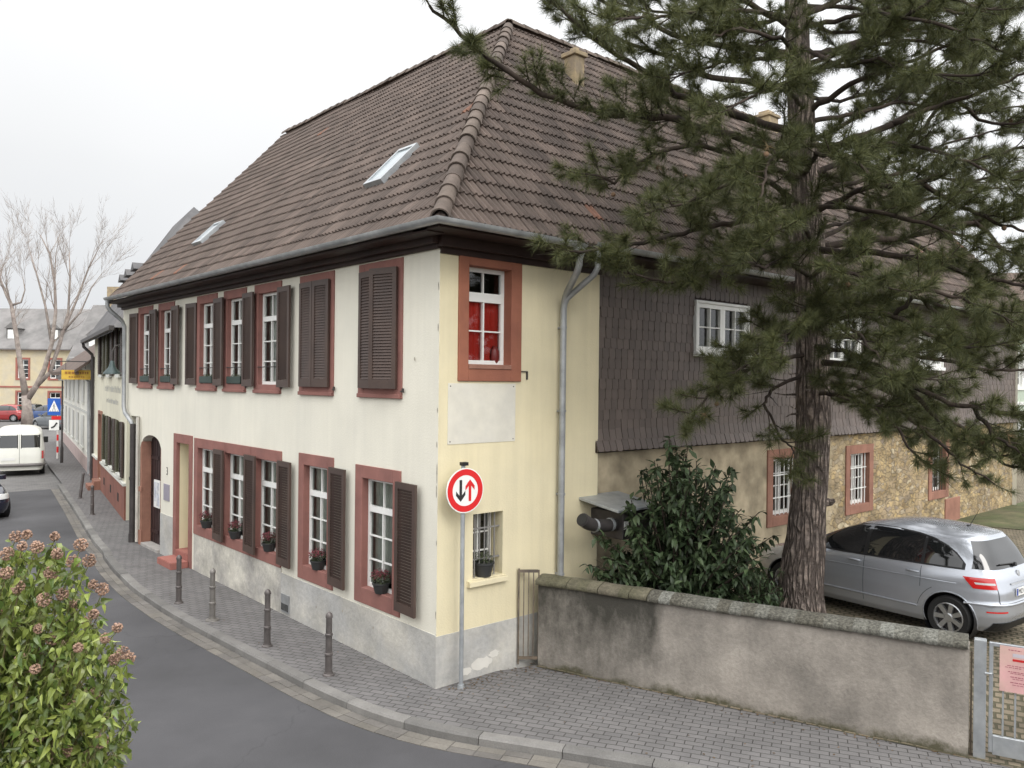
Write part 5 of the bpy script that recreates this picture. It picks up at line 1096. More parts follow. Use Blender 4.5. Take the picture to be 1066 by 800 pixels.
# ---- white van seen from behind
def van(loc, rz):
    t = thing('white_van', 'white delivery van with two rear windows, stopped up the street', 'van', loc, None, rz, local=True)
    xf = [(.25, 2.35), (.6, 2.42), (.9, 2.3), (1.1, 1.9), (1.25, 1.55), (1.8, 1.0), (1.95, .8), (2.03, .4), (2.06, 0)]; xr = [(.25, -2.3), (.5, -2.36), (.9, -2.34), (1.1, -2.32), (1.8, -2.24), (1.95, -2.18), (2.03, -1.9), (2.06, -1.2)]
    wd = [(.25, .86), (.5, .92), (1.0, .925), (1.1, .92), (1.8, .83), (1.93, .76), (2.0, .62), (2.04, .4), (2.06, .1)]; nn = [(.25, 9), (1.8, 9), (2.0, 5), (2.06, 3)]
    cs = CarShape(xf, xr, wd, nn, .25, 2.06); zs = lin(.25, 1.8, 18) + lin(1.83, 2.06, 9); K = 96
    s = MB(); P = [cs.pos(z, 2 * math.pi * k / K) for z in zs for k in range(K)]; s.add(P, [(j * K + i, j * K + (i + 1) % K, (j + 1) * K + (i + 1) % K, (j + 1) * K + i) for j in range(len(zs) - 1) for i in range(K)] + [tuple(range(K))[::-1], tuple((len(zs) - 1) * K + i for i in range(K))], 0, True)
    soft(s.build('body', mat('van_white', (.72, .72, .66), rough=.35, var=.05, coat=.4), t, local=True), 35)
    for sg in (1, -1):
        mb = MB(); grid(mb, lambda y, z: cs.tail(y, z, .006), lin(.08 * sg, .72 * sg, 8), lin(1.2, 1.72, 5)); wo = soft(mb.build('rear_window', m_carglass, t, local=True), 60)
        for a, b, c, d in ((.05, .08, 1.17, 1.75), (.72, .75, 1.17, 1.75)): mb = MB(); grid(mb, lambda y, z: cs.tail(y, z, .009), lin(a * sg, b * sg, 3), lin(c, d, 4)); mb.build('seal', m_black, wo, local=True)
        mb = MB(); grid(mb, lambda y, z: cs.tail(y, z, .01), lin(.80 * sg, .90 * sg, 4), lin(.72, 1.05, 5)); lo_ = mb.build('tail_lamp', m_tail, t, local=True)
        mb = MB(); grid(mb, lambda x, z: cs.side(x, z, .006, sg), lin(.2, 1.0, 8), lin(1.2, 1.68, 5)); mb.build('side_window', m_carglass, t, local=True)
        mb = MB(); q = cs.side(1.35, 1.25, .0, sg); mb.add([q + Vector((dx, sg * dy, dz)) for dz in (-.1, .18) for dx, dy in ((.06, .03), (.06, .22), (-.02, .22), (-.02, .03))], [(0, 3, 2, 1), (4, 5, 6, 7), (0, 1, 5, 4), (1, 2, 6, 5), (2, 3, 7, 6), (3, 0, 4, 7)], 0, True); mb.build('mirror', m_black, t, local=True, bevel=.02)
    mb = MB(); grid(mb, lambda y, z: cs.tail(y, z, .003), [-.006, .006], lin(.5, 1.9, 10)); mb.build('door_gap', m_black, t, local=True)
    mb = MB(); mb.tube([cs.tail(y, .48, .03) for y in lin(-.9, .9, 12)], .07, 8, raw=True); soft(mb.build('bumper', mat('grey_bumper', (.16, .15, .145), rough=.6), t, local=True), 60)
    mb = MB(); x = cs.tail(.4, .75).x - .01; mb.box(x - .012, x, .15, .65, .68, .79); mb.build('number_plate', m_plate, t, local=True)
    mb = MB(); grid(mb, lambda y, z: cs.tail(y, z, .006, True), lin(-.8, .8, 12), lin(1.28, 1.75, 5)); soft(mb.build('windscreen', m_carglass, t, local=True), 60)
    wheels(t, cs, (1.5, -1.45), .93, .33)
    return t
VC = far(22, 36.3); van((VC.x, VC.y, ZR), VA + R(30))
# ================================================================== NEIGHBOUR HOUSES UP THE STREET
ND = Vector((.17, .985, 0)).normalized(); NO = Vector((-ND.y, ND.x, 0)); N0 = Vector((.716, 16.08, 0)); NF = Fr(N0, ND, NO)
m_cream = mat('cream_plaster', (.68, .65, .52), (.63, .60, .48), rough=.9, scale=.8, var=.08, bump=.2, bscale=35, streak=.08)
m_rplinth = mat('red_brown_plinth', (.25, .105, .075), (.20, .085, .065), rough=.85, scale=1.2, var=.2, bump=.3, bscale=25)
m_dshut = mat('dark_shutter', (.05, .032, .026), rough=.55, scale=3, var=.2)
m_gshut = mat('olive_shutter', (.055, .052, .025), rough=.55, scale=3, var=.2)
m_brtile = mat('dull_brown_tile', (.12, .085, .07), (.085, .065, .055), rough=.85, scale=2, var=.3, bump=.3)
def pitched(mb, fr, u0, u1, e, rn, ez, rz, back, over=.4, t=.12, hip0=0):
    """roof body: front eave at n=+over, ridge at n=-rn, back eave at n=-back"""
    k = (rz - ez) / rn
    a = [(over, ez - over * k), (-rn, rz), (-back, rz - (back - rn) * k)]
    H = [0, hip0, 0]
    for i, ((n0, z0), (n1, z1)) in enumerate(zip(a, a[1:])):
        ua, ub = u0 + H[i], u0 + H[i + 1]; mb.hexa([(ua, n0, z0), (u1, n0, z0), (u1, n1, z1), (ub, n1, z1), (ua, n0, z0 + t), (u1, n0, z0 + t), (u1, n1, z1 + t), (ub, n1, z1 + t)])
    if hip0: mb.add([(u0, a[0][0], a[0][1] + t), (u0, a[2][0], a[0][1] + t), (u0, a[2][0], a[2][1] + t), (u0 + hip0, a[1][0], a[1][1] + t)], [(0, 3, 1), (1, 3, 2)])
def house_box(fr, name, label, u0, u1, depth, ez, rz, rn, mw, mr, loc, holes=(), over=.4, hip=False):
    t = thing(name, label, 'house', tuple(loc)); s = MB(fr)
    holed(s, fr, u0, u1, -.2, ez, list(holes)); k = (rz - ez) / rn
    for u in ((u0, u1) if not hip else (u1,)): s.add([(u, 0, -.2), (u, -depth, -.2), (u, -depth, max(ez * .5, rz - (depth - rn) * k)), (u, -rn, rz), (u, 0, ez)], [(0, 1, 2, 3, 4)])
    if hip: s.add([(u0, 0, -.2), (u0, -depth, -.2), (u0, -depth, ez), (u0, 0, ez)], [(0, 1, 2, 3)])
    s.build('wall', mw, t, recalc=False)
    s = MB(fr); s.add([(u0 + .1, -.8, 0), (u1 - .1, -.8, 0), (u1 - .1, -.8, ez), (u0 + .1, -.8, ez)], [(0, 1, 2, 3)]); s.build('room', m_dark, t, recalc=False)
    s = MB(fr); pitched(s, fr, u0 - .15, u1 + .15, 0, rn, ez + .05, rz + .05, depth, over, hip0=6.5 if hip else 0); r_ = s.build('roof', mr, t)
    return t, r_
n1w = [(1.3, 2.25, 4.2, 5.62), (4.2, 5.15, 4.2, 5.62), (7.0, 7.95, 4.2, 5.62)]
n1l = [(1.0, 1.9, 1.2, 2.75), (3.2, 4.1, 1.2, 2.75), (5.4, 6.3, 1.2, 2.75), (7.35, 8.5, .35, 2.75)]
n1, n1r = house_box(NF, 'neighbour_house', 'cream neighbour house with dark shutters, red plinth and grey dormer roof', 0, 10.9, 6, 5.95, 10.3, 2.9, m_cream, m_gslate, N0, n1w + n1l, hip=True)
for i, (a, b, c, d) in enumerate(n1w + n1l[:3]):
    wn_ = sash(NF, a, b, c, d, -.12, n1, 3, .7, m_glass)
    w_ = .62 if i < 3 else .5
    for q, m in ((a - w_ - .02, m_gshut if i % 3 == 2 else m_dshut), (b + .02, m_gshut if i % 2 else m_dshut)):
        s = MB(NF); s.box(q, q + w_, .03, .07, c - .04, d + .04)
        for j in range(16): z = c + .06 + (d - c - .12) * j / 16; s.box(q + .07, q + w_ - .07, .07, .08, z, z + .05)
        s.build('shutter', m, wn_)
    s = MB(NF); s.box(a - .05, b + .05, .0, .1, c - .1, c); s.build('sill', mat('pale_sill', (.6, .6, .55), var=.1) if i == 0 else MATS['pale_sill'], wn_)
s = MB(NF); s.box(7.35, 8.5, -.35, -.3, .3, 2.72); do_ = s.build('door', m_wood, n1); s = MB(NF); s.box(7.25, 7.36, -.3, .05, 0, 2.86); s.box(8.49, 8.6, -.3, .05, 0, 2.86); s.box(7.36, 8.49, -.3, .05, 2.74, 2.86); s.build('surround', m_sand2, do_)
s = MB(NF); s.box(7.4, 8.5, .06, .45, -.1, .16); s.box(7.42, 8.43, -.3, .25, -.1, .32); s.build('step', m_sand2, do_)
s = MB(NF); s.box(0, 7.24, .0, .05, -.15, .98); s.box(8.61, 10.9, 0, .05, -.15, .98); s.build('plinth', m_rplinth, n1); s = MB(NF); s.box(0, 7.24, 0, .09, .98, 1.06); s.box(8.61, 10.9, 0, .09, .98, 1.06); s.build('plinth_ledge', MATS['pale_sill'], n1)
s = MB(NF)
for u in (1.4, 3.6, 5.8): s.box(u, u + .35, .05, .055, .35, .6)
s.build('cellar_vent', m_dark, n1)
s = MB(NF); s.box(-.15, 11.05, .36, .5, 5.45, 5.57); s.build('gutter', m_iron, n1)
s = MB(NF); s.tube([(10.75, .43, 5.5), (10.75, .4, 5.3), (10.75, .1, 5.0), (10.75, .08, 4.8), (10.75, .08, 0)], .06, 8); soft(s.build('downpipe', m_iron, n1), 50)
for u in (5.2, 7.3, 9.2):                                             # dormers
    kz = 5.95 + .9 * 4.35 / 2.9; s = MB(NF); s.box(u + .15, u + .85, -2.0, -.9, kz - .3, kz + .6); dm = s.build('dormer', m_gslate, n1r)
    s = MB(NF); s.add([(u, -.75, kz + .58), (u + 1.0, -.75, kz + .58), (u + .5, -.75, kz + .85), (u, -2.7, kz + .58), (u + 1.0, -2.7, kz + .58), (u + .5, -2.7, kz + .85)], [(0, 1, 2), (3, 5, 4), (0, 2, 5, 3), (1, 4, 5, 2), (0, 3, 4, 1)]); s.build('dormer_roof', m_gslate, dm)
    s = MB(NF); s.box(u + .2, u + .8, -.9, -.86, kz + .0, kz + .5); s.build('dormer_window', m_sash, dm)
# faded painted words on the cream wall: grey strokes no longer legible
s = MB(NF); r_ = random.Random(8)
for z, ua, ub, h in ((3.62, 1.6, 6.6, .2), (3.24, 2.2, 6.0, .16)):
    u = ua
    while u < ub: w_ = r_.uniform(.06, .16); s.box(u, u + .03, .001, .006, z, z + h * r_.choice((.7, 1))); s.box(u, u + w_, .001, .005, z + r_.choice((0, h * .5, h * .68)), z + h * .75); u += w_ + .1
s.build('faded_lettering', mat('faded_grey_paint', (.40, .40, .38), rough=.9), n1)
# yellow hanging sign, wall lamp
yp = thing('hanging_sign', 'yellow projecting sign board hung from a thin iron arm up the street', 'sign', tuple(NF.P(11.2, .1, 4.4)))
s = MB(NF); s.box(11.14, 11.2, .12, 1.15, 4.0, 4.38); s.build('board', mat('yellow_sign', (.66, .44, .07), (.58, .36, .05), rough=.5, scale=5, var=.12), yp)
s = MB(NF); s.tube([(11.17, -.0, 4.72), (11.17, 1.35, 4.72)], .022, 6); s.tube([(11.17, .3, 4.42), (11.17, .3, 4.72)], .01, 6); s.tube([(11.17, 1.0, 4.38), (11.17, 1.0, 4.72)], .01, 6); s.build('arm', m_iron, yp)
s = MB(NF); r_ = random.Random(4); u = .2; s2 = MB(NF)
while u < 1.0: w_ = r_.uniform(.04, .1); s.box(11.13, 11.14, u, u + w_, 4.22, 4.31); u += w_ + .03
u = .35
while u < .9: w_ = r_.uniform(.03, .07); s2.box(11.13, 11.14, u, u + w_, 4.08, 4.13); u += w_ + .025
s2.build('lettering', mat('brown_lettering', (.30, .14, .03), rough=.5), yp)
s.build('lettering', MATS['brown_lettering'], yp)
wlamp = thing('wall_lamp', 'teal metal wall lamp with conical shade on a curved arm, on the cream neighbour house', 'wall lamp', tuple(NF.P(1.5, .6, 4.6)))
s = MB(NF); s.tube([(.1, .0, 4.95), (.1, .15, 5.05), (.1, .3, 5.0), (.1, .38, 4.85), (.1, .38, 4.6)], .022, 8); soft(s.build('arm', m_iron, wlamp), 60)
s = MB(NF); s.lathe((.1, .38, 4.2), [(.24, 0), (.22, .05), (.12, .16), (.08, .24), (.06, .34), (.03, .38)], 20); soft(s.build('lamp_shade', mat('teal_enamel', (.05, .075, .075), rough=.35, metal=.2), wlamp), 50)
s = MB(NF); s.lathe((.1, .38, 4.16), [(.1, .03), (.12, .08), (.08, .12)], 14); s.build('bulb_glass', m_lampw, wlamp)

n2, n2r = house_box(NF, 'white_house', 'low white house with pale closed shutters and brown roof beyond the yellow sign', 11.0, 33.5, 9, 4.75, 8.2, 4.5, mat('offwhite_plaster', (.68, .66, .60), (.62, .61, .56), rough=.9, scale=.7, var=.07, streak=.06), m_brtile, tuple(NF.P(11, 0, 0)), over=.7)
m_pshut = mat('pale_shutter', (.50, .50, .47), rough=.6, var=.08)
for i in range(6):
    for z0, z1 in ((.95, 2.35), (2.95, 4.1)):
        u = 12.6 + i * 3.5; s = MB(NF); s.box(u, u + .55, .01, .05, z0, z1); s.box(u + .57, u + 1.12, .01, .05, z0, z1); w_ = s.build('window', m_pshut, n2); s = MB(NF); s.box(u - .1, u + 1.22, .005, .09, z0 - .09, z0); s.build('sill', MATS['pale_sill'], w_)
s = MB(NF); s.box(11, 33.5, .0, .03, -.2, .6); s.build('plinth', mat('pinkish_plinth', (.42, .33, .31), rough=.9, var=.12), n2); s = MB(NF); s.box(11, 33.5, .001, .05, 2.52, 2.6); s.build('string_course', m_pshut, n2)
s = MB(NF); s.tube([(12.2, .6, 4.3), (12.2, .3, 4.1), (12.2, .1, 3.9), (12.2, .08, .1)], .06, 8); soft(s.build('downpipe', m_zinc, n2), 50)
s = MB(NF); s.box(11.0, 33.6, .55, .68, 4.2, 4.3); s.build('fascia', mat('brown_fascia', (.20, .13, .10), var=.2), n2)

# ================================================================== FAR SQUARE
BF = lambda D, px: Fr(far(px, D), R0, -Fh)
m_yel2 = mat('far_yellow_plaster', (.58, .50, .34), (.54, .48, .36), rough=.9, var=.06); m_grn = mat('far_green_plaster', (.46, .52, .42), (.42, .48, .40), rough=.9, var=.06)
m_rtrim = mat('dull_red_trim', (.34, .13, .10), var=.1)
def far_house(name, label, D, px0, px1, ez, rz, mw, mr, cols, rows, roof_dorm=0, chim=None):
    f0 = BF(D, px0); W_ = (px1 - px0) / FPX * D; hs = []
    for r_ in rows:
        for c in range(cols): u = W_ * (c + .5) / cols; hs.append((u - .55, u + .55, r_[0], r_[1]))
    t, rf = house_box(f0, name, label, 0, W_, 9, ez, rz, 4.5, mw, mr, f0.o, hs, .45)
    for a, b, c, d in hs:
        wn_ = sash(f0, a, b, c, d, -.1, t, 3, .7, m_glass, fw=.09, bar=.05); s = MB(f0); s.box(a - .18, a, -.1, .05, c - .18, d + .18); s.box(b, b + .18, -.1, .05, c - .18, d + .18); s.box(a, b, -.1, .05, d, d + .18); s.box(a, b, -.1, .06, c - .18, c); s.build('surround', m_rtrim if mw is m_yel2 else m_sash, wn_)
    s = MB(f0); s.box(0, W_, 0, .06, rows[0][1] + .45, rows[0][1] + .62); s.box(0, W_, 0, .25, ez - .35, ez - .1); s.build('string_course', m_rtrim if mw is m_yel2 else m_sash, t)
    for k in range(roof_dorm):
        u = W_ * (k + .5) / roof_dorm; kz = ez + .75 * (rz - ez) / 4.5; s = MB(f0); s.box(u - .55, u + .55, -2.6, -.75, kz - .2, kz + 1.2); s.add([(u - .7, -.6, kz + 1.2), (u + .7, -.6, kz + 1.2), (u, -.6, kz + 1.8), (u - .7, -3, kz + 1.2), (u + .7, -3, kz + 1.2), (u, -3, kz + 1.8)], [(0, 1, 2), (3, 5, 4), (0, 2, 5, 3), (1, 4, 5, 2)]); d_ = s.build('dormer', mr, rf); s = MB(f0); s.box(u - .38, u + .38, -.75, -.7, kz + .15, kz + 1.05); s.build('dormer_window', m_sash, d_)
    if chim: s = MB(f0); s.box(chim, chim + 1.6, -5, -4, rz - .5, rz + 2.0); s.build('chimney', MATS['chimney_brick'], rf)
    return t
m_hazeslate = mat('hazed_slate', (.20, .19, .185), (.16, .155, .15), rough=.8, var=.2, scale=1)  # slate of the far roofs, distance haze put in as a paler colour
far_house('yellow_house', 'distant yellow house with red window surrounds and grey roof, left of the bare tree', 82, -60, 74, 7.2, 11.2, m_yel2, m_hazeslate, 4, ((.8, 2.6), (4.0, 5.9)), 3)
far_house('green_house', 'distant pale green house with white windows right of the bare tree', 79, 73, 150, 6.2, 11.4, m_grn, m_hazeslate, 3, ((.8, 2.6), (3.8, 5.4)), 2, 1.5)
gh = far_house('yard_house', 'pale green house beyond the far end of the yard, behind the pine branches', 42, 985, 1210, 7.2, 10.5, m_grn, m_brtile, 5, ((1.2, 2.8), (4.2, 5.9)))

# street lamp, crossing sign and its striped post
lp = far(65, 39); lp.z = 0; t = thing('street_lamp', 'tall dark street lamp with small conical head beside the crossing sign', 'street lamp', tuple(lp))
s = MB(); s.lathe(tuple(lp), [(.07, -.1), (.07, .7), (.045, .8), (.035, 4.05)], 12); soft(s.build('pole', m_iron, t), 40)
s = MB(); s.lathe(tuple(lp + Vector((0, 0, 4.0))), [(.30, 0), (.28, .05), (.10, .22), (.08, .42), (.03, .5)], 16); soft(s.build('lamp_head', m_iron, t), 40); s = MB(); s.lathe(tuple(lp + Vector((0, 0, 3.93))), [(.16, 0), (.2, .07)], 14); s.build('lamp_glass', m_lampw, t)
cp = far(60.5, 41); cp.z = 0; t = thing('crossing_sign', 'blue pedestrian crossing sign over a no stopping sign on a striped post', 'traffic sign', tuple(cp)); CF = Fr(cp, R0, -Fh)
m_sb = mat('sign_blue', (.02, .10, .42), rough=.4, var=.05)
s = MB(); s.lathe(tuple(cp), [(.045, 0), (.045, 3.0)], 10); soft(s.build('pole', mat('white_post', (.65, .63, .6), var=.05), t), 40)
s = MB()
for z in (.3, .9, 1.5): s.lathe(tuple(cp + Vector((0, 0, z))), [(.047, 0), (.047, .3)], 10)
s.build('stripe', MATS['signal_red'], t)
s = MB(CF); s.box(-.48, .17, .05, .07, 2.18, 3.02); sp_ = s.build('sign_plate', m_sb, t)
s = MB(CF); s.add([(-.42, .073, 2.36), (.11, .073, 2.36), (-.155, .073, 2.92)], [(0, 1, 2)]); s.build('white_triangle', m_sash, sp_)
s = MB(CF)                                                          # walking figure on stripes
for a in ([(-.17, 2.58), (-.13, 2.58), (-.14, 2.70), (-.17, 2.70)], [(-.17, 2.58), (-.15, 2.59), (-.21, 2.42), (-.235, 2.42)], [(-.155, 2.59), (-.13, 2.58), (-.08, 2.42), (-.105, 2.42)], [(-.17, 2.69), (-.16, 2.67), (-.21, 2.60), (-.22, 2.615)], [(-.145, 2.70), (-.135, 2.68), (-.09, 2.60), (-.1, 2.59)]): s.add([(u, .076, z) for u, z in a], [(0, 1, 2, 3)])
s.add([(-.153 + .026 * math.cos(k * .785), .076, 2.735 + .026 * math.sin(k * .785)) for k in range(8)], [tuple(range(8))])
for k in range(4): u = -.36 + k * .12; s.add([(u, .076, 2.375), (u + .06, .076, 2.375), (u + .06, .076, 2.40), (u, .076, 2.40)], [(0, 1, 2, 3)])
s.build('walking_figure', m_ink, sp_)
s = MB(CF); s.box(-.28, .28, .05, .066, 1.95, 2.13); s.build('red_plate', MATS['signal_red'], t)
s = MB(CF); s.box(-.4, .1, .05, .068, 1.42, 1.93); q_ = s.build('lower_plate', m_sash, t); s = MB(CF); s.tube([(-.28, .07, 1.55), (-.15, .07, 1.6), (.0, .07, 1.8)], .04, 6); s.build('black_arrow', m_ink, q_)

# ================================================================== PLANTS
def rvec(r): return Vector((r.gauss(0, 1), r.gauss(0, 1), r.gauss(0, 1))).normalized()
m_bark = mat('pine_bark', (.235, .195, .17), (.28, .225, .19), rough=.95, scale=7, var=.4, bump=1.0, bscale=14, bdist=.06, fine=.25, spec=.15)
t_ = m_bark.node_tree; N_ = t_.nodes; L_ = t_.links; p_ = N_['Principled BSDF']; g_ = N_.new('ShaderNodeNewGeometry')
mp_ = N_.new('ShaderNodeMapping'); mp_.inputs['Scale'].default_value = (1, 1, .16); L_.new(g_.outputs['Position'], mp_.inputs[0])
nz_ = N_.new('ShaderNodeTexNoise'); nz_.inputs['Scale'].default_value = 9; nz_.inputs['Detail'].default_value = 3; L_.new(mp_.outputs[0], nz_.inputs['Vector'])
mv_ = N_.new('ShaderNodeVectorMath'); mv_.operation = 'MULTIPLY_ADD'; mv_.inputs[1].default_value = (.09, .09, .09); L_.new(nz_.outputs['Color'], mv_.inputs[0]); L_.new(mp_.outputs[0], mv_.inputs[2])
vo_ = N_.new('ShaderNodeTexVoronoi'); vo_.feature = 'DISTANCE_TO_EDGE'; vo_.inputs['Scale'].default_value = 15; L_.new(mv_.outputs[0], vo_.inputs['Vector'])
r_ = N_.new('ShaderNodeMapRange'); r_.inputs['From Min'].default_value = .02; r_.inputs['From Max'].default_value = .22; L_.new(vo_.outputs['Distance'], r_.inputs[0])
mx_ = N_.new('ShaderNodeMix'); mx_.data_type = 'RGBA'; mx_.inputs['A'].default_value = (.115, .093, .082, 1); L_.new(r_.outputs[0], mx_.inputs['Factor']); L_.new(p_.inputs['Base Color'].links[0].from_socket, mx_.inputs['B']); L_.new(mx_.outputs['Result'], p_.inputs['Base Color'])
bp_ = N_.new('ShaderNodeBump'); bp_.inputs['Strength'].default_value = 1; bp_.inputs['Distance'].default_value = .05; L_.new(r_.outputs[0], bp_.inputs['Height']); L_.new(p_.inputs['Normal'].links[0].from_socket, bp_.inputs['Normal']); L_.new(bp_.outputs[0], p_.inputs['Normal'])
m_barkd = mat('dark_branch', (.055, .042, .034), (.035, .028, .024), rough=.95, scale=6, var=.3, spec=.15)
m_needle = mat('pine_needles', (.128, .132, .050), (.055, .068, .030), rough=.55, scale=.8, var=.25, island=.4, spec=.3, trans=.25)
pine = thing('pine_tree', 'tall dark green pine with leaning rough trunk between boundary wall and silver car', 'tree', tuple(at(832, 650, 12.544)))
TD = 12.544
tk = [(831, 668, 38), (832, 645, 29), (833, 620, 23), (839, 560, 19.5), (844, 500, 17.6), (847, 440, 17), (846, 380, 16.6), (845, 320, 16), (843, 260, 15.2), (839, 200, 14.2), (835, 140, 13.2), (832, 90, 12.4), (830, 40, 11.6), (828, -20, 10.6), (826, -110, 9), (824, -220, 7), (822, -330, 4), (821, -400, 1)]
s = MB(); TP = [at(a, b, TD) for a, b, c in tk]; TR = [c / FPX * TD for a, b, c in tk]
def dens(P, Rr, k):
    a, b = [], []
    for i in range(len(P) - 1):
        for j in range(k): t_ = j / k; a.append(P[i].lerp(P[i + 1], t_)); b.append(Rr[i] + (Rr[i + 1] - Rr[i]) * t_)
    return a + [P[-1]], b + [Rr[-1]]
dP, dR = dens(TP, TR, 6); s.tube(dP, dR, 28, raw=True, wob=.0)
for i, q in enumerate(s.v):                                         # furrowed bark: long vertical plates
    c = dP[min(i // 28, len(dP) - 1)]; d = (q - c); a = math.atan2(d.y, d.x)
    f_ = noise.noise(Vector((math.cos(a) * 5, math.sin(a) * 5, q.z * 1.1))) * .10 + noise.noise(Vector((math.cos(a) * 11, math.sin(a) * 11, q.z * 2.6))) * .07
    s.v[i] = c + d * (1 + f_)
trunk = s.build('trunk', m_bark, pine, smooth=True)
kn = MB(); q = at(864, 523, TD - .1); kn.tube([q - RT * .2, q + RT * .02, q + RT * .07 + UP * .03], [.09, .055, .03], 8, raw=True); kn.build('knot', m_bark, pine)
for k in range(16):                                                 # dead stubs on the bare lower trunk
    zz_ = rnd.uniform(0, 1); i_ = int(24 + zz_ * 30); c_ = dP[i_]; a_ = rnd.uniform(0, 6.28); d_ = Vector((math.cos(a_), math.sin(a_), rnd.uniform(-.3, .3))).normalized(); st = MB(); l_ = rnd.uniform(.06, .35); st.tube([c_ + d_ * dR[i_] * .8, c_ + d_ * (dR[i_] + l_ * .5), c_ + d_ * (dR[i_] + l_) + Vector((0, 0, rnd.uniform(-.1, .05)))], [.022, .012, .005], 6, raw=True); st.build('dead_stub', m_bark, pine)
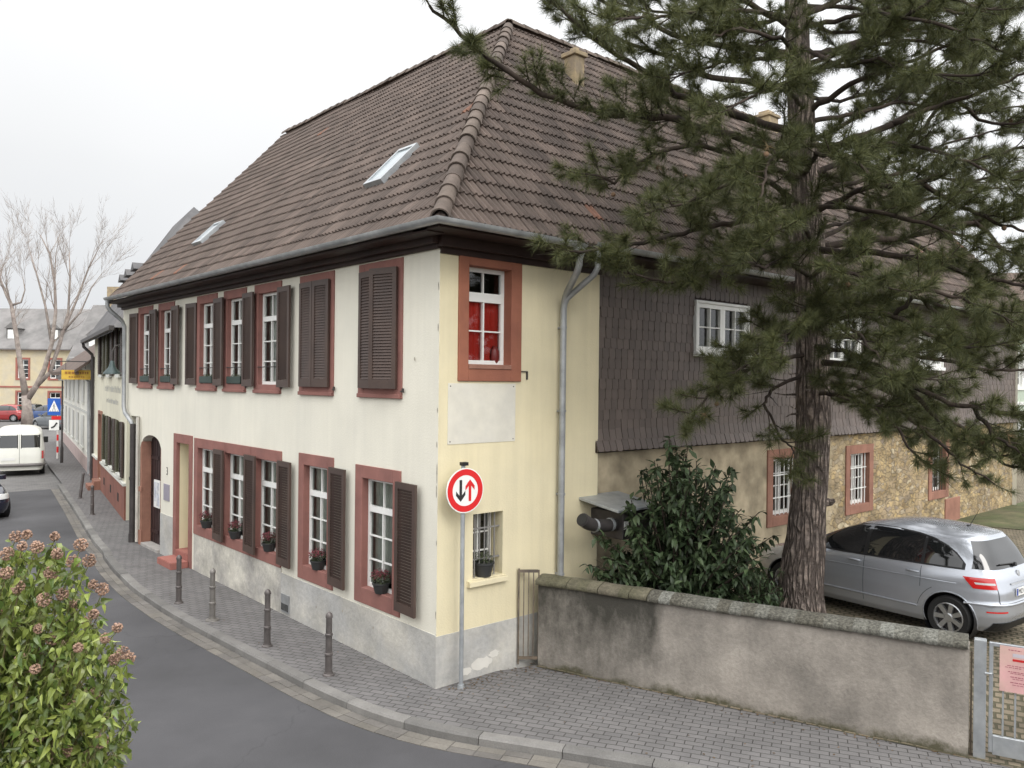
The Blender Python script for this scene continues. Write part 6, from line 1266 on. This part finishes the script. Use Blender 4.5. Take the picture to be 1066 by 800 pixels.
# branches: pixels of the photo with a distance before (-) or behind (+) the trunk
BR = [
 ([(833, 140, 0), (770, 122, -.4), (702, 98, -.7), (667, 72, -.9), (610, 34, -1.1), (560, -12, -1.3)], .06),
 ([(838, 170, 0), (760, 140, -.7), (690, 122, -1.2), (630, 119, -1.6), (565, 98, -2.0), (508, 60, -2.4), (474, 30, -2.6), (447, 6, -2.7)], .055),
 ([(832, 92, 0), (740, 82, .5), (700, 60, .8), (650, 44, 1.0), (590, 20, 1.4)], .05),
 ([(830, 56, 0), (745, 48, .2), (690, 32, .3), (630, 4, .3), (570, -30, .3)], .05),
 ([(838, 190, 0), (790, 170, -.6), (730, 150, -1), (680, 160, -1.3), (640, 190, -1.5), (615, 182, -1.6)], .04),
 ([(841, 232, 0), (790, 228, -.5), (740, 235, -1.0), (690, 248, -1.5), (640, 258, -1.9), (598, 262, -2.2)], .045),
 ([(842, 250, 0), (800, 262, -.8), (750, 282, -1.4), (715, 296, -1.7), (685, 293, -1.9), (655, 285, -2)], .03),
 ([(840, 215, 0), (800, 190, -1.2), (770, 185, -2), (730, 205, -2.6), (700, 215, -2.9)], .035),
 ([(846, 368, 0), (800, 376, -.6), (760, 392, -1.1), (738, 410, -1.4), (722, 432, -1.6)], .03),
 ([(846, 385, 0), (805, 405, -.3), (795, 420, -.5), (812, 455, -.7), (826, 470, -.9)], .025),
 ([(845, 340, 0), (805, 348, -.8), (785, 372, -1.3), (765, 388, -1.6)], .026),
 ([(844, 290, 0), (815, 272, -1.3), (795, 278, -2.0), (775, 272, -2.5)], .03),
 ([(838, 185, 0), (812, 150, -1.6), (800, 170, -2.6), (790, 210, -3.1)], .03),
 ([(830, 30, 0), (780, 5, -.6), (720, -20, -1), (660, -45, -1.2)], .045),
 ([(829, -10, 0), (760, -20, .8), (690, -30, 1.3), (620, -30, 1.7)], .04),
 ([(832, 60, 0), (812, 40, -1.5), (770, 30, -2.2), (735, 40, -2.6)], .03),
 ([(834, 60, 0), (870, 52, .2), (930, 34, .4), (1000, -8, .6), (1060, -40, .8)], .055),
 ([(835, 120, 0), (880, 92, -.5), (910, 76, -.8), (960, 60, -1), (1040, 22, -1.3)], .045),
 ([(838, 156, 0), (862, 155, .1), (927, 130, .3), (990, 98, .5), (1012, 60, .6), (1022, 10, .7), (1030, -30, .7)], .06),
 ([(927, 130, .3), (975, 112, 0), (1030, 92, -.4), (1080, 72, -.7)], .04),
 ([(840, 185, 0), (900, 160, 1.0), (960, 138, 1.5), (1002, 70, 1.9), (1018, 20, 2.0)], .045),
 ([(842, 225, 0), (900, 195, -.8), (960, 190, -1.3), (1020, 165, -1.7), (1080, 150, -1.9)], .045),
 ([(843, 258, 0), (930, 248, .5), (1015, 231, .9), (1072, 204, 1.2)], .055),
 ([(843, 262, 0), (900, 262, -.9), (960, 268, -1.5), (1020, 290, -1.9), (1080, 300, -2.2)], .05),
 ([(844, 300, 0), (900, 300, .6), (960, 312, .9), (1020, 330, 1.2), (1080, 330, 1.4)], .045),
 ([(845, 318, 0), (880, 312, -1.2), (930, 330, -2.0), (975, 352, -2.5), (1010, 362, -2.8)], .045),
 ([(845, 350, 0), (900, 352, .4), (960, 372, .8), (1030, 385, 1.2), (1085, 385, 1.4)], .045),
 ([(846, 375, 0), (890, 380, -.9), (940, 400, -1.6), (990, 420, -2.1), (1045, 430, -2.5), (1090, 432, -2.7)], .045),
 ([(846, 395, 0), (890, 402, .4), (935, 425, .7), (970, 455, .9), (1000, 482, 1.0), (1030, 500, 1.1)], .04),
 ([(846, 385, 0), (900, 395, 1.2), (960, 425, 1.9), (1020, 455, 2.4), (1075, 480, 2.7)], .045),
 ([(940, 400, -1.6), (985, 445, -1.9), (1030, 475, -2.1), (1070, 492, -2.2)], .03),
 ([(846, 410, 0), (880, 412, -1.0), (910, 425, -1.5), (935, 448, -1.8), (950, 470, -1.9)], .028),
 ([(844, 290, 0), (862, 275, -1.5), (890, 285, -2.5), (925, 300, -3.1)], .035),
 ([(845, 340, 0), (868, 335, -1.3), (895, 350, -2.1), (915, 372, -2.6)], .03),
 ([(843, 255, 0), (880, 235, 1.3), (940, 215, 2.2), (1000, 200, 2.8), (1060, 195, 3.2)], .04),
 ([(836, 150, 0), (880, 130, 1.5), (930, 100, 2.4), (990, 60, 3.0)], .04),
 ([(833, 80, 0), (880, 60, -1.4), (940, 20, -2.2), (1000, -20, -2.7)], .04),
 ([(830, 20, 0), (890, -10, .6), (960, -40, 1), (1040, -60, 1.4)], .045),
 ([(829, -20, 0), (880, -30, -1), (950, -10, -1.8), (1030, 10, -2.4)], .04),
 ([(845, 330, 0), (838, 320, -1.4), (826, 335, -2.1), (815, 360, -2.5)], .026),
 ([(843, 250, 0), (835, 225, -1.5), (818, 230, -2.4), (800, 250, -2.9)], .03),
 ([(838, 180, 0), (850, 160, -1.6), (880, 165, -2.5), (915, 185, -3.0)], .035),
 ([(834, 110, 0), (820, 90, -1.6), (795, 95, -2.5), (765, 110, -3)], .03),
 ([(1015, 231, .9), (1045, 260, .4), (1075, 290, .1)], .03),
 ([(960, 190, -1.3), (1000, 215, -1.6), (1045, 235, -1.8), (1090, 245, -2)], .03),
 ([(960, 312, .9), (1000, 350, .7), (1045, 360, .5), (1085, 355, .4)], .03),
 ([(930, 330, -2), (960, 300, -2.4), (1000, 310, -2.7), (1045, 330, -2.9)], .025),
 ([(940, 250, .6), (985, 270, .4), (1030, 300, .2)], .03),
 ([(833, 70, 0), (890, 48, 1.2), (950, 42, 1.8), (1010, 55, 2.2), (1075, 40, 2.5)], .035),
 ([(836, 130, 0), (880, 120, .8), (940, 105, 1.2), (1000, 118, 1.5), (1070, 110, 1.7)], .035),
 ([(840, 200, 0), (890, 190, .4), (950, 178, .6), (1010, 190, .7), (1075, 175, .8)], .035),
 ([(841, 215, 0), (880, 215, -1.0), (930, 225, -1.6), (985, 240, -2.0), (1050, 262, -2.3)], .035),
 ([(838, 180, 0), (880, 185, 1.6), (930, 170, 2.5), (985, 150, 3.0), (1060, 130, 3.4)], .035),
 ([(830, 30, 0), (880, 20, -.8), (940, 5, -1.2), (1010, 15, -1.4), (1075, 0, -1.5)], .035),
 ([(829, 5, 0), (890, 10, 1.0), (950, 18, 1.5), (1020, -5, 1.8)], .035),
 ([(832, 80, 0), (790, 95, .9), (740, 105, 1.5), (690, 100, 1.9)], .03),
 ([(829, 15, 0), (780, 28, .9), (730, 20, 1.5), (670, 10, 1.9), (610, -8, 2.2)], .035),
 ([(831, 60, 0), (790, 62, -1.0), (750, 66, -1.7), (705, 80, -2.2)], .03),
 ([(830, 20, 0), (790, 12, -1.4), (745, 8, -2.2), (690, 18, -2.7), (640, 20, -3)], .03),
 ([(842, 240, 0), (810, 240, 1.0), (770, 250, 1.7), (735, 265, 2.1)], .03),
 ([(840, 205, 0), (800, 215, .8), (755, 205, 1.3), (710, 190, 1.6), (665, 215, 1.8)], .03),
 ([(844, 310, 0), (890, 325, 1.5), (940, 345, 2.3), (1000, 372, 2.9)], .035),
 ([(845, 360, 0), (885, 368, -1.5), (925, 385, -2.3), (965, 395, -2.8)], .03),
 ([(846, 400, 0), (890, 420, 1.4), (940, 445, 2.1), (985, 465, 2.6)], .03),
 ([(1010, 420, -2.2), (1035, 455, -2.4), (1060, 470, -2.5)], .025),
 ([(831, 45, 0), (870, 70, -1.2), (915, 62, -1.9), (965, 80, -2.4), (1020, 78, -2.8)], .03),
 ([(834, 100, 0), (875, 105, 1.8), (925, 92, 2.7), (980, 100, 3.3), (1045, 85, 3.8)], .03),
 ([(837, 150, 0), (880, 150, -1.5), (930, 150, -2.2), (985, 160, -2.7), (1045, 185, -3.0)], .03),
 ([(830, 15, 0), (865, 35, 1.6), (915, 30, 2.5), (975, 35, 3.1), (1040, 20, 3.6)], .03),
 ([(842, 240, 0), (885, 232, 1.9), (935, 225, 2.8), (990, 240, 3.4), (1050, 230, 3.9)], .03),
 ([(829, -30, 0), (875, -10, -1.4), (920, 15, -2.1), (975, 25, -2.6), (1035, 50, -3.0)], .03),
 ([(838, 165, 0), (870, 190, .8), (905, 205, 1.2), (945, 205, 1.5)], .026),
 ([(990, 98, .5), (1020, 125, .3), (1055, 130, .1), (1090, 120, 0)], .026),
 ([(829, 0, 0), (860, -20, 1.2), (905, -10, 1.9), (960, 0, 2.4), (1030, -15, 2.8)], .03),
]
r_ = random.Random(21); nd = []; twig = MB(); tufts = 0
nv = []
def needles(p, d, n, ln, spread):
    global tufts
    tufts += 1
    for _ in range(n):
        a = (d * r_.uniform(.15, 1.0) + rvec(r_) * spread).normalized(); l_ = ln * r_.uniform(.7, 1.15); b_ = p - d * r_.uniform(0, .07); w_ = rvec(r_).cross(a).normalized() * r_.uniform(.0024, .0037)
        nv.append((b_ - w_, b_ + w_, b_ + a * l_ + Vector((0, 0, -.006))))
def spray(P0, d, L_, lev):
    """a twig that carries needle brushes, and side twigs"""
    k = max(3, int(L_ / .11)); p = P0.copy(); dd = d.copy(); pts_ = [p.copy()]
    for i in range(k):
        dd = (dd + rvec(r_) * .13 + Vector((0, 0, .055 + .03 * lev))).normalized(); p = p + dd * (L_ / k); pts_.append(p.copy()); f = (i + 1) / k
        if f > .38 or lev > 1: needles(p, dd, 31, r_.uniform(.14, .21), .82)
        if lev == 1 and .12 < f < .93 and r_.random() < .72:
            sd = dd.cross(rvec(r_)).normalized(); spray(p, (dd * .75 + sd * .8).normalized(), L_ * (1 - f * .6) * r_.uniform(.3, .6), 2)
    needles(p, dd, 46, r_.uniform(.15, .21), .62)
    twig.tube(pts_, [.008 / lev * (1 - .65 * i / k) + .002 for i in range(k + 1)], 5, raw=True, cap=False)
for pix, rad in BR:
    P = [at(a, b, TD + c) for a, b, c in pix]
    # resample with a slight wobble
    Q = []
    for i in range(len(P) - 1):
        for j in range(5): Q.append(P[i].lerp(P[i + 1], j / 5) + rvec(r_) * .022)
    Q.append(P[-1]); n_ = len(Q)
    s = MB(); s.tube(Q, [rad * (1 - .8 * i / (n_ - 1)) + .007 for i in range(n_)], 8, raw=True); s.build('branch', m_barkd, pine, smooth=True)
    L_ = sum((b - a).length for a, b in zip(Q, Q[1:])); acc = 0; nxt = L_ * (.30 if L_ > 2.5 else .2)
    for i in range(n_ - 1):
        acc += (Q[i + 1] - Q[i]).length; d = (Q[i + 1] - Q[i]).normalized()
        while acc > nxt:
            nxt += r_.uniform(.10, .20); f = acc / L_
            sd = d.cross(Vector((0, 0, 1))).normalized() * r_.choice((-1, 1)) * r_.uniform(.3, 1) + Vector((0, 0, r_.uniform(-.45, .6)))
            if r_.random() < .07: twig.tube([Q[i + 1], Q[i + 1] + (d * .75 + sd).normalized() * .5], [.007, .002], 4, raw=True, cap=False); continue
            spray(Q[i + 1], (d * .75 + sd).normalized(), (1.0 - .5 * f) * r_.uniform(.45, 1.05), 1)
    spray(Q[-1], (Q[-1] - Q[-2]).normalized(), .55, 1)
# hidden upper crown, above the picture: plain whorls
for k in range(26):
    z = 10.2 + k * .19; base = TP[13].lerp(TP[-1], max(0, min(1, (z - 10.2) / 5.2))); an = k * 2.4; ln = 2.9 * (1 - (z - 10) / 6.2) + .4
    d = Vector((math.cos(an), math.sin(an), .22)).normalized(); s = MB(); e_ = base + d * ln; s.tube([base, base + d * ln * .5, e_], [.035, .022, .006], 6, raw=True); s.build('branch', m_barkd, pine, smooth=True)
    for j in range(9): spray(base.lerp(e_, .25 + j * .08), (d + rvec(r_) * .7).normalized(), .55, 1)
twig.build('twigs', m_barkd, pine, recalc=False)
# a few brown cones and faded needles
m_cone = mat('pine_cone', (.16, .10, .06), rough=.9, var=.3); dd_ = MB()
for pix, rad in BR[::4]:
    a, b, c = pix[-2]; p = at(a, b, TD + c) + rvec(r_) * .15; MB().lathe(p, [(.0, 0), (.028, .012), (.034, .03), (.024, .055), (.0, .075)], 8, rvec(r_) + Vector((0, 0, -1)), raw=True).build('cone', m_cone, pine)
    i = r_.randrange(1, len(pix)); a, b, c = pix[i]; p = at(a, b, TD + c) + rvec(r_) * .25; d = rvec(r_)
    for _ in range(22): x_ = (d * .6 + rvec(r_) * .8).normalized(); w_ = rvec(r_).cross(x_).normalized() * .003; dd_.add([p - w_, p + w_, p + x_ * .13], [(0, 1, 2)], 0, True)
dd_.build('dead_needles', mat('dead_needle', (.17, .115, .055), (.13, .09, .05), rough=.8, island=.3), pine, recalc=False)
me = bpy.data.meshes.new('crown'); V = np.array([tuple(q - ORG[pine.name]) for tri in nv for q in tri], dtype=np.float32); nT = len(nv)
me.vertices.add(nT * 3); me.vertices.foreach_set('co', V.ravel()); me.loops.add(nT * 3); me.loops.foreach_set('vertex_index', np.arange(nT * 3, dtype=np.int32)); me.polygons.add(nT)
me.polygons.foreach_set('loop_start', np.arange(0, nT * 3, 3, dtype=np.int32)); me.update(calc_edges=True); me.materials.append(m_needle)
o = bpy.data.objects.new('crown', me); COL.objects.link(o); o.parent = pine
print('NEEDLES', nT, 'TUFTS', tufts)

# ---- broad-leaved shrub against the yard wing
def leaf(mb, p, d, up, L_, W_, fold=.25, curl=.25, lobed=False):
    x = d.normalized(); y = x.cross(up); y = y.normalized() if y.length > 1e-4 else x.orthogonal().normalized(); z = y.cross(x)
    pr = [(0, 0), (.18, .55), (.42, 1), (.7, .72), (1, 0)] if not lobed else [(0, .1), (.12, .9), (.35, 1.0), (.62, .62), (1, 0)]
    vs = []
    for t_, w_ in pr:
        c = p + x * (t_ * L_) - z * (curl * L_ * t_ * t_); h = y * (w_ * W_ / 2)
        vs += [c - h + z * (fold * W_ * .5 * w_), c, c + h + z * (fold * W_ * .5 * w_)]
    mb.add(vs, [(i * 3 + a, i * 3 + a + 1, i * 3 + a + 4, i * 3 + a + 3) for i in range(4) for a in (0, 1)], 0, True)
shrub = thing('evergreen_shrub', 'broad dark green evergreen shrub with long hanging leaves behind the boundary wall', 'shrub', tuple(at(705, 655, 12.5)))
r_ = random.Random(33); sb = MB(); lf = MB(); stems = []
sc_ = Vector(shrub.location); sc_.z = YZ
m_shl = mat('shrub_leaf', (.032, .054, .024), (.065, .092, .042), rough=.5, scale=2, var=.2, island=.4, spec=.35, trans=.12)
tips = [(698, 458), (716, 464), (640, 600), (625, 575), (615, 560), (660, 520), (650, 545), (690, 500), (700, 470), (712, 475), (668, 490), (725, 480), (745, 485), (738, 500), (760, 505), (772, 530), (780, 548), (788, 560), (778, 580), (762, 575), (740, 560), (720, 530), (705, 540), (690, 560), (670, 570), (720, 580), (700, 610), (740, 605), (770, 605), (660, 610), (630, 612), (615, 605), (790, 600), (750, 530), (680, 530), (715, 505), (695, 585), (740, 575), (645, 580), (655, 560), (612, 590)]
for k in range(230):
    a, b = tips[k % len(tips)]; a = a + max(0, 665 - a) * .3; D = 12.5 + r_.uniform(-.95, .75) * (1 if k >= len(tips) else .8)
    jx = 0 if k < len(tips) else 20; tip = at(a + r_.uniform(-jx, jx), b + (r_.uniform(-4, 45) if k >= len(tips) else 0), D)
    if tip.y > -.12: tip.y = -.12
    base = sc_ + Vector((r_.uniform(-.25, .25), r_.uniform(-.2, .2), 0)); mid = base.lerp(tip, .55) + Vector((0, 0, .25)) + rvec(r_) * .12; P = []
    for i in range(9):
        t_ = i / 8; P.append(base * (1 - t_) ** 2 + mid * (2 * t_ * (1 - t_)) + tip * t_ * t_)
    sb.tube(P, [.02 - .014 * i / 8 for i in range(9)], 5, raw=True, cap=False)
    for i in range(3, 9):
        n_ = 7 if i < 8 else 10
        for j in range(n_):
            p = P[i - 1].lerp(P[i], r_.random()); d = (rvec(r_) + Vector((0, 0, -.35)) + (P[i] - P[i - 1]).normalized() * .5).normalized()
            if p.y + d.y * .13 > .02: d.y = -abs(d.y)
            leaf(lf, p + rvec(r_) * .03, d, Vector((0, 0, 1)) + rvec(r_) * .5, r_.uniform(.11, .185), r_.uniform(.05, .078), .25, .4)
sb.build('stems', m_barkd, shrub, recalc=False); lf.build('leaves', m_shl, shrub, recalc=False)
us_ = thing('low_evergreen', 'low spreading evergreen bush at the foot of the pine trunk', 'shrub', tuple(at(790, 645, 12.2))); lf = MB(); c = Vector(us_.location); sb = MB()
for k in range(46):
    tip = at(r_.uniform(762, 818), r_.uniform(592, 640), 12.2 + r_.uniform(-.6, .5)); P = [c.lerp(tip, i / 4) + Vector((0, 0, .1 * math.sin(i / 4 * 3.1))) for i in range(5)]; sb.tube(P, .007, 5, raw=True, cap=False)
    for i in range(1, 5):
        for j in range(5): leaf(lf, P[i - 1].lerp(P[i], r_.random()), (rvec(r_) + Vector((0, 0, -.2))).normalized(), Vector((0, 0, 1)), r_.uniform(.08, .13), r_.uniform(.03, .045), .3, .3)
sb.build('stems', m_barkd, us_, recalc=False); lf.build('leaves', m_shl, us_, recalc=False)

# ---- flowering ivy on the terrace edge, close to the camera
ivy = thing('ivy_bush', 'bright green ivy bush with round brown seed heads on the terrace edge', 'ivy', tuple(at(50, 900, 3.2)))
m_ivy = mat('ivy_leaf', (.07, .12, .026), (.30, .35, .085), rough=.28, scale=6, var=.22, island=.5, spec=.6, trans=.3)
m_seed = mat('ivy_seed', (.24, .155, .12), (.30, .19, .13), rough=.75, scale=20, var=.3, island=.35)
m_istem = mat('ivy_stem', (.17, .20, .06), (.16, .12, .07), rough=.7, scale=9, var=.3)
r_ = random.Random(51); lf = MB(); sb = MB()
heads = [(8, 580), (22, 572), (38, 573), (56, 562), (83, 571), (60, 580), (94, 587), (75, 588), (97, 612), (105, 617), (52, 600), (80, 632), (65, 622), (46, 628), (98, 643), (122, 657), (110, 668), (40, 658), (57, 668), (83, 678), (128, 683), (135, 688), (75, 700), (38, 700), (99, 725), (72, 740), (40, 770), (104, 775), (69, 786), (5, 640), (20, 615), (118, 690), (5, 600), (30, 560), (15, 562), (20, 690), (90, 650)]
out_l = [(0, 575), (30, 566), (50, 560), (75, 566), (90, 582), (98, 600), (92, 640), (108, 650), (120, 668), (140, 690), (145, 705), (138, 730), (142, 755), (140, 775), (120, 800)]
base0 = Vector(ivy.location)
def xmax(y):
    pts_ = [(560, 60), (575, 92), (620, 98), (650, 112), (670, 132), (700, 146), (720, 140), (760, 150), (800, 134), (860, 100), (920, 80)]
    return lerp_tab(pts_, y)
def ivy_shoot(px, py, D, n, head):
    tip = at(px, py, D); inner = at(px * .65 - 25, min(py + 130, 860), D + .22); P = []
    mid = inner.lerp(tip, .6) + UP * .05 + rvec(r_) * .03
    for i in range(8): t_ = i / 7; P.append(inner * (1 - t_) ** 2 + mid * 2 * t_ * (1 - t_) + tip * t_ * t_)
    sb.tube(P, [.0045 - .003 * i / 7 for i in range(8)], 5, raw=True, cap=False)
    for i in range(1, 8):
        for j in range(n):
            p = P[i - 1].lerp(P[i], r_.random()); d = (rvec(r_) * .8 + Vector((0, 0, -.4)) - FW * .35).normalized(); d2 = p + d * .02
            sb.tube([p, d2], .0012, 3, raw=True, cap=False); leaf(lf, d2, (d + Vector((0, 0, -.5))).normalized(), -FW + Vector((0, 0, .6)) + rvec(r_) * 1.1, r_.uniform(.022, .054), r_.uniform(.013, .028), r_.uniform(.2, .8), r_.uniform(.1, .8), True)
    if head:
        c = tip + UP * .012; R_ = r_.uniform(.015, .024); t = MB()
        for k in range(64):
            d = rvec(r_); q = c + d * R_; t.tube([c, q], .0007, 3, raw=True, cap=False); t.lathe(q, [(.0, -.0042), (.0036, -.002), (.0036, .002), (.0, .0042)], 6, d, raw=True)
        t.build('seed_head', m_seed, ivy, recalc=False)
for a, b in heads: ivy_shoot(a + r_.uniform(-2, 2), b, 3.15 + r_.uniform(-.12, .1) + (800 - b) * -.0004, 3, True)
for k in range(430):
    py = r_.uniform(566, 880); px = r_.uniform(-170, xmax(py) - 4); D = 3.2 + r_.uniform(-.12, .35) - (py - 560) * .0006; ivy_shoot(px, py, D, 7, False)
for k in range(150):                       # inner leaves that close the bush
    py = r_.uniform(600, 900); px = r_.uniform(-160, xmax(py) - 22); D = 3.5 + r_.uniform(-.05, .3); ivy_shoot(px, py, D, 3, False)
lf.build('leaves', m_ivy, ivy, recalc=False); sb.build('stems', m_istem, ivy, recalc=False)

# ---- bare trees of the square
m_bare = mat('grey_bare_bark', (.30, .26, .23), (.24, .20, .18), rough=.95, scale=3, var=.3, spec=.15)
def bare_tree(label, base, trunks, seed):
    t = thing('bare_tree', label, 'tree', tuple(base), 'bare trees on the square'); r = random.Random(seed); tb = MB(); cb = MB()
    def grow(p, d, L_, rad, lev, mb):
        k = 5; pts_ = [p]; q = p
        for i in range(k): d = (d + rvec(r) * .10 + Vector((0, 0, .05 if lev else .02))).normalized(); q = q + d * (L_ / k); pts_.append(q)
        mb.tube(pts_, [rad * (1 - .5 * i / k) for i in range(k + 1)], 6 if lev < 2 else 3, raw=True, cap=False)
        if lev >= 5: return
        for c in range(4 if lev < 4 else 4):
            f = r.uniform(.3, 1.0) if c else 1.0; i = min(k, int(f * k)); dd = (d + rvec(r) * (.55 if c else .18)).normalized()
            grow(pts_[i], dd, L_ * r.uniform(.5, .72) if c else L_ * .68, max(.008, rad * (.55 if c == 0 else .4)), lev + 1, cb)
    for pts_, rads, brs in trunks:
        P = [at(*q) for q in pts_]; rads = [q * .52 for q in rads]; tb.tube(P, rads, 10, raw=True)
        for i in brs: grow(P[i], (P[i] - P[i - 1] + rvec(r) * .5 * (P[i] - P[i - 1]).length).normalized(), 2.0, rads[i] * .5, 2, cb)
    tb.build('trunk', m_bare, t, smooth=True); cb.build('twigs', m_bare, t, recalc=False); return t
D = 70
bare_tree('large bare tree with forked grey trunk on the far square', at(28, 443, D), [([(29, 444, D), (28, 425, D), (27, 412, D)], [1.1, .75, .7], []), ([(27, 414, D), (22, 385, D), (17, 350, D), (12, 318, D), (2, 296, D), (-8, 270, D)], [.6, .42, .36, .3, .2, .12], [2, 3, 3, 4, 4, 5]),
    ([(28, 416, D), (38, 402, D), (46, 385, D), (54, 358, D), (58, 325, D), (57, 295, D), (52, 265, D), (42, 245, D)], [.55, .45, .38, .32, .26, .2, .14, .06], [3, 4, 5, 5, 6, 6, 7]),
    ([(38, 402, D), (52, 388, D), (62, 360, D), (71, 325, D), (73, 290, D), (72, 262, D)], [.4, .32, .26, .2, .14, .07], [3, 3, 4, 4, 5, 5]),
    ([(52, 388, D), (66, 345, D), (80, 312, D), (92, 280, D), (103, 258, D)], [.32, .26, .18, .12, .05], [2, 3, 3, 4, 4]), ([(54, 358, D), (47, 318, D), (38, 285, D), (30, 258, D)], [.26, .18, .12, .05], [1, 2, 2, 3, 3]), ([(12, 318, D), (22, 315, D), (26, 302, D), (24, 290, D)], [.22, .14, .1, .05], [2, 3, 3]),
    ([(66, 345, D), (84, 325, D), (95, 300, D), (106, 285, D)], [.2, .14, .09, .04], [2, 3, 3])], 4)
D = 62
bare_tree('slimmer bare tree at the left edge of the far square', at(-14, 446, D), [([(-14, 446, D), (-16, 400, D), (-12, 350, D), (-4, 310, D), (2, 280, D)], [.4, .32, .25, .17, .08], [2, 3, 3, 4, 4])], 9)
# dark hedge closing the far end of the yard
hd = MB(); r_ = random.Random(77); hc = far(1110, 40); 
for k in range(5200):
    p = hc + R0 * r_.uniform(-6.5, 7) + Fh * r_.uniform(-1, 1) + Vector((0, 0, .3 + 2.6 * r_.random() ** .7 + .4 * noise.noise(Vector((k * .01, 0, 0))))); leaf(hd, p, rvec(r_), Vector((0, 0, 1)), r_.uniform(.14, .24), r_.uniform(.08, .13))
hg = thing('hedge', 'dark hedge at the far end of the yard before the pale green house', 'hedge', tuple(hc)); hd.build('leaves', mat('hedge_leaf', (.03, .045, .018), (.05, .06, .025), rough=.7, island=.4, scale=1), hg, recalc=False)
fl = MB(); 
for k in range(330):                       # fallen leaves and litter on pavement and at the wall foot
    if k < 130: q = Vector((.1 + r_.uniform(0, 1.6), -.05 - abs(r_.gauss(0, .22)), .006))
    elif k < 240: q = WF.P(r_.uniform(0, WL), abs(r_.gauss(.03, .12)), .006)
    else: y = r_.uniform(-5, 12); q = Vector((kerb_x(y) + r_.uniform(.2, 1.6), y, .006))
    a = r_.uniform(0, 6.28); d = Vector((math.cos(a), math.sin(a), .1)); leaf(fl, q, d, Vector((0, 0, 1)), r_.uniform(.02, .05), r_.uniform(.012, .025), .2, .1)
struct(fl.build('leaf_litter', mat('dead_leaf', (.14, .085, .04), (.09, .06, .035), island=.4, rough=.9), recalc=False), 'stuff');
